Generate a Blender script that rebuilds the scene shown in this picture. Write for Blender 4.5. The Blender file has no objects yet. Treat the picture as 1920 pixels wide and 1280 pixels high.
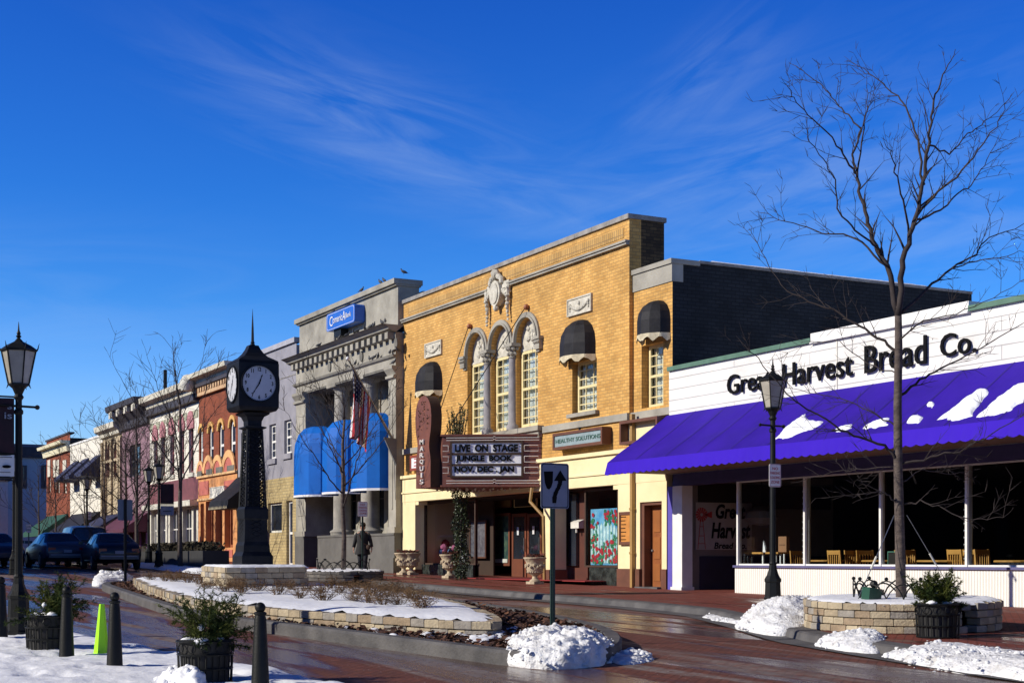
import bpy, bmesh, math, random
from mathutils import Vector, Matrix, noise
SC = bpy.context.scene
COL = SC.collection
R = math.radians
# ---------------------------------------------------------------- camera, sky, sun, exposure
F = 2766.0                       # focal length in photo pixels (1920 wide)
TH = R(27.83)                    # angle between the street (-X) and the optical axis
HC = 1.40                        # eye height above the datum
HY = 1046.0                      # horizon row in the photo
cam = bpy.data.cameras.new('camera'); cam_o = bpy.data.objects.new('camera', cam); COL.objects.link(cam_o)
cam.sensor_width = 36; cam.lens = F/1920*36; cam.shift_y = (HY-640)/1920; cam.clip_end = 3000; cam.clip_start = .1
cam_o.location = (0, 0, HC); cam_o.rotation_euler = (R(90), 0, R(90)-TH); SC.camera = cam_o
SUN_EL, SUN_AZ = R(28), R(180+12)    # azimuth clockwise from +Y
SUN_DIR = Vector((math.sin(SUN_AZ)*math.cos(SUN_EL), math.cos(SUN_AZ)*math.cos(SUN_EL), math.sin(SUN_EL)))
sl = bpy.data.lights.new('sun', 'SUN'); so = bpy.data.objects.new('sun', sl); COL.objects.link(so)
sl.energy = 5.0; sl.angle = R(.5); sl.color = (1, .93, .80)
so.rotation_euler = SUN_DIR.to_track_quat('Z', 'Y').to_euler(); so.location = (0, -30, 40)
W = bpy.data.worlds.new('World'); SC.world = W; W.use_nodes = True
nt = W.node_tree; nt.nodes.clear()
def N(nt, t, **k):
    n = nt.nodes.new(t)
    for a, b in k.items(): setattr(n, a, b)
    return n
out = N(nt, 'ShaderNodeOutputWorld'); bg = N(nt, 'ShaderNodeBackground'); nt.links.new(bg.outputs[0], out.inputs[0])
sky = N(nt, 'ShaderNodeTexSky', sky_type='NISHITA', sun_disc=False, sun_elevation=SUN_EL, sun_rotation=SUN_AZ, air_density=1.0, dust_density=0.2, ozone_density=2.5)
hsv = N(nt, 'ShaderNodeHueSaturation'); hsv.inputs['Saturation'].default_value = 1.12; hsv.inputs['Hue'].default_value = .512; nt.links.new(sky.outputs[0], hsv.inputs['Color'])
sepc = N(nt, 'ShaderNodeTexCoord'); sx = N(nt, 'ShaderNodeSeparateXYZ'); nt.links.new(sepc.outputs['Generated'], sx.inputs[0])
# height tint: paler near the horizon, darkened overhead out of view to deepen shadows
ramp = N(nt, 'ShaderNodeValToRGB'); nt.links.new(sx.outputs[2], ramp.inputs[0])
e = ramp.color_ramp.elements; e[0].position = .0; e[0].color = (1.0, 1.22, 1.75, 1); e[1].position = 1.0; e[1].color = (.02, .09, .28, 1)
for p_, c_ in ((.10, (.80, 1.22, 1.85)), (.12, (.64, 1.15, 1.88)), (.17, (.31, .94, 1.72)), (.236, (.19, .80, 1.65)), (.36, (.125, .62, 1.55)), (.46, (.05, .24, .65))): m = ramp.color_ramp.elements.new(p_); m.color = (*c_, 1)
mul = N(nt, 'ShaderNodeMix', data_type='RGBA', blend_type='MULTIPLY'); mul.inputs[0].default_value = 1
nt.links.new(hsv.outputs[0], mul.inputs[6]); nt.links.new(ramp.outputs[0], mul.inputs[7])
# thin cirrus: soft banks of stretched noise placed by compass direction (angle from the street axis) and height
def M_(op, a, b=None, c=None, clamp=False):
    n = N(nt, 'ShaderNodeMath', operation=op); n.use_clamp = clamp
    for k, v in enumerate((a, b, c)):
        if v is None: continue
        if hasattr(v, 'outputs'): nt.links.new(v.outputs[0], n.inputs[k])
        elif hasattr(v, 'is_output'): nt.links.new(v, n.inputs[k])
        else: n.inputs[k].default_value = v
    return n
sazi = M_('ARCTAN2', sx.outputs[1], M_('MULTIPLY', sx.outputs[0], -1.0))
def bank(u0, v0, rot, L_, W_, amt, sc=(7, 42), lo=.40, hi=.74):
    du, dv_ = M_('SUBTRACT', sazi, u0), M_('SUBTRACT', sx.outputs[2], v0); c, s_ = math.cos(rot), math.sin(rot)
    p = M_('ADD', M_('MULTIPLY', du, c), M_('MULTIPLY', dv_, s_)); q = M_('ADD', M_('MULTIPLY', du, -s_), M_('MULTIPLY', dv_, c))
    d2 = M_('ADD', M_('POWER', M_('ABSOLUTE', M_('DIVIDE', p, L_)), 2.0), M_('POWER', M_('ABSOLUTE', M_('DIVIDE', q, W_)), 2.0)); mask = M_('POWER', 2.718, M_('MULTIPLY', d2, -1.6))
    cbn = N(nt, 'ShaderNodeCombineXYZ'); nt.links.new(M_('MULTIPLY', p, sc[0]).outputs[0], cbn.inputs[0]); nt.links.new(M_('MULTIPLY', q, sc[1]).outputs[0], cbn.inputs[1])
    nz_ = N(nt, 'ShaderNodeTexNoise'); nz_.inputs['Scale'].default_value = 1.0; nz_.inputs['Detail'].default_value = 9; nz_.inputs['Roughness'].default_value = .60; nz_.inputs['Distortion'].default_value = .9; nt.links.new(cbn.outputs[0], nz_.inputs['Vector'])
    rr = N(nt, 'ShaderNodeMapRange'); rr.inputs['From Min'].default_value = lo; rr.inputs['From Max'].default_value = hi; nt.links.new(nz_.outputs[0], rr.inputs['Value'])
    return M_('MULTIPLY', M_('MULTIPLY', mask, rr), amt*.46)
B_ = [bank(.385, .285, -.26, .13, .040, .62), bank(.66, .255, .22, .17, .055, .55), bank(.62, .31, .55, .07, .028, .40), bank(.76, .22, .10, .16, .05, .55), bank(.50, .235, -.15, .13, .03, .40), bank(.15, .17, .03, .25, .05, .28, (5, 30))]
cm2 = B_[0]
for b_ in B_[1:]: cm2 = M_('ADD', cm2, b_, clamp=True)
cmix = N(nt, 'ShaderNodeMix', data_type='RGBA'); nt.links.new(cm2.outputs[0], cmix.inputs[0]); nt.links.new(mul.outputs[2], cmix.inputs[6]); cmix.inputs[7].default_value = (5.2, 6.6, 8.6, 1)
nt.links.new(cmix.outputs[2], bg.inputs[0]); bg.inputs[1].default_value = .10
SC.view_settings.view_transform = 'Standard'; SC.view_settings.look = 'None'; SC.view_settings.exposure = 0; SC.view_settings.gamma = 1
# ---------------------------------------------------------------- placing: a pixel of the photo plus a known depth plane gives a point
CT, ST = math.cos(TH), math.sin(TH)
def ang(px): return TH+math.atan((px-960)/F)
def X(px, Y=20.0): return -Y/math.tan(ang(px))
def depth(x, y): return -x*CT+y*ST
def Z(px, py, Y=20.0): return HC+(HY-py)/F*depth(X(px, Y), Y)
def YX(px, x): return -x*math.tan(ang(px))                 # Y where the column px meets the plane X = x
def ZX(px, py, x): return HC+(HY-py)/F*depth(x, YX(px, x))
def pix(x, y, z):
    d = depth(x, y); r_ = x*ST+y*CT
    return 960+F*r_/d, HY-(z-HC)/d*F
H4 = [(-60, -1.7), (0, -1.55), (12, -1.36), (16, -1.24), (20, -1.10), (30, -.95), (46, -.72), (63, -.42), (90, -.2), (130, -.14), (900, -.14)]
H20 = [(-60, -1.4), (0, -1.16), (18.7, -.98), (30, -.87), (46, -.62), (66, -.24), (90, -.17), (130, -.14), (900, -.14)]
def lerp_t(T, s):
    if s <= T[0][0]: return T[0][1]
    for (a, b), (c, d) in zip(T, T[1:]):
        if s <= c:
            t = (s-a)/(c-a); return b+(d-b)*t
    return T[-1][1]
def sm(T, s): return (lerp_t(T, s-2)+lerp_t(T, s)+lerp_t(T, s+2))/3
def gz(x, y):
    t = max(-.5, min(1.1, (y-4)/16)); s = -x
    return HC+sm(H4, s)*(1-t)+sm(H20, s)*t
SWH = .12
def gp(px, py, dh=0.0):
    """the ground point (raised by dh) seen at a pixel of the photo"""
    a = ang(px); k = (py-HY)/F; lo, hi = 3.0, 400.0
    for _ in range(50):
        r_ = (lo+hi)/2; x, y = -r_*math.cos(a), r_*math.sin(a)
        if HC-k*depth(x, y) > gz(x, y)+dh: lo = r_
        else: hi = r_
    return Vector((x, y, gz(x, y)+dh))
# ---------------------------------------------------------------- materials
MATS = {}
def mat(name, c1, c2=None, rough=.7, scale=3.0, bump=.0, bscale=30.0, metal=0.0, spec=.5, lo=.35, hi=.65, stretch=None, detail=5, coat=0.0):
    if name in MATS: return MATS[name]
    M_ = bpy.data.materials.new(name); M_.use_nodes = True; nt = M_.node_tree; bs = nt.nodes['Principled BSDF']
    bs.inputs['Roughness'].default_value = rough; bs.inputs['Metallic'].default_value = metal; bs.inputs['Specular IOR Level'].default_value = spec
    if coat: bs.inputs['Coat Weight'].default_value = coat; bs.inputs['Coat Roughness'].default_value = .08
    tc = N(nt, 'ShaderNodeTexCoord'); mp = N(nt, 'ShaderNodeMapping'); nt.links.new(tc.outputs['Object'], mp.inputs[0])
    if stretch: mp.inputs['Scale'].default_value = stretch
    c2 = c2 or tuple(v*.8 for v in c1)
    nz = N(nt, 'ShaderNodeTexNoise'); nz.inputs['Scale'].default_value = scale; nz.inputs['Detail'].default_value = detail; nz.inputs['Roughness'].default_value = .6; nt.links.new(mp.outputs[0], nz.inputs['Vector'])
    rp = N(nt, 'ShaderNodeValToRGB'); rp.color_ramp.elements[0].position = lo; rp.color_ramp.elements[1].position = hi
    rp.color_ramp.elements[0].color = (*c1, 1); rp.color_ramp.elements[1].color = (*c2, 1); nt.links.new(nz.outputs[0], rp.inputs[0]); nt.links.new(rp.outputs[0], bs.inputs['Base Color'])
    if bump:
        b2 = N(nt, 'ShaderNodeTexNoise'); b2.inputs['Scale'].default_value = bscale; b2.inputs['Detail'].default_value = 6; nt.links.new(mp.outputs[0], b2.inputs['Vector'])
        bp = N(nt, 'ShaderNodeBump'); bp.inputs['Strength'].default_value = bump; bp.inputs['Distance'].default_value = .03; nt.links.new(b2.outputs[0], bp.inputs['Height']); nt.links.new(bp.outputs[0], bs.inputs['Normal'])
    MATS[name] = M_; return M_
def brick_mat(name, c1, c2, mortar, bw=.2, bh=.065, msize=.009, rough=.85, horizontal=False, bias=0.0, stain=.35, bump=.5, offset=.5, vert=False):
    if name in MATS: return MATS[name]
    M_ = bpy.data.materials.new(name); M_.use_nodes = True; nt = M_.node_tree; bs = nt.nodes['Principled BSDF']; L = nt.links.new
    bs.inputs['Roughness'].default_value = rough; bs.inputs['Specular IOR Level'].default_value = .3
    tc = N(nt, 'ShaderNodeTexCoord'); sp = N(nt, 'ShaderNodeSeparateXYZ'); L(tc.outputs['Object'], sp.inputs[0])
    cb = N(nt, 'ShaderNodeCombineXYZ')
    if horizontal: L(sp.outputs[0], cb.inputs[0]); L(sp.outputs[1], cb.inputs[1])
    else:
        ad = N(nt, 'ShaderNodeMath', operation='ADD'); L(sp.outputs[0], ad.inputs[0]); L(sp.outputs[1], ad.inputs[1])
        L(ad.outputs[0], cb.inputs[1 if vert else 0]); L(sp.outputs[2], cb.inputs[0 if vert else 1])
    br = N(nt, 'ShaderNodeTexBrick'); L(cb.outputs[0], br.inputs['Vector']); br.offset = offset
    br.inputs['Color1'].default_value = (*c1, 1); br.inputs['Color2'].default_value = (*c2, 1); br.inputs['Mortar'].default_value = (*mortar, 1)
    br.inputs['Scale'].default_value = 1; br.inputs['Mortar Size'].default_value = msize; br.inputs['Mortar Smooth'].default_value = .3; br.inputs['Bias'].default_value = bias
    br.inputs['Brick Width'].default_value = bw; br.inputs['Row Height'].default_value = bh
    nz = N(nt, 'ShaderNodeTexNoise'); nz.inputs['Scale'].default_value = .9; nz.inputs['Detail'].default_value = 8; nz.inputs['Roughness'].default_value = .65; L(tc.outputs['Object'], nz.inputs['Vector'])
    rp = N(nt, 'ShaderNodeValToRGB'); rp.color_ramp.elements[0].position = .3; rp.color_ramp.elements[1].position = .6; rp.color_ramp.elements[0].color = (1-stain, 1-stain, 1-stain, 1); rp.color_ramp.elements[1].color = (1, 1, 1, 1); L(nz.outputs[0], rp.inputs[0])
    mx = N(nt, 'ShaderNodeMix', data_type='RGBA', blend_type='MULTIPLY'); mx.inputs[0].default_value = 1; L(br.outputs[0], mx.inputs[6]); L(rp.outputs[0], mx.inputs[7]); L(mx.outputs[2], bs.inputs['Base Color'])
    bp = N(nt, 'ShaderNodeBump'); bp.inputs['Strength'].default_value = bump; bp.inputs['Distance'].default_value = .01; bp.invert = True
    ad2 = N(nt, 'ShaderNodeMath', operation='MULTIPLY_ADD'); n3 = N(nt, 'ShaderNodeTexNoise'); n3.inputs['Scale'].default_value = 40; L(tc.outputs['Object'], n3.inputs['Vector'])
    L(n3.outputs[0], ad2.inputs[0]); ad2.inputs[1].default_value = .3; L(br.outputs['Fac'], ad2.inputs[2]); L(ad2.outputs[0], bp.inputs['Height']); L(bp.outputs[0], bs.inputs['Normal'])
    MATS[name] = M_; return M_
def glass_mat(name, tint=(.88, .93, .95), refl=.12, clear=.95):
    if name in MATS: return MATS[name]
    M_ = bpy.data.materials.new(name); M_.use_nodes = True; nt = M_.node_tree; nt.nodes.clear(); L = nt.links.new
    o = N(nt, 'ShaderNodeOutputMaterial'); tr = N(nt, 'ShaderNodeBsdfTransparent'); gl = N(nt, 'ShaderNodeBsdfGlossy'); gl.inputs['Roughness'].default_value = .02
    tr.inputs[0].default_value = (*[t*clear for t in tint], 1); gl.inputs[0].default_value = (.9, .95, 1, 1)
    fr = N(nt, 'ShaderNodeFresnel'); fr.inputs[0].default_value = 1.5; mx = N(nt, 'ShaderNodeMixShader')
    nz = N(nt, 'ShaderNodeTexNoise'); nz.inputs['Scale'].default_value = .8; bp = N(nt, 'ShaderNodeBump'); bp.inputs['Strength'].default_value = .05; L(nz.outputs[0], bp.inputs['Height']); L(bp.outputs[0], gl.inputs['Normal'])
    L(fr.outputs[0], mx.inputs[0]); L(tr.outputs[0], mx.inputs[1]); L(gl.outputs[0], mx.inputs[2]); L(mx.outputs[0], o.inputs[0])
    MATS[name] = M_; return M_
ybrick = brick_mat('yellow_brick', (.76, .44, .13), (.60, .32, .085), (.44, .26, .10), bw=.21, bh=.085, msize=.009, stain=.36)
ysold = brick_mat('soldier_brick', (.62, .38, .13), (.50, .29, .09), (.30, .19, .09), bw=.24, bh=.10, msize=.012, vert=True, offset=0.0)
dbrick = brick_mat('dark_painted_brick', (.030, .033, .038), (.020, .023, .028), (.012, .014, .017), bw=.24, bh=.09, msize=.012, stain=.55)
rbrick = brick_mat('red_brick', (.30, .072, .032), (.22, .055, .025), (.19, .08, .05), bw=.24, bh=.10, stain=.3)
tbrick = brick_mat('tan_brick', (.52, .41, .20), (.42, .32, .15), (.30, .24, .14), bw=.3, bh=.12, msize=.012, stain=.25)
wbrick = brick_mat('white_painted_brick', (.86, .82, .72), (.82, .78, .68), (.62, .58, .50), bw=.24, bh=.11, stain=.15)
pbrick = brick_mat('lilac_painted_brick', (.36, .22, .27), (.29, .18, .22), (.22, .13, .16), bw=.24, bh=.10, stain=.45)
cbrick = brick_mat('cream_stone_block', (.66, .54, .36), (.52, .42, .28), (.26, .2, .13), bw=.5, bh=.3, msize=.02, stain=.4)
wallblock = brick_mat('tumbled_wall_block', (.52, .43, .30), (.27, .22, .16), (.06, .05, .04), bw=.30, bh=.19, msize=.014, stain=.45, bump=.9)
siding = brick_mat('white_siding', (.82, .80, .76), (.82, .80, .76), (.45, .44, .43), bw=5.3, bh=.26, msize=.010, stain=.20, bump=.6)
fluted = brick_mat('white_fluted_panel', (.84, .82, .76), (.82, .80, .74), (.6, .58, .54), bw=40, bh=.07, msize=.012, stain=.05, vert=True, bump=.7)
grey_stucco = mat('grey_stucco', (.31, .30, .34), (.23, .225, .26), .9, 1.3, .2, 60)
stone = mat('grey_limestone', (.41, .385, .325), (.21, .195, .165), .88, 1.1, .35, 18, lo=.32, hi=.7, detail=9)
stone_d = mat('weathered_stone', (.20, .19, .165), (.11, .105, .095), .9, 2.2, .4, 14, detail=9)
capstone = mat('coping_stone', (.34, .32, .30), (.20, .19, .18), .9, 3, .3, 20)
terra = mat('cream_terracotta', (.66, .62, .52), (.42, .39, .32), .8, 5, .4, 16, detail=8)
creamp = mat('cream_paint', (.86, .74, .44), (.78, .66, .38), .75, 1.5, .1, 40)
creamt = mat('cream_trim', (.80, .68, .36), (.70, .58, .30), .6, 8)
brownp = mat('brown_paint', (.15, .055, .03), (.11, .04, .022), .6, 3, .1)
marq_b = mat('marquee_brown', (.20, .07, .045), (.14, .05, .035), .5, 4, .15, 8)
doorp = mat('door_brown', (.30, .10, .03), (.24, .075, .022), .45, 4)
white = mat('white_paint', (.82, .81, .78), (.74, .73, .70), .6, 4)
offwhite = mat('aged_white', (.70, .68, .60), (.56, .54, .47), .7, 5, .15)
cornice_w = mat('painted_cornice', (.70, .66, .54), (.54, .50, .41), .7, 4, .2)
black = mat('black_iron', (.006, .0075, .008), (.011, .012, .013), .5, 6, .15, 60, spec=.22)
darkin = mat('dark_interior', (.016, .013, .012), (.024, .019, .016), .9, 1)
darkbrown = mat('dark_brown_interior', (.06, .03, .018), (.04, .02, .012), .8, 1)
blackcan = mat('black_canvas', (.010, .010, .013), (.022, .021, .024), .6, 3, .15, 20, spec=.2)
fringe = mat('cream_canvas_fringe', (.66, .58, .40), (.44, .38, .26), .9, 9)
purple = mat('violet_canvas', (.034, .008, .34), (.022, .006, .24), .75, 1.1, .2, 9, detail=8, spec=.15, lo=.3, hi=.7)
bluecan = mat('bright_blue_canvas', (.003, .135, .56), (.003, .11, .46), .6, 1.2, .15, 5, spec=.2)
bluesign = mat('sign_blue', (.02, .13, .55), (.018, .11, .50), .4)
navy = mat('navy_canvas', (.015, .02, .07), (.02, .025, .08), .7)
greencan = mat('green_canvas', (.01, .08, .05), (.01, .06, .04), .7)
green_trim = mat('green_trim', (.10, .20, .14), (.07, .15, .10), .6)
bluepost = mat('violet_post_paint', (.12, .10, .45), (.10, .08, .40), .5)
tanu = mat('awning_underside', (.20, .13, .10), (.16, .10, .08), .8)
glass = glass_mat('window_glass')
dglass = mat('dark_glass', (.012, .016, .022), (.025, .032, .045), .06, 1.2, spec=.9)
curtain = mat('lace_curtain', (.80, .80, .74), (.38, .39, .37), .9, 14, stretch=(4, 4, .6), lo=.4, hi=.6)
snow = mat('snow', (.86, .88, .93), (.80, .82, .88), .6, 2.5, .5, 9, spec=.3)
snow_d = mat('dirty_snow', (.80, .81, .84), (.46, .44, .42), .65, 5, .9, 22, lo=.50, hi=.78, detail=9)
bark = mat('grey_bark', (.090, .075, .070), (.045, .036, .034), .9, 8, .5, 25)
barkw = mat('weathered_trunk_bark', (.13, .10, .085), (.06, .045, .04), .9, 6, .6, 22, stretch=(1, 1, 2.5))
twig = mat('twig_bark', (.050, .038, .036), (.028, .020, .020), .9, 8)
fir = mat('fir_green', (.034, .058, .012), (.014, .026, .006), .8, 12, spec=.2)
fir2 = mat('fir_yellow_green', (.10, .115, .020), (.045, .058, .012), .8, 12, spec=.2)
leafg = mat('vine_leaf', (.030, .050, .020), (.014, .024, .010), .5, 9)
shrubm = mat('dry_shrub_twig', (.17, .095, .040), (.08, .043, .02), .95, 10)
mulchm = mat('bark_mulch', (.085, .035, .022), (.035, .016, .012), .95, 14, .8, 30)
concrete = mat('kerb_concrete', (.115, .11, .11), (.055, .053, .056), .75, 2.5, .35, 30)
limeg = mat('lime_plastic', (.42, .95, .01), (.38, .88, .01), .45)
ystain = brick_mat('stain_shade_brick', (.16, .10, .045), (.07, .045, .025), (.04, .03, .02), bw=.21, bh=.085, stain=.6)  # black stain of the parapet return, also darkened to stand for side shade
slate = mat('dark_marble', (.05, .06, .055), (.012, .016, .015), .25, 5, lo=.4, hi=.6)
signback = mat('sign_back_metal', (.16, .19, .24), (.13, .155, .20), .45, 5, metal=.3)
signgrey = mat('shaded_sheet', (.26, .28, .36), (.22, .24, .31), .5, 4)  # white sheeting dulled to grey, its shade put into the colour
signwhite = mat('sign_white', (.80, .80, .82), (.74, .74, .76), .5, 3)
textblk = mat('letter_black', (.006, .006, .007), (.008, .008, .009), .85, spec=.1)
textred = mat('letter_red', (.45, .03, .03), (.42, .03, .03), .5)
textgrn = mat('letter_green', (.06, .14, .11), (.06, .14, .11), .5)
neon = mat('neon_tube', (.75, .72, .68), (.65, .6, .56), .3)
steel = mat('galvanised_steel', (.30, .31, .32), (.2, .21, .22), .4, 8, metal=.7)
greenpost = mat('green_post', (.012, .035, .028), (.01, .028, .022), .45)
urnm = mat('sandstone_urn', (.55, .45, .31), (.34, .27, .19), .9, 7, .5, 20)
woodc = mat('honey_wood', (.62, .33, .08), (.50, .25, .06), .45, 6)
lampglass = mat('frosted_lamp_glass', (.34, .31, .26), (.48, .45, .38), .35, 3, spec=.6)
orangep = mat('orange_paint', (.68, .32, .12), (.58, .26, .09), .6, 3)
pinkp = mat('pink_paint', (.55, .16, .11), (.48, .13, .10), .6, 3)
rust = mat('rust_paint', (.32, .10, .04), (.26, .08, .035), .6, 3)
plum = mat('plum_paint', (.20, .06, .07), (.14, .045, .05), .6, 3)
slatep = mat('dark_cornice_paint', (.050, .042, .052), (.035, .030, .036), .6, 3)
roofm = mat('flat_roof', (.10, .10, .11), (.07, .07, .075), .95, 1)
flagred = mat('flag_red', (.45, .012, .025), (.40, .01, .02), .8)
flagblue = mat('flag_blue', (.008, .012, .05), (.008, .01, .045), .8)
flagwhite = mat('flag_white', (.75, .74, .76), (.7, .69, .7), .8)
pigeonm = mat('pigeon_feathers', (.035, .037, .045), (.07, .072, .082), .7, 25)
skin = mat('skin', (.42, .22, .15), (.38, .19, .13), .6)
coatm = mat('black_coat', (.010, .010, .012), (.018, .018, .02), .85, 8, .2)
trouser = mat('dark_trousers', (.012, .013, .02), (.018, .02, .028), .9)
hairm = mat('dark_hair', (.02, .012, .008), (.03, .018, .01), .6)
# ---------------------------------------------------------------- mesh building helpers
def tag(o, label=None, cat=None, group=None, kind=None):
    if label: o['label'] = label
    if cat: o['category'] = cat
    if group: o['group'] = group
    if kind: o['kind'] = kind
    return o
def empty(name, loc, label=None, cat=None, group=None, rz=0.0):
    o = bpy.data.objects.new(name, None); COL.objects.link(o); o.location = loc; o.rotation_euler = (0, 0, rz); o.empty_display_size = .2
    return tag(o, label, cat, group)
class MB:
    """collects faces; build() links them as one mesh object. Coordinates are world ones unless local=True."""
    def __init__(s): s.v = []; s.f = []; s.m = []
    def add(s, vs, fs, mi=0):
        b = len(s.v); s.v += [tuple(p) for p in vs]; s.f += [tuple(i+b for i in f) for f in fs]; s.m += [mi]*len(fs); return s
    def quad(s, a, b, c, d, mi=0): return s.add([a, b, c, d], [(0, 1, 2, 3)], mi)
    def box(s, x0, x1, y0, y1, z0, z1, mi=0, bev=0.0):
        if x0 > x1: x0, x1 = x1, x0
        if y0 > y1: y0, y1 = y1, y0
        if z0 > z1: z0, z1 = z1, z0
        v = [(x0, y0, z0), (x1, y0, z0), (x1, y1, z0), (x0, y1, z0), (x0, y0, z1), (x1, y0, z1), (x1, y1, z1), (x0, y1, z1)]
        return s.add(v, [(0, 3, 2, 1), (4, 5, 6, 7), (0, 1, 5, 4), (1, 2, 6, 5), (2, 3, 7, 6), (3, 0, 4, 7)], mi)
    def obox(s, c, ax, ay, az, hx, hy, hz, mi=0):
        c, ax, ay, az = map(Vector, (c, ax, ay, az)); v = []
        for k in (-1, 1):
            for i, j in ((-1, -1), (1, -1), (1, 1), (-1, 1)): v.append(c+ax*hx*i+ay*hy*j+az*hz*k)
        return s.add(v, [(0, 3, 2, 1), (4, 5, 6, 7), (0, 1, 5, 4), (1, 2, 6, 5), (2, 3, 7, 6), (3, 0, 4, 7)], mi)
    def prism(s, poly, axis, a, b, mi=0):
        """poly of 2-D points extruded along axis ('x': (y,z), 'y': (x,z), 'z': (x,y)) from a to b"""
        def P(p, t): return (t, p[0], p[1]) if axis == 'x' else ((p[0], t, p[1]) if axis == 'y' else (p[0], p[1], t))
        n = len(poly); v = [P(p, a) for p in poly]+[P(p, b) for p in poly]
        f = [tuple(range(n))[::-1], tuple(range(n, 2*n))]+[(i, (i+1) % n, n+(i+1) % n, n+i) for i in range(n)]
        return s.add(v, f, mi)
    def tube(s, pts, rad, sides=8, cap=True, mi=0):
        pts = [Vector(p) for p in pts]; n = len(pts)
        if not hasattr(rad, '__len__'): rad = [rad]*n
        v = []; f = []; up = Vector((.123, .31, .94)); prev = None
        for i, p in enumerate(pts):
            d = (pts[min(i+1, n-1)]-pts[max(i-1, 0)]);
            if d.length < 1e-9: d = Vector((0, 0, 1))
            d.normalize()
            u = (prev if prev is not None else up)
            u = u-d*u.dot(d)
            if u.length < 1e-4: u = Vector((1, 0, 0))-d*d.x
            u.normalize(); prev = u; w = d.cross(u)
            for k in range(sides):
                t = 2*math.pi*k/sides; v.append(p+(u*math.cos(t)+w*math.sin(t))*rad[i])
        for i in range(n-1):
            for k in range(sides):
                a = i*sides+k; b = i*sides+(k+1) % sides; f.append((a, b, b+sides, a+sides))
        if cap: f.append(tuple(range(sides))[::-1]); f.append(tuple(range((n-1)*sides, n*sides)))
        return s.add(v, f, mi)
    def lathe(s, c, prof, sides=16, mi=0, rot=0.0, sx=1.0, sy=1.0):
        """prof: list of (radius, z) upward"""
        v = []; f = []
        for r_, z in prof:
            for k in range(sides):
                t = 2*math.pi*k/sides+rot; v.append((c[0]+math.cos(t)*r_*sx, c[1]+math.sin(t)*r_*sy, c[2]+z))
        for i in range(len(prof)-1):
            for k in range(sides):
                a = i*sides+k; b = i*sides+(k+1) % sides; f.append((a, b, b+sides, a+sides))
        f.append(tuple(range(sides))[::-1]); n = len(prof)-1; f.append(tuple(range(n*sides, (n+1)*sides)))
        return s.add(v, f, mi)
    def ball(s, c, r_, mi=0, seg=8, sc=(1, 1, 1), rings=5, jit=0.0):
        prof = []; v = []; f = []
        for i in range(rings+1):
            ph = math.pi*i/rings
            for k in range(seg):
                t = 2*math.pi*k/seg; q = 1+(random.uniform(-jit, jit) if jit else 0)
                v.append((c[0]+math.sin(ph)*math.cos(t)*r_*sc[0]*q, c[1]+math.sin(ph)*math.sin(t)*r_*sc[1]*q, c[2]-math.cos(ph)*r_*sc[2]*q))
        for i in range(rings):
            for k in range(seg):
                a = i*seg+k; b = i*seg+(k+1) % seg; f.append((a, b, b+seg, a+seg))
        return s.add(v, f, mi)
    def build(s, name, material, parent=None, local=False, smooth=False, off=None):
        me = bpy.data.meshes.new(name)
        o_ = Vector((0, 0, 0))
        if parent is not None and not local:
            p = parent
            while p is not None: o_ += p.location; p = p.parent
        me.from_pydata([(a-o_.x, b-o_.y, c-o_.z) for a, b, c in s.v], [], s.f)
        mats = material if isinstance(material, (list, tuple)) else [material]
        for m_ in mats: me.materials.append(m_)
        if len(mats) > 1:
            for p_, mi in zip(me.polygons, s.m): p_.material_index = mi
        if smooth:
            for p_ in me.polygons: p_.use_smooth = True
            if smooth != 'all':
                try: me.set_sharp_from_angle(angle=R(38))
                except Exception: pass
        me.validate(); me.update()
        o = bpy.data.objects.new(name, me); COL.objects.link(o)
        if parent is not None: o.parent = parent
        return o
def boxes(name, material, parent, L):
    for b in L: m_ = MB(); m_.box(*b); m_.build(name, material, parent)
def wall(mb, x0, x1, z0, z1, y, holes=(), d=.25, mi=0):
    """front wall facing -Y with real openings and reveals. hole: (x0,x1,z0,z1[,arched])"""
    xs = sorted(set([x0, x1]+[h[0] for h in holes]+[h[1] for h in holes])); zs = sorted(set([z0, z1]+[h[2] for h in holes]+[h[3] for h in holes]))
    xs = [x for x in xs if x0-1e-6 <= x <= x1+1e-6]; zs = [z for z in zs if z0-1e-6 <= z <= z1+1e-6]
    for a, b in zip(xs, xs[1:]):
        for c, e in zip(zs, zs[1:]):
            mx, mz = (a+b)/2, (c+e)/2
            if any(h[0] < mx < h[1] and h[2] < mz < h[3] for h in holes): continue
            mb.quad((a, y, c), (b, y, c), (b, y, e), (a, y, e), mi)
    for h in holes:
        a, b, c, e = h[:4]; arch = len(h) > 4 and h[4]; r_ = (b-a)/2; sp = e-r_ if arch else e
        mb.quad((a, y, c), (a, y, sp), (a, y+d, sp), (a, y+d, c), mi); mb.quad((b, y, c), (b, y+d, c), (b, y+d, sp), (b, y, sp), mi)
        mb.quad((a, y, c), (a, y+d, c), (b, y+d, c), (b, y, c), mi)
        if not arch: mb.quad((a, y, e), (b, y, e), (b, y+d, e), (a, y+d, e), mi)
        else:
            n = 12; P = [(a+r_-r_*math.cos(math.pi*k/n), sp+r_*math.sin(math.pi*k/n)) for k in range(n+1)]
            for (p, q), (p2, q2) in zip(P, P[1:]):
                mb.quad((p, y, q), (p2, y, q2), (p2, y, e), (p, y, e), mi); mb.quad((p, y, q), (p, y+d, q), (p2, y+d, q2), (p2, y, q2), mi)
    return mb
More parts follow.
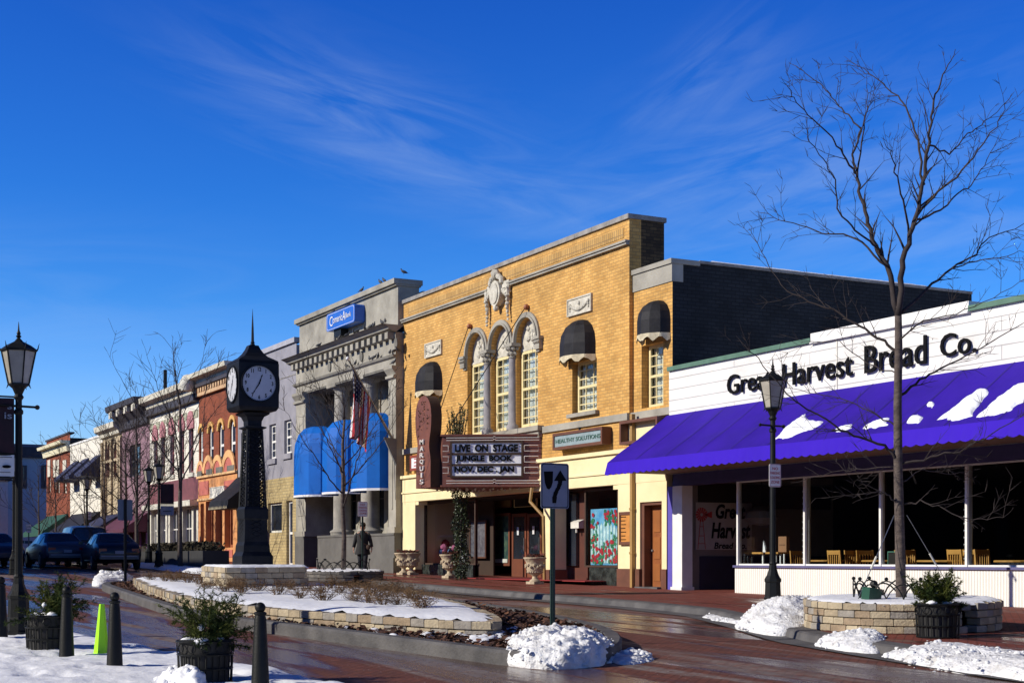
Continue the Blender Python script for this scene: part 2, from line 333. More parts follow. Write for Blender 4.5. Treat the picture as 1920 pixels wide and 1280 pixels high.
def shell(mb, x0, x1, z0, z1, y0, y1, roof=True, mi=0, left=True, right=True):
    if right: mb.quad((x1, y0, z0), (x1, y1, z0), (x1, y1, z1), (x1, y0, z1), mi)
    if left: mb.quad((x0, y0, z0), (x0, y0, z1), (x0, y1, z1), (x0, y1, z0), mi)
    mb.quad((x0, y1, z0), (x0, y1, z1), (x1, y1, z1), (x1, y1, z0), mi)
    if roof: mb.quad((x0, y0, z1), (x1, y0, z1), (x1, y1, z1), (x0, y1, z1), mi)
    return mb
def window(parent, x0, x1, z0, z1, y, cols=2, rows=2, fm=white, gm=None, fw=.06, bar=.03, mid=True, cur=False, name='window', arch=False, barm=None):
    """sash window in a reveal: the frame mesh, with its pane (and curtain) as sub-parts"""
    gm = gm or dglass; f = MB(); t = .05
    f.box(x0, x0+fw, y-t, y, z0, z1); f.box(x1-fw, x1, y-t, y, z0, z1); f.box(x0+fw, x1-fw, y-t, y, z0, z0+fw); f.box(x0+fw, x1-fw, y-t, y, z1-fw, z1)
    if mid: zm = (z0+z1)/2; f.box(x0+fw, x1-fw, y-t-.005, y, zm-fw*.45, zm+fw*.45)
    for i in range(1, cols):
        xx = x0+(x1-x0)*i/cols; f.box(xx-bar/2, xx+bar/2, y-t+.012, y-.004, z0+fw, z1-fw)
    for j in range(1, rows):
        zz = z0+(z1-z0)*j/rows
        if mid and abs(zz-(z0+z1)/2) < .05: continue
        f.box(x0+fw, x1-fw, y-t+.016, y-.008, zz-bar/2, zz+bar/2)
    fo = f.build(name, fm, parent)
    p = MB(); p.quad((x0+.01, y-.006 if False else y-.002, z0+.01), (x1-.01, y-.002, z0+.01), (x1-.01, y-.002, z1-.01), (x0+.01, y-.002, z1-.01)); p.build('pane', gm, fo)
    if cur:
        c = MB(); n = 26; yy = y+.10; zc = z0
        P = [(x0+(x1-x0)*k/n, yy+.018*math.sin(k*1.9)+.008*math.sin(k*4.3)) for k in range(n+1)]
        for (a, ya), (b, yb) in zip(P, P[1:]): c.quad((a, ya, zc), (b, yb, zc), (b, yb, z1), (a, ya, z1))
        c.build('curtain', curtain, fo, smooth='all')
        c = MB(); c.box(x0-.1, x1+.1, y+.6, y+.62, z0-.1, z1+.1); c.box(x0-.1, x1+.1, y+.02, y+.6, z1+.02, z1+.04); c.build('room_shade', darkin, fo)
    return fo
def arch_ring(mb, xc, zs, r0, r1, y0, y1, n=16, mi=0, down=0.0):
    P = [(-math.cos(math.pi*k/n), math.sin(math.pi*k/n)) for k in range(n+1)]
    for (a, b), (c, d) in zip(P, P[1:]):
        q = lambda r_, ca, sa, y: (xc+r_*ca, y, zs+r_*sa)
        mb.quad(q(r0, a, b, y0), q(r1, a, b, y0), q(r1, c, d, y0), q(r0, c, d, y0), mi)
        mb.quad(q(r1, a, b, y0), q(r1, a, b, y1), q(r1, c, d, y1), q(r1, c, d, y0), mi)
        mb.quad(q(r0, a, b, y0), q(r0, c, d, y0), q(r0, c, d, y1), q(r0, a, b, y1), mi)
    return mb
DEPS = None
def text(name, s, material, parent, loc, size, ax='x', depth_=.02, bold=0.0, rot=0.0, align='CENTER', sx=1.0, shear=0.0, spacing=1.0, yaw=0.0):
    """letters as real extruded geometry, standing upright; yaw turns the face (0 = facing -Y)"""
    cu = bpy.data.curves.new('t', 'FONT'); cu.body = s; cu.size = size; cu.extrude = depth_/2; cu.offset = bold; cu.align_x = align; cu.align_y = 'CENTER'; cu.shear = shear; cu.space_character = spacing; cu.resolution_u = 3
    ob = bpy.data.objects.new('t', cu); COL.objects.link(ob); dg = bpy.context.evaluated_depsgraph_get(); dg.update()
    me = bpy.data.meshes.new_from_object(ob.evaluated_get(dg)); bpy.data.objects.remove(ob)
    Mx = Matrix.Rotation(yaw, 4, 'Z') @ Matrix.Rotation(R(90), 4, 'X') @ Matrix.Rotation(rot, 4, 'Z') @ Matrix.Diagonal((sx, 1, 1, 1))
    me.transform(Mx); me.materials.clear(); me.materials.append(material)
    o_ = Vector(loc); p = parent
    while p is not None: o_ = o_-p.location; p = p.parent
    me.transform(Matrix.Translation(o_)); me.name = name
    o = bpy.data.objects.new(name, me); COL.objects.link(o); o.parent = parent; return o
def copy_tree(o, parent=None):
    c = o.copy(); COL.objects.link(c)
    if parent is not None: c.parent = parent
    for ch in list(o.children): copy_tree(ch, c)
    return c
def fbm(x, y, s=1.0, o=4):
    v = 0; a = .5; f = s
    for _ in range(o): v += a*noise.noise(Vector((x*f, y*f, 3.7))); a *= .5; f *= 2.1
    return v
def ell(c, rx, ry, n=24, a0=0, a1=2*math.pi): return [(c[0]+rx*math.cos(a0+(a1-a0)*k/n), c[1]+ry*math.sin(a0+(a1-a0)*k/n)) for k in range(n)]
def inpoly(x, y, P):
    c = False; j = len(P)-1
    for i in range(len(P)):
        xi, yi = P[i]; xj, yj = P[j]
        if (yi > y) != (yj > y) and x < (xj-xi)*(y-yi)/(yj-yi)+xi: c = not c
        j = i
    return c
def pdist(x, y, P):
    best = 1e9
    for i in range(len(P)):
        ax, ay = P[i]; bx, by = P[(i+1) % len(P)]; dx, dy = bx-ax, by-ay; L2 = dx*dx+dy*dy or 1e-9
        t = max(0, min(1, ((x-ax)*dx+(y-ay)*dy)/L2)); best = min(best, math.hypot(x-ax-dx*t, y-ay-dy*t))
    return best
# ---------------------------------------------------------------- ground, road, pavement, kerbs
def paving_mat(name, red1, red2, wet, salt, sx_=.10, wetamt=(.46, .53), saltamt=(.47, .58), bw=.22, bh=.11):
    M_ = bpy.data.materials.new(name); M_.use_nodes = True; nt = M_.node_tree; bs = nt.nodes['Principled BSDF']; L = nt.links.new
    tc = N(nt, 'ShaderNodeTexCoord'); mp = N(nt, 'ShaderNodeMapping'); L(tc.outputs['Object'], mp.inputs[0]); mp.inputs['Rotation'].default_value = (0, 0, R(8)); mp.inputs['Scale'].default_value = (sx_, .85, 1)
    br = N(nt, 'ShaderNodeTexBrick'); br.inputs['Scale'].default_value = 1; br.inputs['Brick Width'].default_value = bw; br.inputs['Row Height'].default_value = bh; br.inputs['Mortar Size'].default_value = .007
    mb_ = N(nt, 'ShaderNodeMapping'); mb_.inputs['Rotation'].default_value = (0, 0, R(45)); L(tc.outputs['Object'], mb_.inputs[0]); L(mb_.outputs[0], br.inputs['Vector'])
    br.inputs['Color1'].default_value = (*red1, 1); br.inputs['Color2'].default_value = (*red2, 1); br.inputs['Mortar'].default_value = (*[v*.66 for v in red2], 1)
    def nz(s, d=6, vec=mp, dist=.4):
        n = N(nt, 'ShaderNodeTexNoise'); n.inputs['Scale'].default_value = s; n.inputs['Detail'].default_value = d; n.inputs['Roughness'].default_value = .62; n.inputs['Distortion'].default_value = dist; L(vec.outputs[0], n.inputs['Vector']); return n
    def rmp(src, a, b):
        r_ = N(nt, 'ShaderNodeMapRange'); r_.inputs['From Min'].default_value = a; r_.inputs['From Max'].default_value = b; L(src.outputs[0], r_.inputs['Value']); return r_
    mps = N(nt, 'ShaderNodeMapping'); mps.inputs['Location'].default_value = (7.3, 3.1, 0); mps.inputs['Rotation'].default_value = (0, 0, R(11)); mps.inputs['Scale'].default_value = (sx_*.8, 1.1, 1); L(tc.outputs['Object'], mps.inputs[0])
    wetf = rmp(nz(1.1, 4), *wetamt); saltf = rmp(nz(1.0, 5, mps, .8), *saltamt)
    fine = N(nt, 'ShaderNodeTexNoise'); fine.inputs['Scale'].default_value = 9; fine.inputs['Detail'].default_value = 8; fine.inputs['Roughness'].default_value = .75; L(tc.outputs['Object'], fine.inputs['Vector'])
    sf = rmp(fine, .35, .62); sm_ = N(nt, 'ShaderNodeMath', operation='MULTIPLY'); L(saltf.outputs[0], sm_.inputs[0]); L(sf.outputs[0], sm_.inputs[1])
    sm2 = N(nt, 'ShaderNodeMath', operation='MULTIPLY'); sm2.inputs[1].default_value = .8; L(sm_.outputs[0], sm2.inputs[0])
    m1 = N(nt, 'ShaderNodeMix', data_type='RGBA'); L(wetf.outputs[0], m1.inputs[0]); L(br.outputs[0], m1.inputs[6])
    wb = N(nt, 'ShaderNodeMix', data_type='RGBA'); wb.inputs[0].default_value = .65; L(br.outputs[0], wb.inputs[6]); wb.inputs[7].default_value = (*wet, 1); L(wb.outputs[2], m1.inputs[7])
    m2 = N(nt, 'ShaderNodeMix', data_type='RGBA'); L(sm2.outputs[0], m2.inputs[0]); L(m1.outputs[2], m2.inputs[6]); m2.inputs[7].default_value = (*salt, 1)
    # scattered pale specks, sparkle painted into the paving colour
    gr = N(nt, 'ShaderNodeTexNoise'); gr.inputs['Scale'].default_value = 26; gr.inputs['Detail'].default_value = 3; L(tc.outputs['Object'], gr.inputs['Vector']); gf = rmp(gr, .69, .75)
    m3 = N(nt, 'ShaderNodeMix', data_type='RGBA'); L(gf.outputs[0], m3.inputs[0]); L(m2.outputs[2], m3.inputs[6]); m3.inputs[7].default_value = (.45, .43, .43, 1)
    L(m3.outputs[2], bs.inputs['Base Color'])
    rr = N(nt, 'ShaderNodeMapRange'); rr.inputs['To Min'].default_value = .82; rr.inputs['To Max'].default_value = .16; L(wetf.outputs[0], rr.inputs['Value'])
    ra = N(nt, 'ShaderNodeMath', operation='MULTIPLY_ADD'); ra.use_clamp = True; L(sm2.outputs[0], ra.inputs[0]); ra.inputs[1].default_value = .5; L(rr.outputs[0], ra.inputs[2]); L(ra.outputs[0], bs.inputs['Roughness'])
    bs.inputs['Specular IOR Level'].default_value = .28
    bp = N(nt, 'ShaderNodeBump'); bp.inputs['Strength'].default_value = .55; bp.inputs['Distance'].default_value = .008
    ha = N(nt, 'ShaderNodeMath', operation='MULTIPLY_ADD'); L(fine.outputs[0], ha.inputs[0]); ha.inputs[1].default_value = 1.0; iv = N(nt, 'ShaderNodeMath', operation='SUBTRACT'); iv.inputs[0].default_value = 1; L(br.outputs['Fac'], iv.inputs[1]); L(iv.outputs[0], ha.inputs[2])
    L(ha.outputs[0], bp.inputs['Height']); L(bp.outputs[0], bs.inputs['Normal'])
    return M_
road_m = paving_mat('wet_brick_road', (.150, .050, .032), (.105, .037, .025), (.026, .013, .009), (.24, .225, .22))
walk_m = paving_mat('brick_pavement', (.20, .048, .032), (.15, .038, .027), (.06, .020, .014), (.22, .16, .14), wetamt=(.50, .60), saltamt=(.62, .80))
far_m = mat('far_ground', (.10, .09, .085), (.35, .35, .36), .9, .05)
def sheet(xs, ys, off, name, material, clip=None):
    v = [(x, y, gz(x, y)+off) for x in xs for y in ys]; ny = len(ys); f = []
    for i in range(len(xs)-1):
        for j in range(ny-1):
            if clip and not clip((xs[i]+xs[i+1])/2, (ys[j]+ys[j+1])/2): continue
            f.append((i*ny+j, (i+1)*ny+j, (i+1)*ny+j+1, i*ny+j+1))
    mb = MB(); mb.add(v, f); o = mb.build(name, material, smooth='all'); return o
def rng(a, b, s):
    n = max(1, int(round((b-a)/s))); return [a+(b-a)*i/n for i in range(n+1)]
gxs = [-1600, -900, -500, -300, -200]+rng(-150, 12, 4)+[30, 60, 120, 400]; gys = [-600, -200, -90, -50]+rng(-30, 60, 5)+[90, 140, 300, 800, 1500]
tag(sheet(gxs, gys, -.05, 'ground', far_m), kind='structure')
KERB = [(10, 10.9), (-6, 11.3), (-11, 11.75), (-15.7, 12.7), (-18.5, 13.9), (-21, 14.9), (-24, 15.35), (-29.4, 15.7), (-35, 15.9), (-45, 16.0), (-62, 16.3), (-140, 16.5)]
def kerb_y(x):
    for (a, b), (c, d) in zip(KERB, KERB[1:]):
        if c <= x <= a: return b+(d-b)*(x-a)/(c-a)
    return KERB[0][1] if x > 10 else KERB[-1][1]
rxs = rng(-135, -45, 3)+rng(-44.5, 10, .5); rys = rng(-6, 17, .5)
tag(sheet(rxs, rys, 0, 'road', road_m), kind='structure')
mb = MB(); vs = []; f = []; NY = 14
for x in rxs:
    k = kerb_y(x)+.30
    for j in range(NY+1): y = k+(33-k)*j/NY; vs.append((x, y, gz(x, y)+SWH))
for i in range(len(rxs)-1):
    for j in range(NY): f.append((i*(NY+1)+j, (i+1)*(NY+1)+j, (i+1)*(NY+1)+j+1, i*(NY+1)+j+1))
mb.add(vs, f); tag(mb.build('pavement', walk_m, smooth='all'), kind='structure')
mb = MB()
for x0, x1 in zip(rxs, rxs[1:]):
    P = []
    for x in (x0, x1):
        k = kerb_y(x); P.append([(x, k-.45, gz(x, k)+.008), (x, k-.03, gz(x, k)+.014), (x, k, gz(x, k)+SWH-.015), (x, k+.04, gz(x, k)+SWH+.006), (x, k+.32, gz(x, k+.3)+SWH+.006)])
    for a, b, c, d in zip(P[0], P[0][1:], P[1][1:], P[1]): mb.quad(a, d, c, b)
tag(mb.build('kerb', concrete), kind='structure')
# traffic island
def resample(P, step, closed=True):
    out_ = []; n = len(P)
    for i in range(n if closed else n-1):
        a, b = Vector(P[i]), Vector(P[(i+1) % n]); k = max(1, int(round((b-a).length/step)))
        for t in range(k): out_.append(tuple(a+(b-a)*t/k))
    if not closed: out_.append(tuple(P[-1]))
    return out_
def smooth_poly(P, it=2, closed=True):
    for _ in range(it):
        n = len(P); Q = []
        for i in range(n if closed else n-1):
            a, b = Vector(P[i]), Vector(P[(i+1) % n]); Q += [tuple(a*.75+b*.25), tuple(a*.25+b*.75)]
        P = Q if closed else [P[0]]+Q+[P[-1]]
    return P
def g2(px, py, dh=0): g = gp(px, py, dh); return (g.x, g.y)
isl = [g2(182, 1103), g2(215, 1117), g2(300, 1149), g2(376, 1171), g2(554, 1194), g2(682, 1211), g2(899, 1241), g2(960, 1249), (-14.1, 8.35), (-14.9, 9.4), (-17.2, 10.7), (-21, 11.6), (-26, 12.5), (-33, 12.4), (-38.5, 10.6), (-40.2, 9.3)]
isl = smooth_poly(isl, 2)
def normals(P):
    n = len(P); out_ = []; A = sum(P[i][0]*P[(i+1) % n][1]-P[(i+1) % n][0]*P[i][1] for i in range(n)); s = 1 if A > 0 else -1
    for i in range(n):
        a, b = Vector(P[i-1]), Vector(P[(i+1) % n]); d = (b-a).normalized(); out_.append(Vector((-d.y, d.x))*s)
    return out_        # pointing inwards
def offset_poly(P, w): return [(p[0]+m_.x*w, p[1]+m_.y*w) for p, m_ in zip(P, normals(P))]
isl_r = resample(isl, .35); isl_in = offset_poly(isl_r, .20); isl_in2 = offset_poly(isl_r, .03)
mb = MB(); n = len(isl_r)
for i in range(n):
    j = (i+1) % n; a, b, c, d, e, f_ = isl_r[i], isl_r[j], isl_in2[i], isl_in2[j], isl_in[i], isl_in[j]; h = .17
    mb.quad((*a, gz(*a)-.02), (*b, gz(*b)-.02), (*b, gz(*b)+h-.03), (*a, gz(*a)+h-.03)); mb.quad((*a, gz(*a)+h-.03), (*b, gz(*b)+h-.03), (*d, gz(*d)+h), (*c, gz(*c)+h))
    mb.quad((*c, gz(*c)+h), (*d, gz(*d)+h), (*f_, gz(*f_)+h), (*e, gz(*e)+h)); mb.quad((*e, gz(*e)+h), (*f_, gz(*f_)+h), (*f_, gz(*f_)), (*e, gz(*e)))
tag(mb.build('island_kerb', concrete), kind='structure')
def patch(name, P, cell, hf, material, base=0.0, smooth='all', parent=None, grow=0.0):
    x0, x1 = min(p[0] for p in P)-cell-grow, max(p[0] for p in P)+cell+grow; y0, y1 = min(p[1] for p in P)-cell-grow, max(p[1] for p in P)+cell+grow
    nx, ny = int((x1-x0)/cell)+2, int((y1-y0)/cell)+2; idx = {}; mb = MB(); vs = []; fs = []
    def vert(i, j):
        if (i, j) not in idx:
            x, y = x0+i*cell, y0+j*cell; ins = inpoly(x, y, P); d = pdist(x, y, P)*(1 if ins else -1); idx[(i, j)] = len(vs); vs.append((x, y, gz(x, y)+base+hf(x, y, d)))
        return idx[(i, j)]
    for i in range(nx):
        for j in range(ny):
            cx, cy = x0+(i+.5)*cell, y0+(j+.5)*cell
            if inpoly(cx, cy, P) or (grow and pdist(cx, cy, P) < grow): fs.append((vert(i, j), vert(i+1, j), vert(i+1, j+1), vert(i, j+1)))
    mb.add(vs, fs); return mb.build(name, material, parent, smooth=smooth)
def edge(d, w): t = max(0, min(1, d/w)); return math.sqrt(t*(2-t))
# mulch bed surface of the island
random.seed(5)
tag(patch('mulch_ground', offset_poly(resample(isl, .5), .19), .16, lambda x, y, d: .12+.05*fbm(x, y, 4)+.03*fbm(x, y, 14, 2), mulchm), kind='structure')
NEAR = [(246, 1080), (262, 1090), (290, 1101), (330, 1113), (376, 1123), (470, 1134), (554, 1142), (636, 1147), (730, 1154), (819, 1160), (924, 1164)]
bed = [g2(a, b, .34) for a, b in NEAR]+[(-17.0, 8.85), (-18.6, 9.5), (-21.5, 10.4), (-25, 11.2), (-29, 11.5), (-33, 10.9), (-35.6, 9.6)]
bedp = smooth_poly(bed, 1)
def block_wall(name, P, courses, base, bh, bl, dep, parent=None, closed=True, cap=.015, slots=(wallblock,)):
    mb = MB(); Q = resample(P, .05, closed)
    for c in range(courses):
        L_ = 0; i = int(random.random()*3); n = len(Q); step = max(1, int(round(bl/.05)))
        if c % 2: i += step//2
        while i+step <= n-(0 if closed else 1):
            k = step+random.choice((-1, 0, 0, 1)); k = min(k, n-i) if not closed else k
            a, b = Vector(Q[i % n]), Vector(Q[(i+k) % n]); t = (b-a)
            if t.length < .03: i += max(1, k); continue
            le = t.length; t.normalize(); nrm = Vector((-t.y, t.x)); m_ = (a+b)/2; z = gz(m_.x, m_.y)+base+c*bh
            s = 1; top = (c == courses-1); jt = random.uniform(-.008, .008)-(cap if top else 0); ce = m_+nrm*(dep/2+jt) if CCW else m_-nrm*(dep/2+jt)
            hx, hy, hz = le/2-.004, dep/2, bh/2-.004; cz = z+bh/2; r_ = .010
            # bevelled block: a main box and slightly inset bigger faces
            v = []
            for zz, ins in ((-hz, r_), (-hz+r_, 0), (hz-r_, 0), (hz, r_)):
                for sx_, sy_ in ((-1, -1), (1, -1), (1, 1), (-1, 1)):
                    p = ce+t*(hx-ins)*sx_+nrm*(hy-ins)*sy_; v.append((p.x, p.y, cz+zz+random.uniform(-.002, .002)))
            f = [(3, 2, 1, 0), (12, 13, 14, 15)]
            for q in range(3):
                for w in range(4): f.append((q*4+w, q*4+(w+1) % 4, q*4+4+(w+1) % 4, q*4+4+w))
            mb.add(v, f, random.choice(range(4))); i += max(1, k)
    return mb.build(name, slots, parent)
BL = [mat('block_buff', (.50, .42, .29), (.36, .30, .21), .9, 6, .5, 30), mat('block_tan', (.42, .34, .23), (.28, .23, .16), .9, 6, .5, 30), mat('block_grey', (.34, .31, .27), (.22, .20, .18), .9, 6, .5, 30), mat('block_brown', (.36, .27, .18), (.24, .18, .12), .9, 6, .5, 30)]
CCW = sum(bedp[i][0]*bedp[(i+1) % len(bedp)][1]-bedp[(i+1) % len(bedp)][0]*bedp[i][1] for i in range(len(bedp))) > 0
rb = empty('raised_bed', (bed[0][0], bed[0][1], gz(*bed[0])), 'long low raised bed of tan tumbled blocks under snow in the middle of the street', 'planter')
block_wall('block_wall', bedp, 2, .10, .115, .24, .20, rb, slots=BL)
sb = offset_poly(resample(bedp, .4), .11)
patch('snow_top', sb, .16, lambda x, y, d: .31+.055*edge(d, .35)+.05*fbm(x, y, 1.3)+.03*fbm(x, y, 4, 3), snow, parent=rb)
# square planter under the clock
CP = gp(424, 1101, .36); c0 = (CP.x, CP.y)            # its near corner
WX, WY = c0[0]-1.7, c0[1]+1.7
def sq_ccw(x0, x1, y0, y1): return [(x0, y0), (x1, y0), (x1, y1), (x0, y1)]
bx0 = X(376, c0[1]); by1 = YX(580, c0[0])
print('clock planter', c0, bx0, by1)
cpl = empty('square_planter', (c0[0], c0[1], gz(*c0)+.3), 'square planter wall of tumbled blocks capped with snow, carrying the street clock', 'planter')
pcx, pcy = (bx0+c0[0])/2, (c0[1]+by1)/2; zt = ZX(424, 1063, c0[0]); PCZ = zt; CPB = gz(*c0)+.30
nb = 4; bhh = (zt-CPB)/nb; CCW = True
block_wall('block_wall', sq_ccw(bx0, c0[0], c0[1], by1), nb, .30, bhh, .24, .2, cpl, slots=BL)
mb = MB(); mb.box(bx0+.15, c0[0]-.15, c0[1]+.15, by1-.15, CPB, zt-.02); mb.build('soil', mulchm, cpl)
mb = MB(); n = 24
def snow_slab(mb, x0, x1, y0, y1, z, h=.05, nx=20, ny=20):
    vs = []; fs = []
    for i in range(nx+1):
        for j in range(ny+1):
            x, y = x0+(x1-x0)*i/nx, y0+(y1-y0)*j/ny; d = min(x-x0, x1-x, y-y0, y1-y); e_ = edge(d, .08)
            vs.append((x+.02*fbm(x, y, 5)*(1-e_), y+.02*fbm(y, x, 5)*(1-e_), z-.02+(h+.02)*e_+.02*fbm(x, y, 6)*e_))
    for i in range(nx):
        for j in range(ny): fs.append((i*(ny+1)+j, (i+1)*(ny+1)+j, (i+1)*(ny+1)+j+1, i*(ny+1)+j+1))
    return mb.add(vs, fs)
snow_slab(mb, bx0+.0, c0[0]-.0, c0[1]+.0, by1-.0, zt, .05); mb.build('snow_cap', snow, cpl, smooth='all')
# snow on the near paving
SN = [(-60, 1163), (9, 1162), (54, 1172), (100, 1183), (137, 1192), (160, 1196), (181, 1200), (205, 1206), (227, 1212), (257, 1212), (275, 1216), (292, 1223), (312, 1230), (345, 1233), (400, 1243), (437, 1250), (478, 1253), (515, 1262), (560, 1272), (600, 1279), (660, 1290), (760, 1320), (900, 1400), (400, 1800), (-300, 1800), (-300, 1163)]
snp = [g2(a, b) for a, b in SN]
def snh(x, y, d):
    e_ = edge(d+.05+.12*fbm(x, y, 2.2)+.05*fbm(x, y, 9, 2), .30); f = max(0.0, fbm(x*1.0+3, y*1.6, 2.6, 2)-.10)*.20; return -.012+e_*(.085+.05*fbm(x, y, .9)+.035*fbm(x, y, 3.5)+.012*abs(fbm(x, y, 13, 2))-f)
tag(patch('snow_cover', snp, .06, snh, snow, grow=.14), 'trampled snow sheet over the near left paving under the bollards', 'snow', kind='stuff')
def lumpy(P, cell, h, name, label, group=None, m_=None, s=1.0, base=0.0, parent=None, ew=.35, lump=1.0, balls=0, br=(.03, .08), p=2.6):
    """a shovelled heap: rounded body with ridged lumps and clods grown on its surface"""
    m_ = m_ or snow_d; cx = sum(q[0] for q in P)/len(P); cy = sum(q[1] for q in P)/len(P); c = Vector((cx, cy)); n = len(P)
    def Rr(a):
        d = Vector((math.cos(a), math.sin(a))); best = .05
        for i in range(n):
            A, B = Vector(P[i])-c, Vector(P[(i+1) % n])-c; e_ = B-A; den = d.x*e_.y-d.y*e_.x
            if abs(den) < 1e-9: continue
            t = (A.x*e_.y-A.y*e_.x)/den; u_ = (A.x*d.y-A.y*d.x)/den
            if t > 0 and -.001 <= u_ <= 1.001: best = max(best, t)
        return best
    NA, NR = 150, 34; RA = [Rr(2*math.pi*k/NA) for k in range(NA)]; mr = sum(RA)/NA
    RA = [(RA[k-2]+RA[k-1]+RA[k]+RA[(k+1) % NA]+RA[(k+2) % NA])/5 for k in range(NA)]
    root = empty(name, (cx, cy, gz(cx, cy)+base), label, 'snow pile', group); mb = MB(); vs = []; sc_ = min(1.0, max(.35, h*2.2))
    def surf(a, r_, zr=None):
        k = a/(2*math.pi)*NA; i = int(k) % NA; t = k-int(k); Rv = RA[i]*(1-t)+RA[(i+1) % NA]*t; x, y = cx+math.cos(a)*Rv*r_, cy+math.sin(a)*Rv*r_; hh = h*(.72+.28*(1+fbm(x*.9, y*.9, 1.2)*2))
        z = hh*(zr if zr is not None else max(0.0, 1-r_**p)**(1/p)); v = Vector((x, y, z)); q = v*1.0
        nz_ = (1-abs(noise.noise(q*5.5))*2)*.055+(1-abs(noise.noise(q*13))*2)*.030+(1-abs(noise.noise(q*27))*2)*.012; out_ = Vector((math.cos(a)*r_, math.sin(a)*r_, .9)).normalized(); v = v+out_*nz_*lump*sc_*(1 if z > .05*hh else .6)
        return Vector((v.x, v.y, v.z+gz(v.x, v.y)+base-.035))
    for i in range(NR+1):
        th_ = math.pi/2*i/NR; r_ = math.sin(th_)**(2/p); zr = math.cos(th_)**(2/p)
        for k in range(NA): vs.append(tuple(surf(2*math.pi*k/NA, r_, zr)))
    fs = []
    for i in range(NR):
        for k in range(NA): a_, b_ = i*NA+k, i*NA+(k+1) % NA; fs.append((a_, a_+NA, b_+NA, b_))
    mb.add(vs, fs)
    for _ in range(balls):
        a = random.uniform(0, 6.283); th_ = math.pi/2*random.random()**.6; r_ = math.sin(th_)**(2/p); q = surf(a, r_, math.cos(th_)**(2/p)); r_ = 1.0+random.random()*.12 if random.random() < .12 else r_
        if r_ > 1: q = Vector((cx+(q.x-cx)*r_*1.04, cy+(q.y-cy)*r_*1.04, q.z))
        rr = br[0]+(br[1]-br[0])*random.random()**2.2; mb.ball((q.x, q.y, q.z), rr, seg=8, rings=6, sc=(random.uniform(.8, 1.4), random.uniform(.8, 1.4), random.uniform(.6, 1)), jit=.16)
    mb.build('snow_body', m_, root, smooth='all'); return root
random.seed(11)
G = 'snow piles shovelled along the street'
lumpy([g2(a, b) for a, b in [(950, 1246), (1000, 1253), (1060, 1254), (1125, 1248), (1142, 1234), (1130, 1222), (1090, 1218), (1010, 1218), (966, 1228)]], .035, .29, 'snow_pile', 'chunky heap of clodded snow on the island tip before the arrow sign', G, ew=.12, balls=300, br=(.006, .034), p=3.2, lump=1.7)
lumpy([g2(a, b) for a, b in [(1140, 1238), (1165, 1246), (1205, 1243), (1222, 1233), (1195, 1224), (1165, 1226)]], .03, .10, 'snow_pile', 'small scatter of snow clods on the bricks right of the clodded heap', G, ew=.1, balls=60, br=(.015, .05))
lumpy([g2(a, b) for a, b in [(1380, 1180), (1440, 1192), (1475, 1196), (1515, 1190), (1560, 1180), (1575, 1160), (1520, 1150), (1470, 1150), (1420, 1160)]], .04, .40, 'snow_pile', 'tall snow heap between the lamp post and the round planter', G, ew=.5, balls=200, br=(.008, .03), p=1.8, lump=1.2)
lumpy([g2(a, b) for a, b in [(1312, 1157), (1350, 1166), (1400, 1174), (1450, 1178), (1440, 1166), (1390, 1158), (1340, 1152)]], .04, .09, 'snow_pile', 'thin low ridge of snow along the kerb left of the lamp post', G, ew=.15, balls=60, br=(.015, .045))
lumpy([g2(a, b) for a, b in [(1530, 1212), (1580, 1222), (1640, 1228), (1668, 1222), (1660, 1206), (1610, 1196), (1560, 1200)]], .04, .21, 'snow_pile', 'rounded snow heap at the kerb in front of the round planter', G, ew=.3, balls=120, br=(.008, .03), p=2)
lumpy([g2(a, b) for a, b in [(1655, 1232), (1720, 1248), (1800, 1262), (1900, 1274), (2040, 1300), (2060, 1262), (1900, 1232), (1850, 1226), (1760, 1214), (1700, 1212)]], .045, .20, 'snow_pile', 'long lumpy snow bank along the kerb at the right before the black pot', G, ew=.3, balls=300, br=(.008, .035), p=2)
lumpy([g2(a, b) for a, b in [(172, 1100), (205, 1098), (240, 1096), (250, 1088), (215, 1084), (180, 1092)]], .08, .3, 'snow_pile', 'snow heap on the far nose of the island by the back-to-back sign', G, ew=.6, balls=40, br=(.03, .08))
lumpy([g2(a, b) for a, b in [(298, 1284), (330, 1296), (380, 1300), (395, 1282), (372, 1272), (330, 1274)]], .025, .20, 'snow_pile', 'snow heap at the bottom edge against the middle black pot', G, snow, ew=.12, balls=50, br=(.012, .04))
lumpy([g2(a, b) for a, b in [(-40, 1282), (20, 1290), (70, 1290), (60, 1278), (10, 1270), (-40, 1270)]], .03, .08, 'snow_pile', 'low snow heap in the bottom left corner', G, snow, ew=.15)
lumpy([g2(a, b, .12) for a, b in [(600, 1212), (640, 1216), (690, 1222), (690, 1216), (640, 1210)]], .04, .0, 'snow_pile', 'x', G) if False else None
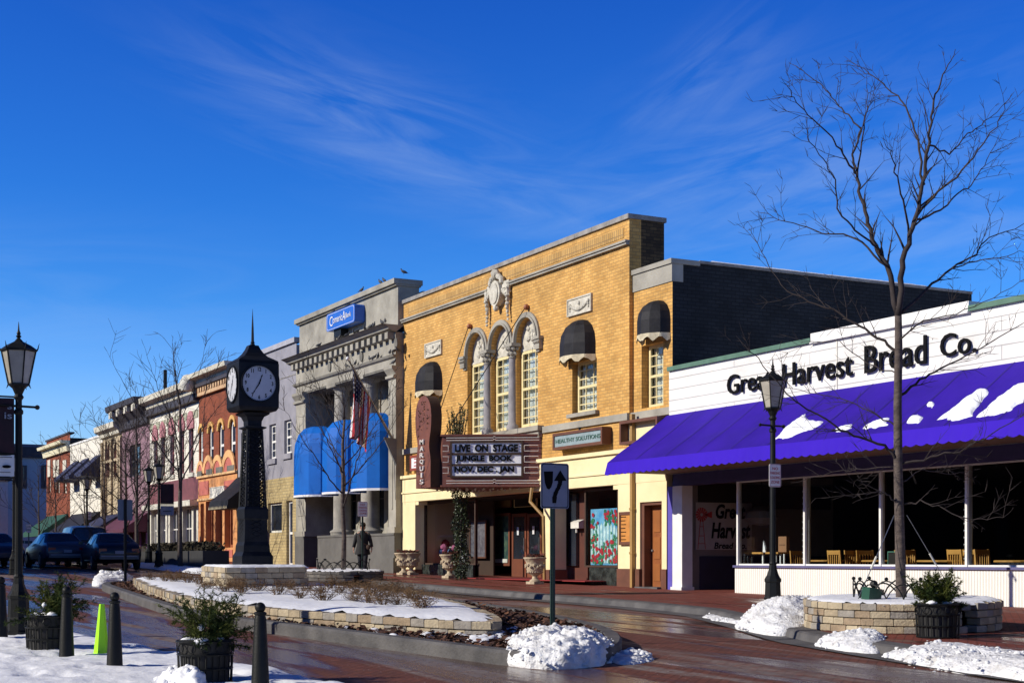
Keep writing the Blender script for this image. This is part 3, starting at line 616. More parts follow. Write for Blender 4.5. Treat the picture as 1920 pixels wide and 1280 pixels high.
# melted snow scraps on the mulch
mp_ = []
random.seed(3)
for (a, b, w, h) in [(905, 1197, 60, 8), (965, 1198, 36, 6), (870, 1190, 40, 5), (1000, 1192, 46, 7), (940, 1188, 34, 5), (800, 1188, 26, 4), (700, 1181, 22, 3), (650, 1176, 18, 3), (960, 1178, 24, 5), (500, 1158, 14, 2), (740, 1192, 20, 3)]:
    P = [(a+w*.5*math.cos(t)*random.uniform(.6, 1.1), b+h*.9*math.sin(t)*random.uniform(.6, 1.1)) for t in [2*math.pi*k/14 for k in range(14)]]
    mp_.append([g2(p, q, .15) for p, q in P])
vs = MB()
for P in mp_:
    o = patch('tmp', P, .035, lambda x, y, d: .105+.05*fbm(x, y, 4)+.07*edge(d+.04, .12)+.03*fbm(x, y, 14, 2), snow, grow=.06)
    b_ = len(vs.v); vs.v += [tuple(q.co) for q in o.data.vertices]; vs.f += [tuple(i+b_ for i in p.vertices) for p in o.data.polygons]; vs.m += [0]*len(o.data.polygons); bpy.data.objects.remove(o)
tag(vs.build('snow_scraps', snow, smooth='all'), 'scraps of melting snow scattered over the brown mulch of the island', 'snow', kind='stuff')
# leaf litter and bark clumps on the island
mb = MB(); random.seed(8); xs = [p[0] for p in isl]; ys = [p[1] for p in isl]; inner = offset_poly(isl_r, .24); cnt = 0
while cnt < 9000:
    x, y = random.uniform(min(xs), max(xs)), random.uniform(min(ys), max(ys))
    if x < -30 and random.random() < .6: continue
    if not inpoly(x, y, inner) or inpoly(x, y, bedp): continue
    cnt += 1; z = gz(x, y)+.13+.05*fbm(x, y, 4)+random.uniform(0, .05); s_ = random.uniform(.012, .045); a = random.uniform(0, 6.3); t = random.uniform(-.9, .9)
    u = Vector((math.cos(a), math.sin(a), t*.5)).normalized()*s_; w = Vector((-math.sin(a)*.7, math.cos(a)*.7, random.uniform(-.6, .8))).normalized()*s_*.6; c = Vector((x, y, z))
    mb.add([c-u-w, c+u-w, c+u+w, c-u+w], [(0, 1, 2, 3)], random.choice((0, 0, 1)))
tag(mb.build('leaf_litter', [mulchm, mat('dead_leaf', (.17, .075, .035), (.08, .03, .02), .9, 9)]), 'dark brown leaf and bark litter on the island around the raised bed', 'mulch', kind='stuff')
# ---------------------------------------------------------------- shared facade pieces
def text_fit(name, s, material, parent, x0, x1, z0, z1, y, depth_=.04, bold=0.0, spacing=1.0):
    """text on a facade facing -Y, fitted to x0..x1 and z0..z1"""
    o = text(name, s, material, parent, (0, 0, 0), 1.0, depth_=depth_, bold=bold, spacing=spacing); me = o.data
    xs = [v.co.x for v in me.vertices]; zs = [v.co.z for v in me.vertices]; a, b, c, d = min(xs), max(xs), min(zs), max(zs)
    o_ = Vector((0, 0, 0)); p = parent
    while p is not None: o_ += p.location; p = p.parent
    ys = [v.co.y for v in me.vertices]; ym = (min(ys)+max(ys))/2
    for v in me.vertices:
        v.co = Vector((x0+(v.co.x-a)/(b-a)*(x1-x0), y+(v.co.y-ym), z0+(v.co.z-c)/(d-c)*(z1-z0)))-o_
    return o
def onx(mb_or_obj): pass
def dome_awning(name, parent, x0, x1, zb, zs, zt, y0, dep, material, n=6, hem=None, hemm=None, fr=None, pw=.9):
    """half-round bay awning: polygonal plan, upright skirt from zb to zs, domed above to zt at the wall"""
    xc, rx = (x0+x1)/2, (x1-x0)/2; mb = MB(); A = [math.pi*k/n for k in range(n+1)]
    prof = [(1, zb), (1, zs)]+[(math.cos(a)**pw, zs+(zt-zs)*math.sin(a)) for a in (R(22), R(45), R(66), R(80))]
    ring = lambda q, z: [(xc-rx*q*math.cos(a)*1.0, y0-dep*q*math.sin(a), z) for a in A]
    Rg = [ring(q, z) for q, z in prof]
    # the dome keeps its width at the wall but comes in at the front
    for r0, r1 in zip(Rg, Rg[1:]):
        for i in range(n): mb.quad(r0[i], r0[i+1], r1[i+1], r1[i])
    top = Rg[-1]; mb.add(top, [tuple(range(len(top)))])
    o = mb.build(name, material, parent)
    if hem:
        h = MB(); a, b = ring(1.015, zb-.01), ring(1.015, zb+hem)
        for i in range(n): h.quad(a[i], a[i+1], b[i+1], b[i])
        h.build('hem', hemm, o)
    if fr:
        h = MB(); m_ = 40; random.seed(int(abs(x0)*10)); B = []
        for k in range(m_+1):
            t = k/m_*n; i = min(n-1, int(t)); u = t-i; p0, p1 = Vector(Rg[0][i]), Vector(Rg[0][i+1]); p = p0+(p1-p0)*u
            dz = -fr*(.75+.35*math.sin(k*.7)+random.uniform(-.12, .12)); B.append((p, Vector((p.x+(p.x-xc)*.02, p.y-.02, p.z+dz))))
        for (a, b), (c, d) in zip(B, B[1:]): h.quad(b, d, c+Vector((0, -.004, .03)), a+Vector((0, -.004, .03)))
        h.build('fringe', fringe, o, smooth='all')
    return o
def swag(mb, xc, zc, w, h, y, mi=0):
    """carved garland relief inside a panel"""
    n = 14
    for k in range(n+1):
        t = k/n*2-1; x = xc+t*w*.42; z = zc+h*.16-(1-t*t)*h*.30; r_ = h*(.085+.06*(1-abs(t)))
        mb.ball((x, y-.02, z), r_, mi, seg=7, rings=4, sc=(1, .7, 1), jit=.12)
    for sx in (-1, 1):
        for q in range(3): mb.ball((xc+sx*w*.43, y-.02, zc+h*(.18-.17*q)), h*(.10-.02*q), mi, seg=7, rings=4, sc=(1, .7, 1), jit=.12)
    mb.ball((xc, y-.02, zc+h*.2), h*.13, mi, seg=8, rings=5, sc=(.8, .7, 1))
    return mb
GZ = lambda x: gz(x, 20)+SWH-.03
# ================================================================ BREAD SHOP
random.seed(21)
SX0, SX1 = X(1254), 2.0
shop = empty('bread_shop', ((SX0+SX1)/2, 20, GZ(-19)), 'low white sided shop with long violet awning and wide dark windows', 'shop')
zt, za, zk = Z(1256, 696), Z(1255, 778), Z(1378, 1059)
print('shop', SX0, zt, za, zk)
mb = MB(); wall(mb, SX0+.01, SX1, 3.42, zt, 20); shell(mb, SX0+.01, SX1, 3.42, zt-.25, 20.3, 34, left=False); mb.quad((SX0+.01, 20, zt), (SX1, 20, zt), (SX1, 20.3, zt), (SX0+.01, 20.3, zt)); mb.quad((SX0+.01, 20.3, 3.4), (SX0+.01, 20.3, zt), (SX1, 20.3, zt), (SX1, 20.3, 3.4)); mb.build('siding_fascia', siding, shop)
mb = MB(); xa, xb = X(1523), X(1820); mb.box(SX0+.02, xa, 19.93, 20.36, zt, zt+.10); mb.box(xb, SX1, 19.93, 20.36, zt, zt+.10); mb.build('roof_trim', green_trim, shop)
mb = MB(); mb.box(xa+.002, xb-.002, 19.95, 20.36, zt, zt+.19); mb.box(xa+.002, xb-.002, 19.92, 19.949, zt-.03, zt+.01); mb.build('parapet_cap', white, shop)
mb = MB(); xj = X(1570); mb.box(xj-.015, xj+.015, 19.985, 20, za, zt-.02); mb.build('siding_joint', offwhite, shop)
xw = X(1378)                # left edge of the shop window
xr = -29.2
mb = MB(); mb.box(xw, SX1, 20, 20.22, GZ(xw)-.6, zk-.05); mb.build('knee_wall', fluted, shop)
mb = MB(); mb.box(xw-.02, SX1, 19.95, 20.26, zk-.049, zk); mb.build('window_sill', mat('sill_paint', (.10, .10, .22), (.13, .12, .25), .5), shop)
mb = MB(); mb.box(xr-.35, SX1, 19.98, 20.25, 3.13, 3.419); mb.box(xr-.35, SX1, 19.96, 19.98, 3.16, 3.24); mb.build('window_header', mat('header_paint', (.035, .03, .13), (.05, .04, .16), .6), shop)
px0, px1 = X(1266), X(1284, 20.0)
mb = MB(); mb.box(px0, px1, 19.92, 20.22, GZ(px0)-.3, 3.125); mb.box(px0-.03, px1+.03, 19.88, 20.25, GZ(px0)-.3, GZ(px0)+.10); mb.build('corner_post', white, shop)
mb = MB(); mb.box(X(1256.5), X(1265), 19.93, 20.1, GZ(px0)-.3, 3.12); mb.build('downpipe', bluepost, shop)
# interior room: floor, walls, ceiling
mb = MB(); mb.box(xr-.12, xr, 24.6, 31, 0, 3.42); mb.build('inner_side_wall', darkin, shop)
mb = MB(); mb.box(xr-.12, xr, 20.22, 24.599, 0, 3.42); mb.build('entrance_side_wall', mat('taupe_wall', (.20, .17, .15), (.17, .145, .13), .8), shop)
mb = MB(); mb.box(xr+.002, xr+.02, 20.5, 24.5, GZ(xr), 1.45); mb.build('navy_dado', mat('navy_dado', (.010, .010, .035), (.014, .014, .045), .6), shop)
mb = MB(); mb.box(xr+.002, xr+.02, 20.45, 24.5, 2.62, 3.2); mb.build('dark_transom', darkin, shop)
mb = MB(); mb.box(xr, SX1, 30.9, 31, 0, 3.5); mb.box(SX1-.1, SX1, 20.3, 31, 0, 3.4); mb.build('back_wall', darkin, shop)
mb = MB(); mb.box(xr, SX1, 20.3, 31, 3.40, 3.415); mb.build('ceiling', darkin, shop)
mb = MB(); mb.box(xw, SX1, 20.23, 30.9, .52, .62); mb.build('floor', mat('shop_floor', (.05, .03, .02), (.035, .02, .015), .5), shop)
mb = MB()
for a, b in ((1535, 1568), (1655, 1662)): mb.box(X(a, 25), X(b, 25), 25, 25.3, .6, 3.4)
mb.build('inner_pillar', darkbrown, shop)
mb = MB(); mb.box(X(1690, 30), X(1725, 30), 30.7, 30.85, 1.3, 2.5); mb.build('menu_board', mat('dim_board', (.05, .05, .055), (.03, .03, .035), .7), shop)
mb = MB(); mb.box(X(1776, 29), X(1789, 29), 28.9, 28.95, 1.55, 2.35); mb.build('notice_sheet', offwhite, shop)
# mullions, columns and panes
wb = [1378, 1503, 1645, 1806, 1990, 2200]
for i, (a, b) in enumerate(zip(wb, wb[1:])):
    xa_, xb_ = X(a), min(X(b), SX1-.1); f = MB(); f.box(xa_, xa_+.055, 20.04, 20.14, zk, 3.128)
    f.box(xa_+.055, xb_, 20.06, 20.12, zk, zk+.035); f.box(xa_+.055, xb_, 20.06, 20.12, 3.10, 3.128)
    w_ = f.build('window', white, shop); p = MB(); p.quad((xa_+.05, 20.09, zk), (xb_, 20.09, zk), (xb_, 20.09, 3.12), (xa_+.05, 20.09, 3.12)); p.build('pane', glass, w_)
f = MB(); f.box(xw, xw+.05, 20.16, 23, zk-.3, zk-.26); p = MB(); p.quad((xw+.03, 20.15, zk), (xw+.03, 23, zk), (xw+.03, 23, 3.12), (xw+.03, 20.15, 3.12)); p.build('side_pane', glass, shop)
f = MB(); f.box(xw, xw+.06, 20.22, 23, .55, zk-.02); f.build('side_knee_wall', fluted, shop)
for a in (1515, 1818):
    mb = MB(); mb.lathe((X(a, 20.35), 20.35, zk), [(.055, 0), (.055, 3.39-zk)], 12); mb.build('round_column', white, shop, smooth=True)
    mb = MB(); 
    for k in range(12): mb.ball((X(a-10, 20.2), 20.2, zk+.15+k*.13), .012, seg=6, rings=4)
    mb.build('string_light', signwhite, shop)
# awning
AP = [(20.0, za), (19.55, za-.34), (19.1, za-.66), (18.7, za-.92), (18.32, 3.66)]
def awn_z(y):
    for (a, b), (c, d) in zip(AP, AP[1:]):
        if c <= y <= a: return b+(d-b)*(a-y)/(a-c)
    return AP[0][1] if y > 20 else AP[-1][1]
AX0, AX1 = -29.86, 1.9
mb = MB(); n = 240
xs = [AX0+(AX1-AX0)*k/n for k in range(n+1)]
def aw(x, y, z): q = abs(((x+29.86)/1.22) % 1-.5)*2; return (x, y, z-.030*(1-q**3)*max(0, (20-y))*max(0, y-18.25)*1.3+.008*fbm(x, y, 1.0))
for a, b in zip(xs, xs[1:]):
    for (y0, z0), (y1, z1) in zip(AP, AP[1:]):
        mb.quad(aw(a, y1, z1), aw(b, y1, z1), aw(b, y0, z0), aw(a, y0, z0))
mb.add([(AX0, y, z) for y, z in AP]+[(AX0, 18.25, 3.42), (AX0, 20, 3.44)], [tuple(range(7))]); mb.add([(AX1, y, z) for y, z in AP]+[(AX1, 18.25, 3.42), (AX1, 20, 3.44)], [tuple(range(7))])
awn = mb.build('awning', purple, shop, smooth='all')
mb = MB(); n = 1000
def sc(x): return 3.385-.035*abs(math.sin(math.pi*(x-AX0)/.26))
xs = [AX0+(AX1-AX0)*k/n for k in range(n+1)]
for a, b in zip(xs, xs[1:]):
    for off in (0, .012): mb.quad((a, 18.24+off, sc(a)), (b, 18.24+off, sc(b)), (b, 18.32+off, 3.66), (a, 18.32+off, 3.66))
mb.build('valance', mat('violet_valance', (.040, .009, .46), (.035, .008, .42), .7, 1.2, spec=.15), awn)
mb = MB(); xk = AX0+1.22
while xk < AX1:
    for (y0, z0), (y1, z1) in zip(AP, AP[1:]):
        a, b = aw(xk, y1, z1), aw(xk, y0, z0); mb.quad((xk-.012, a[1], a[2]+.007), (xk+.012, a[1], a[2]+.007), (xk+.012, b[1], b[2]+.007), (xk-.012, b[1], b[2]+.007))
    xk += 1.22
mb.build('canvas_seam', mat('violet_seam', (.016, .004, .17), (.012, .003, .13), .8), awn)
mb = MB(); mb.box(AX0+.03, AX1, 18.34, 19.95, 3.425, 3.435); mb.build('soffit', tanu, awn)
mb = MB()
def awn_pt(px, py):
    lo, hi = 18.32, 20.0
    for _ in range(40):
        y = (lo+hi)/2; x = X(px, y)
        if pix(x, y, awn_z(y))[1] > py: lo = y
        else: hi = y
    return (X(px, y), y)
random.seed(4)
SNA = [[(1450, 824), (1470, 820), (1500, 810), (1540, 795), (1545, 788), (1520, 786), (1508, 778), (1490, 790), (1468, 808)],
 [(1562, 807), (1580, 808), (1596, 802), (1594, 796), (1578, 798)], [(1620, 801), (1640, 803), (1664, 795), (1663, 784), (1645, 786)],
 [(1698, 792), (1722, 791), (1733, 781), (1720, 776), (1705, 783)], [(1735, 760), (1748, 761), (1752, 752), (1740, 753)],
 [(1754, 787), (1790, 789), (1822, 778), (1830, 766), (1843, 748), (1852, 730), (1838, 726), (1815, 742), (1780, 768)],
 [(1832, 780), (1870, 778), (1900, 765), (1935, 742), (1960, 715), (1930, 712), (1900, 722), (1865, 748)]]
for k, P in enumerate(SNA):
    Q = [awn_pt(a, b) for a, b in P]; c = .022
    x0, x1 = min(q[0] for q in Q)-.12, max(q[0] for q in Q)+.12; y0, y1 = min(q[1] for q in Q)-.12, min(20, max(q[1] for q in Q)+.12); idx = {}; vs = []; fs = []
    nx, ny = int((x1-x0)/c)+2, int((y1-y0)/c)+2
    def vt(i, j):
        if (i, j) not in idx:
            x, y = x0+i*c, y0+j*c; d = pdist(x, y, Q)*(1 if inpoly(x, y, Q) else -1); idx[(i, j)] = len(vs); vs.append((x, y, aw(x, y, awn_z(min(20, max(18.33, y))))[2]-.016+.085*edge(d-.01+.16*fbm(x*.8, y*1.6, 3.2, 4), .2)*(1+.5*fbm(x, y, 6))))
        return idx[(i, j)]
    for i in range(nx):
        for j in range(ny):
            if inpoly(x0+(i+.5)*c, y0+(j+.5)*c, Q) or pdist(x0+(i+.5)*c, y0+(j+.5)*c, Q) < .10: fs.append((vt(i, j), vt(i+1, j), vt(i+1, j+1), vt(i, j+1)))
    m_ = MB(); m_.add(vs, fs); m_.build('snow_patch', snow, awn, smooth='all')
# lettering on the fascia
sg = empty('shop_lettering', (X(1600), 19.98, Z(1600, 690)), 'raised black shop name letters on the white sided fascia above the violet awning', 'sign')
for w_, a, b, t, bt in (('Great', 1367, 1449, 694, 742), ('Harvest', 1471, 1602, 669, 724), ('Bread', 1625, 1741, 634, 696), ('Co.', 1767, 1834, 624, 668)):
    z0, z1 = Z(b, {'Great': 727, 'Harvest': 704, 'Bread': 682, 'Co.': 660}[w_]), Z(a, {'Great': 704, 'Harvest': 683, 'Bread': 656, 'Co.': 628}[w_]+0)
    if w_ == 'Bread': z1 = Z(1735, 629)
    text_fit('word', w_, textblk, sg, X(a), X(b), z0, z1, 19.95, depth_=.035, bold=.004)
# banner inside the entrance (on a wall facing +X)
bn = empty('windmill_banner', (xr+.03, 21.2, 1.6), 'pale banner with red windmill and handwritten bread shop name inside the entrance', 'banner')
zb0, zb1 = ZX(1303, 1030, xr), ZX(1303, 941, xr); yb0, yb1 = YX(1303, xr), YX(1408, xr)
mb = MB(); mb.box(xr+.025, xr+.035, yb0, yb1, zb0, zb1); mb.build('cloth', mat('banner_cloth', (.42, .37, .33), (.36, .32, .29), .8), bn)
def textX(name, s, m_, parent, x, y0, y1, z0, z1, bold=0.0, shear=0.0, depth_=.006):
    o = text(name, s, m_, parent, (0, 0, 0), 1.0, depth_=depth_, bold=bold, shear=shear, yaw=R(90)); me = o.data
    ys = [v.co.y for v in me.vertices]; zs = [v.co.z for v in me.vertices]; xs = [v.co.x for v in me.vertices]
    o_ = Vector((0, 0, 0)); p = parent
    while p is not None: o_ += p.location; p = p.parent
    a, b, c, d = min(ys), max(ys), min(zs), max(zs); xm = (min(xs)+max(xs))/2
    for v in me.vertices: v.co = Vector((x+v.co.x-xm, y0+(v.co.y-a)/(b-a)*(y1-y0), z0+(v.co.z-c)/(d-c)*(z1-z0)))-o_
    return o
bw, bh = yb1-yb0, zb1-zb0
textX('word', 'Great', textblk, bn, xr+.042, yb0+bw*.35, yb0+bw*.88, zb0+bh*.66, zb0+bh*.97, .03, .2)
textX('word', 'Harvest', textblk, bn, xr+.042, yb0+bw*.27, yb0+bw*.97, zb0+bh*.24, zb0+bh*.58, .03, .2)
textX('word', 'Bread Co.', textblk, bn, xr+.042, yb0+bw*.32, yb0+bw*.90, zb0+bh*.02, zb0+bh*.16, .02, .2)
mb = MB(); wy, wz = yb0+bw*.10, zb0+bh*.74; xx = xr+.042
for k in range(14):
    a = 2*math.pi*k/14; u = Vector((0, math.cos(a), math.sin(a))); w = Vector((0, -math.sin(a), math.cos(a))); c = Vector((xx, wy, wz)); mb.add([c+u*.04-w*.008, c+u*.17-w*.028, c+u*.17+w*.028, c+u*.04+w*.008], [(0, 1, 2, 3)])
mb.quad((xx, wy+.1, wz-.02), (xx, wy+.30, wz-.08), (xx, wy+.30, wz+.08), (xx, wy+.1, wz+.02))
for s_ in (-1, 1): mb.quad((xx, wy+s_*.03-.008, wz-.1), (xx, wy+s_*.03+.008, wz-.1), (xx, wy+s_*.11+.008, zb0+bh*.02), (xx, wy+s_*.11-.008, zb0+bh*.02))
for q in (.25, .55, .8): mb.box(xx-.002, xx+.001, wy-.04-.06*q, wy+.04+.06*q, wz-.1-(wz-.1-zb0)*q-.007, wz-.1-(wz-.1-zb0)*q+.007)
mb.build('windmill', textred, bn)
lamp = empty('window_lampshade', (X(1428, 22), 22, 2.0), 'dim round hanging lampshade behind the shop window by the windmill banner', 'lamp shade')
mb = MB(); mb.lathe((X(1428, 22), 22, ZX(1428, 985, X(1428, 22))), [(.05, 0), (.28, .04), (.40, .18), (.36, .34), (.18, .46), (.04, .48)], 16); mb.build('shade', mat('lampshade', (.24, .22, .20), (.2, .18, .16), .8), lamp, smooth=True)
mb = MB(); mb.lathe((X(1428, 22), 22, 2.3), [(.01, 0), (.01, 1.1)], 6); mb.build('cord', black, lamp)
# chairs and tables seen over the knee wall
def make_chair():
    r_ = empty('wooden_chair', (0, 0, 0)); m_ = MB(); m_.box(-.21, .21, -.21, .21, .43, .465); m_.build('seat', woodc, r_)
    for sx in (-1, 1):
        for sy, h in ((-1, .43), (1, .43)):
            l = MB(); l.box(sx*.19-.018, sx*.19+.018, sy*.19-.018, sy*.19+.018, 0, h-.001); l.build('leg', woodc, r_)
    b = MB()
    for sx in (-1, 1): b.obox((sx*.19, .215, .70), (1, 0, 0), (0, 1, 0), (0, .10, 1), .018, .014, .25)
    b.obox((0, .235, .90), (1, 0, 0), (0, 1, 0), (0, .1, 1), .171, .012, .045); b.obox((0, .20, .56), (1, 0, 0), (0, 1, 0), (0, .1, 1), .171, .010, .02)
    for k in range(5): b.box(-.13+k*.065-.011, -.13+k*.065+.011, .209, .225, .575, .86)
    b.build('backrest', woodc, r_); return r_
ch = make_chair(); first = True
CH = [(1580, 20.75, 180, 'first wooden chair facing the window, slatted back, right of the round column'), (1612, 20.9, 95, 'wooden chair turned sideways beside the first slatted chair, left of the thin mullion'), (1633, 21.1, 80, 'wooden chair half behind the thin middle mullion'),
      (1705, 21.2, 200, 'wooden chair just right of the big tree trunk, back to the glass'), (1722, 20.9, 100, 'wooden chair side on between tree trunk and window table'), (1808, 20.9, 175, 'wooden chair behind the right hand pair of window columns'), (1838, 21.1, 170, 'wooden chair right of the right hand window columns'), (1860, 20.9, 95, 'last wooden chair at the right of the shop window'), (1508, 21.0, 90, 'wooden chair half hidden by the left round column')]
for px, y, rz, lb in CH:
    o = ch if first else copy_tree(ch); first = False
    o.location = (X(px, y), y, .62); o.rotation_euler = (0, 0, R(rz)); tag(o, lb, 'chair', 'wooden chairs inside the shop window')
def make_table(px, y, lb, w=.4):
    t = empty('wooden_table', (X(px, y), y, .62), lb, 'table', 'wooden tables inside the shop window'); x = X(px, y)
    m_ = MB(); m_.lathe((x, y, .62+.70), [(w-.02, 0), (w, .01), (w, .035), (w-.02, .045)], 20); m_.build('table_top', woodc, t)
    m_ = MB(); m_.lathe((x, y, .62), [(.22, 0), (.22, .03), (.04, .06), (.035, .69)], 12); m_.build('pedestal', black, t)
make_table(1553, 21.1, 'wooden table left of the first slatted chair'); make_table(1652, 21.0, 'wooden table behind the thin middle mullion'); make_table(1768, 20.9, 'wooden table alone between the tree and the right columns', .5); make_table(1905, 20.9, 'wooden table at the right edge of the shop window')
t = empty('display_stand', (X(1438, 20.9), 20.9, .62), 'small wooden display stand with white legs behind the lamp post in the window', 'stand'); x = X(1450, 20.9)
m_ = MB(); m_.box(X(1423, 20.9), X(1472, 20.9), 20.7, 21.1, 1.50, 1.54); m_.build('shelf', woodc, t)
for a in (1431, 1456, 1464, 1471):
    m_ = MB(); m_.box(X(a, 20.8)-.018, X(a, 20.8)+.018, 20.78, 20.81, .62, 1.498); m_.build('leg', white, t)
t = empty('brown_carton', (X(1467, 20.9), 20.9, 1.54), 'brown cardboard panel standing on the display stand in the window', 'carton'); m_ = MB(); m_.box(X(1462, 20.9), X(1477, 20.9), 20.86, 20.95, 1.54, 1.89); m_.build('panel', mat('cardboard', (.34, .17, .08), (.28, .14, .065), .8), t); m_ = MB(); m_.box(X(1464, 20.9), X(1475, 20.9), 20.845, 20.859, 1.70, 1.705); m_.build('fold', darkbrown, t)
t = empty('white_card', (X(1434, 20.85), 20.85, 1.54), 'folded white card standing on the display stand left of the lamp post', 'card'); m_ = MB(); m_.prism([(X(1432, 20.85), 1.54), (X(1438, 20.85), 1.54), (X(1433, 20.85), 1.80)], 'y', 20.82, 20.86); m_.build('sheet', signwhite, t)
t = empty('green_frame', (X(1672, 20.6), 20.6, 1.0), 'small green framed board standing behind the window sill left of the trunk', 'board'); m_ = MB(); a, b = X(1664, 20.6), X(1684, 20.6)
m_.box(a, b, 20.6, 20.63, 1.52, 1.54); m_.box(a, a+.02, 20.6, 20.63, .63, 1.519); m_.box(b-.02, b, 20.6, 20.63, .63, 1.519); m_.build('frame', mat('green_frame_paint', (.08, .22, .16), (.06, .18, .13), .5), t); m_ = MB(); m_.box(a+.021, b-.021, 20.61, 20.62, .64, 1.51); m_.build('panel', darkin, t)
# ================================================================ THEATRE
random.seed(31)
TX0, TX1 = X(757), X(1180); WX1 = X(1254)-.02; TZ = Z(1179, 410); TT = Z(1179, 401); WZ = Z(1252, 484)
th = empty('theatre_building', ((TX0+WX1)/2, 20, GZ(-37)), 'yellow brick theatre with triple arched windows and cream painted ground floor', 'theatre')
Zband = Z(1253, 762); Zct, Zcb = Z(1170, 842), Z(1161, 908)
MIDX = (TX0+TX1)/2; aw_ = .645
ARC = [-40.18, -38.58, -36.98]; zsp = Z(942, 650); zsill = Z(957, 806)
print('theatre', TX0, TX1, WX1, TZ, WZ, 'arch spring', zsp, 'sill', zsill)
wr = (X(1073), X(1119), Z(1095, 773), Z(1095, 676)); wl = (2*MIDX-wr[1], 2*MIDX-wr[0], wr[2], wr[3])
holes = [(a-aw_, a+aw_, zsill, zsp+aw_, True) for a in ARC]+[wr, wl]
mb = MB(); wall(mb, TX0, TX1, Zct, TZ, 20, holes, d=.32); mb.quad((TX1, 20, Zct), (TX1, 20.35, Zct), (TX1, 20.35, TZ), (TX1, 20, TZ)); m3 = MB(); m3.quad((TX1, 20.35, WZ-1), (TX1, 21.05, WZ-1), (TX1, 21.05, TZ), (TX1, 20.35, TZ)); m3.build('stain_shade_return', ystain, th); mb.quad((TX0, 20, Zct), (TX0, 20, TZ), (TX0, 21.05, TZ), (TX0, 21.05, Zct)); mb.quad((TX1, 21.05, WZ-1), (TX0, 21.05, WZ-1), (TX0, 21.05, TZ), (TX1, 21.05, TZ))
mb.build('brick_facade', ybrick, th)
mb = MB(); ww = (X(1203, 20.12), X(1244, 20.12), Z(1220, 763, 20.12), Z(1220, 645, 20.12)); wall(mb, TX1+.001, WX1, Zct, WZ-.55, 20.12, [ww], d=.3); mb.build('wing_facade', ybrick, th)
mb = MB(); mb.box(TX1+.002, WX1+.02, 20.09, 20.42, WZ-.549, WZ-.12); mb.box(TX1+.004, WX1+.05, 20.05, 20.9, WZ-.119, WZ); mb.build('wing_coping', stone, th)
mb = MB(); YB = YX(1822, WX1); mb.quad((WX1, 20.12, 0), (WX1, 20.9, 0), (WX1, 20.9, WZ-.12), (WX1, 20.12, WZ-.12)); shell(mb, TX0, WX1-.001, 0, WZ-.05, 20.9, YB, left=True); mb.build('side_wall', dbrick, th)
mb = MB(); mb.box(WX1-.22, WX1+.03, 20.905, YB, WZ-.049, WZ+.02); mb.build('side_coping', capstone, th)
mb = MB(); snow_slab(mb, WX1-.24, WX1+.02, 21.2, YB-1.5, WZ+.01, .05, 4, 60); mb.build('parapet_snow', snow, th, smooth='all')
mb = MB(); mb.box(TX0+.01, TX1+.04, 19.94, 21.10, TZ+.001, TT); 
for k in range(17): x = TX0+(TX1-TX0)*k/16; mb.box(x-.012, x+.012, 19.935, 19.945, TZ+.002, TT-.002)
mb.build('coping', capstone, th)
zm = Z(1178, 451); zm2 = Z(1178, 459); zs1, zs0 = Z(1178, 424), Z(1178, 446)
CX = X(938)
mb = MB(); mb.box(TX0+.4, TX1-.25, 19.985, 19.999, zs0+.04, zs1); mb.build('soldier_course', ysold, th)
mb = MB(); mb.box(TX0+.002, CX-.62, 19.90, 19.999, zm2, zm-.05); mb.box(TX0+.002, CX-.62, 19.86, 19.999, zm-.049, zm); mb.box(CX+.62, TX1, 19.90, 19.999, zm2, zm-.05); mb.box(CX+.62, TX1+.03, 19.86, 19.999, zm-.049, zm); mb.build('moulding', stone, th)
# cartouche with hanging garlands
cz0, cz1 = Z(938, 577), Z(938, 520); cc = (cz0+cz1)/2; ch_ = (cz1-cz0)/2
mb = MB(); mb.prism([(CX+.33*math.cos(t)*(1.0), cc+ch_*.84*math.sin(t)-.04) for t in [2*math.pi*k/24 for k in range(24)]], 'y', 19.80, 20.0)
mb.prism([(CX+.24*math.cos(t), cc+ch_*.68*math.sin(t)-.04) for t in [2*math.pi*k/24 for k in range(24)]], 'y', 19.77, 19.80)
for k in range(9):
    t = math.pi*(k/8); mb.ball((CX+.36*math.cos(t), 19.86, cc+ch_*.62+.18*math.sin(t)), .09, seg=7, rings=4, jit=.15)
mb.ball((CX, 19.84, cz1+.08), .15, seg=8, rings=5, jit=.1); mb.ball((CX, 19.86, cz0-.02), .10, seg=7, rings=5)
for s_ in (-1, 1):
    mb.box(CX+s_*.40-.06, CX+s_*.70+.06, 19.88, 19.999, zm2-.02, zm+.06)
    for k in range(9): mb.ball((CX+s_*(.66+.02*math.sin(k)), 19.90, zm2-.05-k*.115), .10-.007*k, seg=7, rings=4, jit=.2)
    for k in range(5): mb.ball((CX+s_*(.42+.05*k), 19.88, zm2-.10-k*.03), .08, seg=7, rings=4, jit=.2)
mb.build('cartouche', terra, th, smooth=True)
def relief(x0, x1, z0, z1):
    f = MB(); f.box(x0, x1, 19.965, 19.999, z0, z1); f.box(x0, x1, 19.94, 19.964, z1-.04, z1); f.box(x0, x1, 19.94, 19.964, z0, z0+.04); f.box(x0, x0+.04, 19.94, 19.964, z0+.041, z1-.041); f.box(x1-.04, x1, 19.94, 19.964, z0+.041, z1-.041)
    swag(f, (x0+x1)/2, (z0+z1)/2-.02, (x1-x0)*.9, (z1-z0)*.95, 19.965); f.build('relief_panel', terra, th, smooth=True)
r0 = (X(1066), X(1111), Z(1088, 589), Z(1088, 556)); relief(*r0); relief(2*MIDX-r0[1], 2*MIDX-r0[0], r0[2], r0[3])
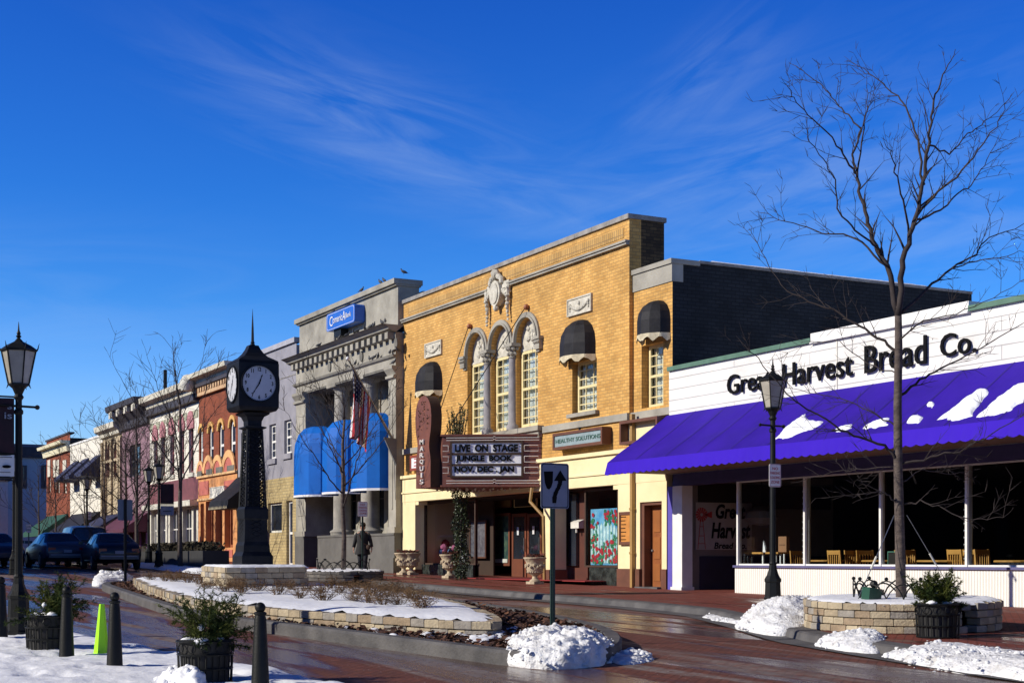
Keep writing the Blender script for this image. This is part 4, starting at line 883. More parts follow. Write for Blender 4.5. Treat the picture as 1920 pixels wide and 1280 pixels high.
# triple arch
mb = MB()
for a in ARC:
    arch_ring(mb, a, zsp, aw_, aw_+.06, 19.90, 20.0); arch_ring(mb, a, zsp, aw_+.06, aw_+.153, 19.94, 20.0)
for a in ARC:
    pass
for s_, a in ((-1, ARC[0]), (1, ARC[2])):
    xo = a+s_*(aw_+.09); mb.box(xo-.09, xo+.09, 19.94, 19.999, zsp-.42, zsp-.001)
mb.build('arch_surround', stone, th, smooth=True)
for xc_ in ((ARC[0]+ARC[1])/2, (ARC[1]+ARC[2])/2):
    mb = MB(); mb.lathe((xc_, 19.97, zsill-.02), [(.19, 0), (.19, .12), (.15, .18), (.135, .2), (.125, (zsp-zsill)*.6), (.115, zsp-zsill-.42), (.14, zsp-zsill-.40)], 14)
    mb.build('column', mat('grey_column_stone', (.34, .32, .33), (.22, .21, .22), .8, 3, .2), th, smooth=True)
    mb = MB(); z = zsp-.43
    for q in range(8): t = q*math.pi/4; mb.ball((xc_+.13*math.cos(t), 19.97+.13*math.sin(t), z+.12), .06, seg=6, rings=4); mb.ball((xc_+.16*math.cos(t+.4), 19.97+.16*math.sin(t+.4), z+.27), .06, seg=6, rings=4)
    mb.box(xc_-.24, xc_+.24, 19.80, 20.1, z+.33, z+.42); mb.lathe((xc_, 19.97, z), [(.12, 0), (.13, .33)], 12); mb.build('capital', stone, th)
for s_, a in ((-1, ARC[0]), (1, ARC[2])):
    mb = MB(); xo = a+s_*(aw_+.15); mb.box(xo-.18, xo+.18, 19.84, 19.999, zsp-.08, zsp+.0); mb.box(xo-.14, xo+.14, 19.88, 19.998, zsp-.36, zsp-.081)
    for q in range(4): mb.ball((xo-.12+.08*q, 19.87, zsp-.16), .05, seg=6, rings=4)
    mb.build('impost', stone, th)
for a in ARC:
    mb = MB(); n = 16; yy = 20.18; zt_ = zsp-.20; P = [(a-aw_*math.cos(math.pi*k/n), zsp+aw_*math.sin(math.pi*k/n)) for k in range(n+1)]
    mb.add([(a-aw_, yy, zt_)]+[(p, yy, q) for p, q in P]+[(a+aw_, yy, zt_)], [tuple(range(n+3))]); mb.box(a-aw_, a+aw_, yy-.04, yy+.02, zt_-.06, zt_)
    for k in range(10): mb.ball((a+random.uniform(-.28, .28), yy-.02, zsp+random.uniform(-.05, .38)), random.uniform(.04, .09), seg=6, rings=4, sc=(1, .6, 1), jit=.2)
    for k in range(7): t = math.pi*(k+.5)/7; mb.ball((a+.26*math.cos(t), yy-.02, zsp+.02+.26*math.sin(t)), .055, seg=6, rings=4, sc=(1, .6, 1))
    mb.build('tympanum', terra, th, smooth=True)
    window(th, a-aw_+.05, a+aw_-.02, zsill+.04, zt_-.06, 20.20, 3, 8, creamt, glass, fw=.085, bar=.028, cur=True)
mb = MB(); mb.box(ARC[0]-1.0, ARC[2]+1.0, 19.80, 20.28, zsill-.16, zsill-.02); mb.box(ARC[0]-.9, ARC[2]+.9, 19.88, 19.999, zsill-.34, zsill-.161); mb.build('arch_sill', stone, th)
for w_ in (wr, wl): window(th, w_[0]+.08, w_[1]-.02, w_[2]+.02, w_[3], 20.18, 3, 6, creamt, glass, fw=.075, bar=.028, cur=True)
mb = MB()
for w_ in (wr, wl): mb.box(w_[0]-.12, w_[1]+.12, 19.88, 20.24, w_[2]-.10, w_[2])
mb.build('window_ledge', stone, th)
window(th, ww[0]+.05, ww[1]-.02, ww[2]+.02, ww[3], 20.36, 3, 6, creamt, glass, fw=.07, bar=.026, cur=True)
for x0, x1, zb, zs_, zt_, y0, dp in ((X(1093)-.78, X(1093)+.66, Z(1080, 674), Z(1080, 650), Z(1090, 600), 20, .55), (2*MIDX-X(1093)-.66, 2*MIDX-X(1093)+.78, Z(1080, 674), Z(1080, 650), Z(1090, 600), 20, .55), (X(1203), WX1-.08, Z(1215, 633), Z(1215, 605), Z(1215, 566), 20.12, .5)):
    dome_awning('window_awning', th, x0, x1, zb, zs_, zt_, y0, dp, blackcan, n=6, fr=.15)
# stone band, sign-like brown box, cream front
boxes('stone_band', stone, th, [(TX0+.003, ARC[0]-1.02, 19.93, 19.999, Zband-.18, Zband), (ARC[2]+1.02, TX1, 19.93, 19.999, Zband-.18, Zband), (TX1+.01, WX1+.02, 20.03, 20.118, Zband-.18, Zband)])
zbx = (Z(1200, 793), Z(1200, 827)); mb = MB(); x0, x1 = X(1178)+.02, X(1250)
mb.box(x0, x1, 19.72, 20.0, zbx[0], zbx[0]+.07); mb.box(x0, x1, 19.72, 20.0, zbx[1]-.07, zbx[1]); mb.box(x0, x0+.07, 19.72, 20.0, zbx[1], zbx[0]); mb.box(x1-.07, x1, 19.72, 20.0, zbx[1], zbx[0]); mb.build('brown_frame_box', brownp, th)
mb = MB(); mb.box(x0+.07, x1-.07, 19.95, 20.0, zbx[1], zbx[0]); mb.build('frame_panel', creamp, th)
zg = GZ(-38)-.4
mb = MB(); xL, xR = X(781), X(1162)
mb.box(TX0+.01, WX1, 19.94, 20.25, Zcb, Zct-.10); mb.box(TX0+.01, WX1+.02, 19.86, 20.25, Zct-.10, Zct); mb.box(TX0+.01, WX1, 19.90, 19.938, Zcb+.28, Zcb+.33); mb.box(TX0+.01, xL, 19.95, 21.5, zg, Zcb)
dx0, dx1 = X(1203), X(1244); dtop = Z(1225, 940)
mb.box(xR, dx0, 19.95, 21.5, zg, Zcb); mb.box(dx1, WX1, 19.95, 20.6, zg, Zcb); mb.box(dx0, dx1, 19.95, 20.6, dtop, Zcb)
mb.box(xL, xL+.25, 19.96, 20.3, Zcb-.12, Zcb-.001); mb.box(xR-.25, xR, 19.96, 20.3, Zcb-.12, Zcb-.001)
mb.build('cream_shopfront', creamp, th)
zbr = Z(1210, 1066); boxes('brown_plinth', brownp, th, [(TX0+.0, xL+.02, 19.92, 20.3, zg, zbr-.1), (xR-.02, dx0+.01, 19.92, 20.3, zg, zbr), (dx1-.01, WX1+.02, 19.92, 20.3, zg, zbr)])
mb = MB(); xp = X(1193); mb.box(xp-.05, xp+.05, 19.84, 19.94, zg, 5.0); mb.box(xp-.07, xp+.07, 19.83, 19.945, 2.6, 2.66); mb.box(xp-.07, xp+.07, 19.83, 19.945, 1.5, 1.56); mb.build('downpipe', mat('ochre_pipe', (.40, .24, .08), (.34, .2, .07), .5), th)
mb = MB(); mb.box(dx0, dx0+.12, 20.0, 20.3, GZ(-31), dtop); mb.box(dx0+.12, dx1, 20.0, 20.3, dtop-.08, dtop); dfr = mb.build('door_frame', brownp, th)
mb = MB(); mb.box(dx0+.12, dx1, 20.22, 20.28, GZ(-31)+.04, dtop-.08); do = mb.build('door', doorp, th)
mb = MB(); dw = dx1-dx0-.12
for q in range(2):
    for a, b in ((.10, .30), (.36, .62), (.68, .93)):
        h_ = dtop-.08-GZ(-31); xa_ = dx0+.12+dw*(.12+.42*q); mb.box(xa_, xa_+dw*.34, 20.205, 20.219, GZ(-31)+h_*a, GZ(-31)+h_*b)
mb.build('door_panel', mat('door_panel_brown', (.34, .12, .035), (.28, .10, .03), .4), do); mb = MB(); mb.ball((dx0+.2, 20.19, GZ(-31)+.95), .035); mb.build('door_knob', steel, do)
mb = MB(); mb.box(dx0-.02, dx1+.02, 19.8, 20.3, GZ(-31)-.05, GZ(-31)+.06); mb.build('doorstep', concrete, th)
# recess behind the cream front
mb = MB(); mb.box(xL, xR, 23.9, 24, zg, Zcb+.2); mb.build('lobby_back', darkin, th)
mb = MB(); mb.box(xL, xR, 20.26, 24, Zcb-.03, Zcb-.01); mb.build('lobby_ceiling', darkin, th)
mb = MB(); mb.box(X(880), xR-.9, 19.5, 23.9, gz(-39, 20)+SWH+.0, gz(-39, 20)+SWH+.02); mb.build('entrance_carpet', mat('red_carpet', (.30, .03, .03), (.25, .025, .025), .9), th)
# left display window
xq = X(876); zmb = Z(830, 1058)
f = MB(); f.box(xL, xL+.07, 20.28, 20.36, zg, Zcb-.04); f.box(xL+.07, xq, 20.28, 20.36, Zcb-.11, Zcb-.04); f.box(xq-.07, xq, 20.28, 20.36, zg, Zcb-.12); f.box(xL+.07, xq-.07, 20.28, 20.36, zmb, zmb+.05); w_ = f.build('display_window', darkbrown, th)
p = MB(); p.quad((xL+.06, 20.31, zmb), (xq-.06, 20.31, zmb), (xq-.06, 20.31, Zcb-.1), (xL+.06, 20.31, Zcb-.1)); p.build('pane', glass, w_)
mb = MB(); mb.box(xL, xq, 20.2, 20.40, zg, zmb-.001); mb.build('marble_base', slate, th); mb = MB(); mb.box(X(1096), xR, 20.15, 20.35, zg, Z(1130, 1064)); mb.build('marble_base', slate, th)
mb = MB(); mb.box(xL+.05, X(876, 21.6), 21.6, 21.64, zmb, Zcb); mb.build('display_back', mat('display_backdrop', (.030, .018, .016), (.015, .011, .011), .9, 2), th)
# lobby: posters, doors
def framed(name, a, b, t, c, y, fm, pm, fw=.05, parent=th, sub='panel'):
    x0, x1, z0, z1 = X(a, y), X(b, y), Z((a+b)/2, c, y), Z((a+b)/2, t, y); f = MB(); f.box(x0, x1, y-.05, y, z0, z0+fw); f.box(x0, x1, y-.05, y, z1-fw, z1); f.box(x0, x0+fw, y-.05, y, z0+fw, z1-fw); f.box(x1-fw, x1, y-.05, y, z0+fw, z1-fw); o = f.build(name, fm, parent)
    p = MB(); p.box(x0+fw*.9, x1-fw*.9, y-.03, y-.01, z0+fw*.9, z1-fw*.9); p.build(sub, pm, o); return o, x0, x1, z0, z1
mb = MB(); mb.box(X(876, 21.5), X(925, 21.5), 21.5, 21.56, zg, Zcb); mb.build('lobby_wall', darkbrown, th)
framed('poster_case', 883, 913, 975, 1046, 21.4, brownp, mat('dim_poster', (.16, .15, .17), (.08, .07, .09), .6, 9, lo=.4, hi=.6))
mb = MB(); y = 21.9
mb.box(X(920, y), X(1020, y), y, y+.05, Z(970, 930, y), Zcb); mb.build('door_header', mat('ochre_header', (.16, .085, .03), (.12, .06, .025), .7), th)
framed('lobby_sign', 921, 960, 931, 952, 21.88, brownp, mat('dim_gold', (.22, .12, .035), (.16, .09, .03), .6, 8), .03); framed('lobby_sign', 966, 1008, 928, 950, 21.88, creamt, darkin, .02)
o, x0, x1, z0, z1 = framed('entrance_window', 923, 958, 962, 1060, 21.88, mat('lobby_door_brown', (.22, .07, .035), (.18, .055, .03), .5), mat('shop_scene', (.02, .05, .05), (.10, .16, .08), .5, 5, lo=.45, hi=.7), .09)
mb = MB(); 
for k in range(8):
    t = k/8; zz = z0+.12+(z1-z0-.24)*t; mb.box(x0+.10, x0+.10+.10+.03*math.sin(k*2), 21.80, 21.83, zz, zz+(z1-z0-.24)/8+.002)
mb.box(x0+.10, x1-.10, 21.80, 21.83, z0+.1, z0+.22); mb.build('white_drape', offwhite, o)
for a, b in ((962, 989), (991, 1018)):
    o, x0, x1, z0, z1 = framed('lobby_door', a, b, 962, 1092, 21.88, mat('lobby_door_brown', (.2, .1, .1)), dglass, .11); mb = MB(); mb.box(x0+.08, x1-.08, 21.82, 21.835, z0+.1, z0+.75); mb.build('kick_panel', MATS['lobby_door_brown'], o)
    mb = MB(); mb.box(x1-.06, x1-.03, 21.77, 21.80, z0+1.0, z0+1.4); mb.build('door_handle', steel, o); mb = MB(); mb.box((x0+x1)/2-.07, (x0+x1)/2+.05, 21.80, 21.815, z0+1.5, z0+1.75); mb.build('notice', signwhite, o)
mb = MB(); mb.box(X(1021), X(1038), 19.97, 20.4, zg, Zcb); mb.build('cream_pier', creamp, th); mb = MB(); mb.box(X(1020), X(1039), 19.95, 20.42, zg, zbr-.05); mb.build('pier_plinth', brownp, th)
mb = MB(); y = 20.6; mb.box(X(1042, y), X(1096, 20.2)-.001, y, y+.06, zg, Zcb); mb.box(X(1096, 20.2)-.09, X(1096, 20.2)-.002, 20.3, y-.001, zg, Zcb); mb.build('brown_panelling', mat('panelling', (.11, .035, .022), (.085, .028, .02), .5), th)
mb = MB(); mb.box(X(1050, 20.5), X(1080, 20.5), 20.5, 20.595, Z(1065, 1060, 20.5), Zcb-.1); mb.build('dark_pane', dglass, th)
# right display window and its flower mural
zdb, zdt = Z(1130, 1063, 20.2), Z(1130, 910, 20.2); x0, x1 = X(1097, 20.2), X(1162, 20.2)
f = MB(); f.box(x0, x0+.06, 20.18, 20.26, zdb, Zcb-.04); f.box(x1-.09, x1-.03, 20.18, 20.26, zdb, Zcb-.04); f.box(x0+.06, x1-.09, 20.18, 20.26, zdb, zdb+.05); f.box(x0+.06, x1-.09, 20.18, 20.26, Zcb-.10, Zcb-.04); w_ = f.build('display_window', darkbrown, th)
p = MB(); p.quad((x0, 20.21, zdb), (x1-.05, 20.21, zdb), (x1-.05, 20.21, Zcb-.05), (x0, 20.21, Zcb-.05)); p.build('pane', glass, w_)
mb = MB(); mb.box(x0, x1, 21.6, 21.65, zdb, Zcb); mb.build('display_back', MATS['display_backdrop'], th)
mu = empty('flower_mural', (X(1133, 20.3), 20.3, zdb), 'bright painted panel of red roses over a white picket fence in the shop window', 'painted panel')
mx0, mx1, mz0, mz1 = X(1107, 20.28), X(1161, 20.28), zdb+.06, Z(1133, 953, 20.28)
mb = MB(); mb.box(mx0, mx1, 20.29, 20.31, mz0, mz1); mb.build('board', mat('mural_sky', (.05, .28, .55), (.22, .5, .68), .6, 3), mu)
mb = MB(); nf = 9; wf = (mx1-mx0)/nf
for k in range(nf): a = mx0+k*wf; h_ = mz0+(mz1-mz0)*(.78-.05*abs(k-4)*.5); mb.prism([(a+.02, mz0+.05), (a+wf-.02, mz0+.05), (a+wf-.02, h_-.08), (a+wf/2, h_), (a+.02, h_-.08)], 'y', 20.278, 20.289)
mb.build('painted_fence', mat('fence_paint', (.70, .82, .80), (.30, .50, .52), .6, 8), mu)
mb = MB(); mr = MB(); random.seed(77)
def blob(m_, x, z, r_, y): n = 7; m_.add([(x+r_*random.uniform(.6, 1.15)*math.cos(2*math.pi*k/n), y, z+r_*random.uniform(.6, 1.15)*math.sin(2*math.pi*k/n)) for k in range(n)], [tuple(range(n))])
for k in range(330):
    u, v = random.random(), random.random()
    ok = (v < .12) or (abs(u-.12) < .13 and v < .85 and random.random() < .5) or (u > .5 and v > .72) or (u > .72 and v < .6 and random.random() < .6) or (v < .38 and u > .35 and random.random() < .75)
    if ok: blob(mb, mx0+.05+u*(mx1-mx0-.1), mz0+.05+v*(mz1-mz0-.12), random.uniform(.03, .07), 20.275-k*.00002)
for k in range(170):
    u, v = random.random(), random.random()
    ok = (u > .55 and v < .4) or (u > .5 and v > .78 and random.random() < .6) or (u < .25 and random.random() < .45) or (v < .30 and random.random() < .45)
    if ok: blob(mr, mx0+.06+u*(mx1-mx0-.12), mz0+.08+v*(mz1-mz0-.16), random.uniform(.04, .075), 20.268-k*.00002)
mb.build('painted_leaves', mat('mural_green', (.02, .16, .07), (.04, .24, .10), .6, 9), mu); mr.build('painted_roses', mat('mural_red', (.55, .02, .03), (.40, .01, .03), .6, 9), mu)
# menu case
mc = empty('menu_case', (X(1175), 19.93, 2.2), 'brown framed orange menu case on the cream pier by the brown door', 'menu case')
framed('case_frame', 1163, 1187, 959, 1021, 19.93, brownp, mat('menu_orange', (.62, .26, .05), (.5, .2, .04), .6, 6), .08, mc, 'menu_sheet')
zc_ = Z(1175, 990, 19.9)
for k, s_ in enumerate(('To', 'Little', 'Cafe')): pass
mb = MB()
for k in range(7): mb.box(X(1175)-.13+.02*(k % 3), X(1175)+.13-.03*(k % 2), 19.893, 19.899, zc_+.28-k*.095, zc_+.30-k*.095)
mb.build('menu_lines', textblk, mc)
mb = MB(); mb2 = empty('wall_box', (X(1083, 20.5), 20.5, 2), 'small cream meter box on the dark panelling right of the arrow sign', 'meter box'); z_ = Z(1083, 990, 20.5)
mb.box(X(1077, 20.5), X(1092, 20.5), 20.38, 20.55, z_, z_+.17); mb.prism([(20.38, z_+.171), (20.55, z_+.171), (20.55, z_+.24)], 'x', X(1077, 20.5), X(1092, 20.5)); mb.build('housing', offwhite, mb2); mb = MB(); mb.lathe((X(1084, 20.5), 20.45, z_-.12), [(.03, 0), (.03, .118)], 8); mb.build('conduit', offwhite, mb2)
# display goods in the left window
random.seed(14)
dg = empty('window_display', (X(830, 20.9), 20.9, zmb), 'colourful toys and scarves piled behind the left theatre display window', 'window display')
cols = [mat('toy_red', (.45, .04, .03)), mat('toy_blue', (.15, .3, .6)), mat('toy_orange', (.55, .2, .04)), mat('toy_pink', (.5, .12, .25)), mat('toy_white', (.6, .6, .6))]
mb = MB()
for k in range(34):
    a = random.uniform(800, 866); zz = zmb+random.uniform(0, .25) if k < 22 else zmb+random.uniform(.3, .75)
    if k >= 22: a = random.uniform(826, 850)
    mb.ball((X(a, 20.9), 20.7+random.uniform(0, .5), zz+.06), random.uniform(.05, .13), random.randrange(5), seg=7, rings=5, jit=.2)
mb.build('piled_goods', cols, dg, smooth=True)
# Healthy Solutions sign
hs = empty('shop_sign', (X(1080, 19.7), 19.75, Z(1080, 825)), 'brown framed box sign with green lettering on pale blue, above the cream band', 'sign')
a0, a1, sz0, sz1 = X(1037, 19.72), X(1130, 19.72), Z(1083, 838, 19.72), Z(1083, 806, 19.72)
f = MB(); fw = .075; f.box(a0, a1, 19.70, 19.98, sz0, sz0+fw); f.box(a0, a1, 19.70, 19.98, sz1-fw, sz1); f.box(a0, a0+fw, 19.70, 19.98, sz0+fw, sz1-fw); f.box(a1-fw, a1, 19.70, 19.98, sz0+fw, sz1-fw); f.build('frame', brownp, hs)
f = MB(); f.box(a0+fw, a1-fw, 19.73, 19.97, sz0+fw, sz1-fw); f.build('face', mat('pale_blue_sign', (.30, .38, .40), (.24, .31, .33), .5, 5), hs)
text_fit('lettering', 'HEALTHY SOLUTIONS', textgrn, hs, a0+.14, a1-.12, sz0+.17, sz1-.17, 19.722, depth_=.012, bold=.008)
f = MB(); xs_ = (a0+a1)/2; f.lathe((xs_, 19.8, sz1), [(.03, 0), (.03, .05), (.05, .05), (.05, .08)], 8); f.build('sign_lamp', black, hs)
ss = empty('shop_sign', (X(779, 19.9), 19.9, Z(779, 866)), 'small brown framed white sign left of the curved marquee blade', 'sign')
framed('frame', 771, 801, 852, 881, 19.9, mat('red_frame', (.30, .06, .03), (.25, .05, .03), .5), signwhite, .08, ss, 'face')
zz = Z(779, 866, 19.85); mb = MB(); mb.box(X(776, 19.86), X(783, 19.86), 19.86, 19.868, zz+.10, zz+.13); mb.box(X(776, 19.86), X(785, 19.86), 19.86, 19.868, zz-.02, zz+.01); mb.box(X(776, 19.86), X(781, 19.86), 19.86, 19.868, zz-.13, zz-.10); mb.build('text_lines', textred, ss)
# ---- marquee
tipc = Vector((-38.15, 17.5)); mz1, mz0 = 1.4+3.42, 1.4+2.05
mq = empty('theatre_marquee', (-38.15, 20, mz0), 'brown theatre marquee with black letters on white boards and curved vertical name blade', 'marquee')
Lw, Rw, Lf, Rf = (-40.25, 19.98), (-36.1, 19.98), (-38.72, 17.62), (-37.58, 17.62)
mb = MB(); mb.prism([Lf, Rf, Rw, Lw], 'z', mz0, mz1); mb.prism([(Lf[0]-.04, Lf[1]-.05), (Rf[0]+.04, Rf[1]-.05), (Rw[0]+.06, Rw[1]), (Lw[0]-.06, Lw[1])], 'z', mz1, mz1+.05); mb.prism([(Lf[0]-.04, Lf[1]-.05), (Rf[0]+.04, Rf[1]-.05), (Rw[0]+.06, Rw[1]), (Lw[0]-.06, Lw[1])], 'z', mz0-.05, mz0); mb.build('cabinet', marq_b, mq)
mb = MB(); random.seed(2)
for k in range(9):
    for j in range(4):
        t = (k+.5)/9; y = 17.8+2.0*t; w_ = .5+1.5*t; x = -38.15+(j-1.5)/2*w_*.9; mb = MB(); mb.ball((x, y, mz0-.085), .035, seg=6, rings=4); mb.build('soffit_bulb', offwhite, mq)
def side_board(P0, P1, sgn):
    """letter board on a slanted marquee side: P0 front end, P1 wall end"""
    a, b = Vector((*P0, 0)), Vector((*P1, 0)); u = (b-a).normalized(); L_ = (b-a).length; nrm = Vector((u.y, -u.x, 0))*sgn
    def pt(s_, z, d=0): return a+u*s_+nrm*d+Vector((0, 0, z))
    H = mz1-mz0; s0, s1 = L_*.10, L_*.80; z0, z1 = mz0+H*.19, mz0+H*.86
    f = MB(); yaw = math.atan2(u.y, u.x) if sgn > 0 else math.atan2(-u.y, -u.x)
    def slab(m_, sa, sb_, za_, zb_, d0, d1): c = pt((sa+sb_)/2, (za_+zb_)/2, (d0+d1)/2); m_.obox(c, u, nrm, (0, 0, 1), (sb_-sa)/2, abs(d1-d0)/2, (zb_-za_)/2)
    slab(f, s0-.05, s1+.05, z0-.05, z0, .001, .06); slab(f, s0-.05, s1+.05, z1, z1+.05, .001, .06); slab(f, s0-.05, s0, z0, z1, .001, .06); slab(f, s1, s1+.05, z0, z1, .001, .06)
    for q in (1, 2): zz = z0+(z1-z0)*q/3; slab(f, s0, s1, zz-.03, zz+.03, .001, .05)
    fo = f.build('board_frame', darkbrown, mq); f = MB(); slab(f, s0, s1, z0, z1, .002, .025); f.build('letter_board', mat('milk_acrylic', (.95, .95, .96), (.90, .90, .92), .35, 2), mq)
    f = MB()
    for zz in (mz1-.05, mz1-.12, mz0+.05, mz0+.12): f.tube([pt(.12, zz, .05), pt(L_*.52, zz, .05), pt(L_*.52, zz+.03, .05), pt(L_*.54, zz+.03, .05), pt(L_*.54, zz, .05), pt(L_-.05, zz, .05)], .011, 6)
    for q in range(3):
        zz = z0+(z1-z0)*(q+.5)/3
        for sa, sb_ in ((-.18, s0-.10), (s1+.09, L_-.08)): f.tube([pt(sb_ if sa < 0 else sa, zz+.08, .05), pt(sa if sa < 0 else sb_, zz+.08, .05), pt(sa if sa < 0 else sb_, zz-.08, .05), pt(sb_ if sa < 0 else sa, zz-.08, .05), pt(sb_ if sa < 0 else sa, zz+.08, .05)], .011, 6) if sa > 0 else f.tube([pt(.02, zz+.08, .05), pt(sb_, zz+.08, .05), pt(sb_, zz-.08, .05), pt(.02, zz-.08, .05)], .011, 6)
    f.build('neon_tube', neon, mq)
    rows = [('LIVE  ON  STAGE', .02, .98), ('JUNGLE  BOOK', .03, .90), ('NOV. DEC . JAN', .01, .92)]
    for q, (s_, fa, fb) in enumerate(rows):
        o = text('lettering', s_, textblk, mq, (0, 0, 0), 1, depth_=.02, bold=.05, spacing=1.0); me = o.data
        xs = [v.co.x for v in me.vertices]; zs = [v.co.z for v in me.vertices]; ys = [v.co.y for v in me.vertices]; xa_, xb_, zc0, zc1 = min(xs), max(xs), min(zs), max(zs); ym = (min(ys)+max(ys))/2
        w_ = s1-s0; h_ = (z1-z0)/3; zz0 = z0+h_*(2-q)+h_*.17; zz1 = z0+h_*(3-q)-h_*.13; loc = mq.location
        for v in me.vertices:
            t = (v.co.x-xa_)/(xb_-xa_); ss_ = (s0+.05+(fa+(fb-fa)*t)*(w_-.1)) if sgn > 0 else (s1-.05-(fa+(fb-fa)*t)*(w_-.1)); v.co = pt(ss_, zz0+(v.co.z-zc0)/(zc1-zc0)*(zz1-zz0), .045-(v.co.y-ym))-loc
side_board(Rf, Rw, 1); side_board(Lf, Lw, -1)
# blade: an egg shaped top flowing into a straight body, standing at the tip
bl0, blz = mz0-.06, Z(806, 742, 17.45); H = blz-bl0
prof = []
for k in range(33):
    t = k/32; z = bl0+H*t
    w = .50 if t < .32 else (.50-.10*math.sin(math.pi*(t-.32)/.28*1.0) if t < .60 else .50+.05*math.sin(math.pi*(t-.60)/.4*1.15) if t < .80 else .53*math.sqrt(max(0.0, 1-((t-.80)/.205)**2)))
    prof.append((w, z))
pl = [(-38.16-w, z) for w, z in prof]+[(-38.16+w, z) for w, z in reversed(prof)]
mb = MB(); mb.prism(pl, 'y', 17.30, 17.60); bo = mb.build('name_blade', marq_b, mq)
mb = MB(); ed = [(-38.16+w+.0, z) for w, z in prof]; 
mb2 = MB()
for (x0, z0), (x1, z1) in zip(ed, ed[1:]): mb2.quad((x0+.012, 17.29, z0), (x0+.012, 17.62, z0), (x1+.012, 17.62, z1), (x1+.012, 17.29, z1))
mb2.build('edge_band', darkbrown, bo)
for k, c_ in enumerate('MARQUIS'):
    zz = bl0+H*.50-k*H*.072; text_fit('letter', c_, neon, bo, -38.30 if c_ != 'I' else -38.23, -38.06 if c_ != 'I' else -38.14, zz-H*.026, zz+H*.026, 17.27, depth_=.04, bold=.01)
mb = MB()
for k in range(46):
    z = bl0+H*random.uniform(.55, .95); w = .36*(1 if z < bl0+H*.85 else .5); mb.ball((-38.16+random.uniform(-w, w), 17.295, z), .018, seg=6, rings=4)
mb.build('bulb_socket', darkbrown, bo)
for s_ in (-1, 1):
    pa, pb = (X(884) if s_ < 0 else X(991)), None
    mb = MB(); za_ = Z(884, 612) if s_ < 0 else Z(991, 576); mb.tube([(pa, 19.9, za_), (-38.15+s_*.45, 17.75, mz1+.05)], .013, 6); mb.build('stay_chain', black, mq)
    mb = MB(); mb.ball((pa, 19.93, za_), .085, seg=8, rings=6); mb.build('wall_anchor', rust, mq)
mb = MB(); pp = [(X(1003, 19.7), 19.6, mz0-.1), (X(1003, 19.7), 19.55, Z(1000, 940, 19.6)), (X(1019, 19.75), 19.75, Z(1019, 968, 19.75)), (X(1021, 19.8), 19.8, GZ(-37))]; mb.tube(pp, .045, 8); mb.build('drain_pipe', mat('ochre_pipe', (.4, .24, .08)), mq)
# ================================================================ BANK
random.seed(41)
BX0, BX1 = X(556, 19.75), TX0-.02; BYF = 19.72
bank = empty('bank_building', ((BX0+BX1)/2, 20, GZ(-51)), 'grey limestone bank with two columns, dentil cornice and three blue dome awnings', 'bank')
bt = Z(748, 519, BYF); bt0 = Z(748, 532, BYF); ct = Z(744, 596, 19.2); cb_ = Z(744, 612, 19.3); zfr = cb_-.42
str_ = Z(752, 661, BYF); zop = Z(728, 689, BYF); zpod = Z(700, 1000, BYF); zg = GZ(-51)-.3
print('bank', BX0, BX1, bt, ct, cb_, str_, zop, zpod)
PXR = X(728, BYF); PXL = X(573, BYF)        # inner edges of the corner piers
mb = MB(); mb.box(BX0+.15, BX1-.05, BYF+.1, 20.6, ct, bt0); mb.build('attic_wall', stone, bank)
mb = MB(); mb.box(BX0+.02, BX1+.03, BYF-.08, 20.7, bt0+.06, bt); mb.box(BX0+.08, BX1, BYF, 20.65, bt0, bt0+.059); mb.build('attic_coping', stone, bank)
mb = MB(); mb.box(BX1-.35, BX1+.02, 20.61, 22.4, 8.5, bt-.45); mb.box(BX1-.36, BX1+.03, 20.71, 22.5, bt-.449, bt-.35); mb.build('parapet_return', stone, bank)
mb = MB(); mb.prism([(BYF, cb_), (BYF-.28, cb_+.08), (BYF-.30, cb_+.14), (BYF-.48, cb_+.24), (BYF-.52, ct), (20.0, ct)], 'x', BX0-.30, BX1+.03); mb.build('cornice', stone, bank)
mb = MB(); nd = 19
for k in range(nd): x = BX0+.25+(BX1-BX0-.5)*k/(nd-1); mb = MB(); mb.box(x-.13, x+.13, BYF-.25, BYF, cb_-.22, cb_-.001); mb.build('dentil', stone, bank)
mb = MB(); mb.box(BX0+.02, BX1-.02, BYF+.001, 20.6, zop, cb_-.001); mb.build('frieze', stone, bank)
mb = MB(); mb.prism([(BYF, str_-.12), (BYF-.09, str_-.07), (BYF-.14, str_), (BYF, str_)], 'x', BX0-.04, BX1+.0); mb.build('string_course', stone, bank)
mb = MB()
for a, b in ((619, 687), (679, 668), (744, 644)):
    x, z = X(a, BYF), Z(a, b, BYF); mb.prism([(x+.14*math.cos(t), z+.19*math.sin(t)) for t in [2*math.pi*k/16 for k in range(16)]], 'y', BYF-.05, BYF+.002)
mb.build('oval_medallion', stone_d, bank)
# recessed wall with windows behind the columns
bys = [PXL+(PXR-PXL)*k/3 for k in range(4)]; YR = 20.95
hl = [(bys[k]+.55, bys[k+1]-.55, zpod+.15, zop-1.9) for k in range(3)]
mb = MB(); wall(mb, BX0+.3, BX1-.3, zg, zop, YR, hl, d=.2); mb.build('recessed_wall', stone, bank)
for h in hl: window(bank, h[0], h[1], h[2], h[3], YR+.18, 2, 3, stone_d, dglass, fw=.09, mid=False)
mb = MB(); 
for k in range(3):
    xc = (bys[k]+bys[k+1])/2; mb.box(xc-.55, xc+.55, YR-.05, YR, zop-1.35, zop-.4); swag(mb, xc, zop-.9, .9, .7, YR-.05); mb.box(xc-.75, xc+.75, YR-.14, YR-.001, zop-1.66, zop-1.5)
mb.build('relief_panel', mat('tan_relief', (.40, .34, .25), (.22, .18, .13), .9, 5, .4), bank, smooth=True)
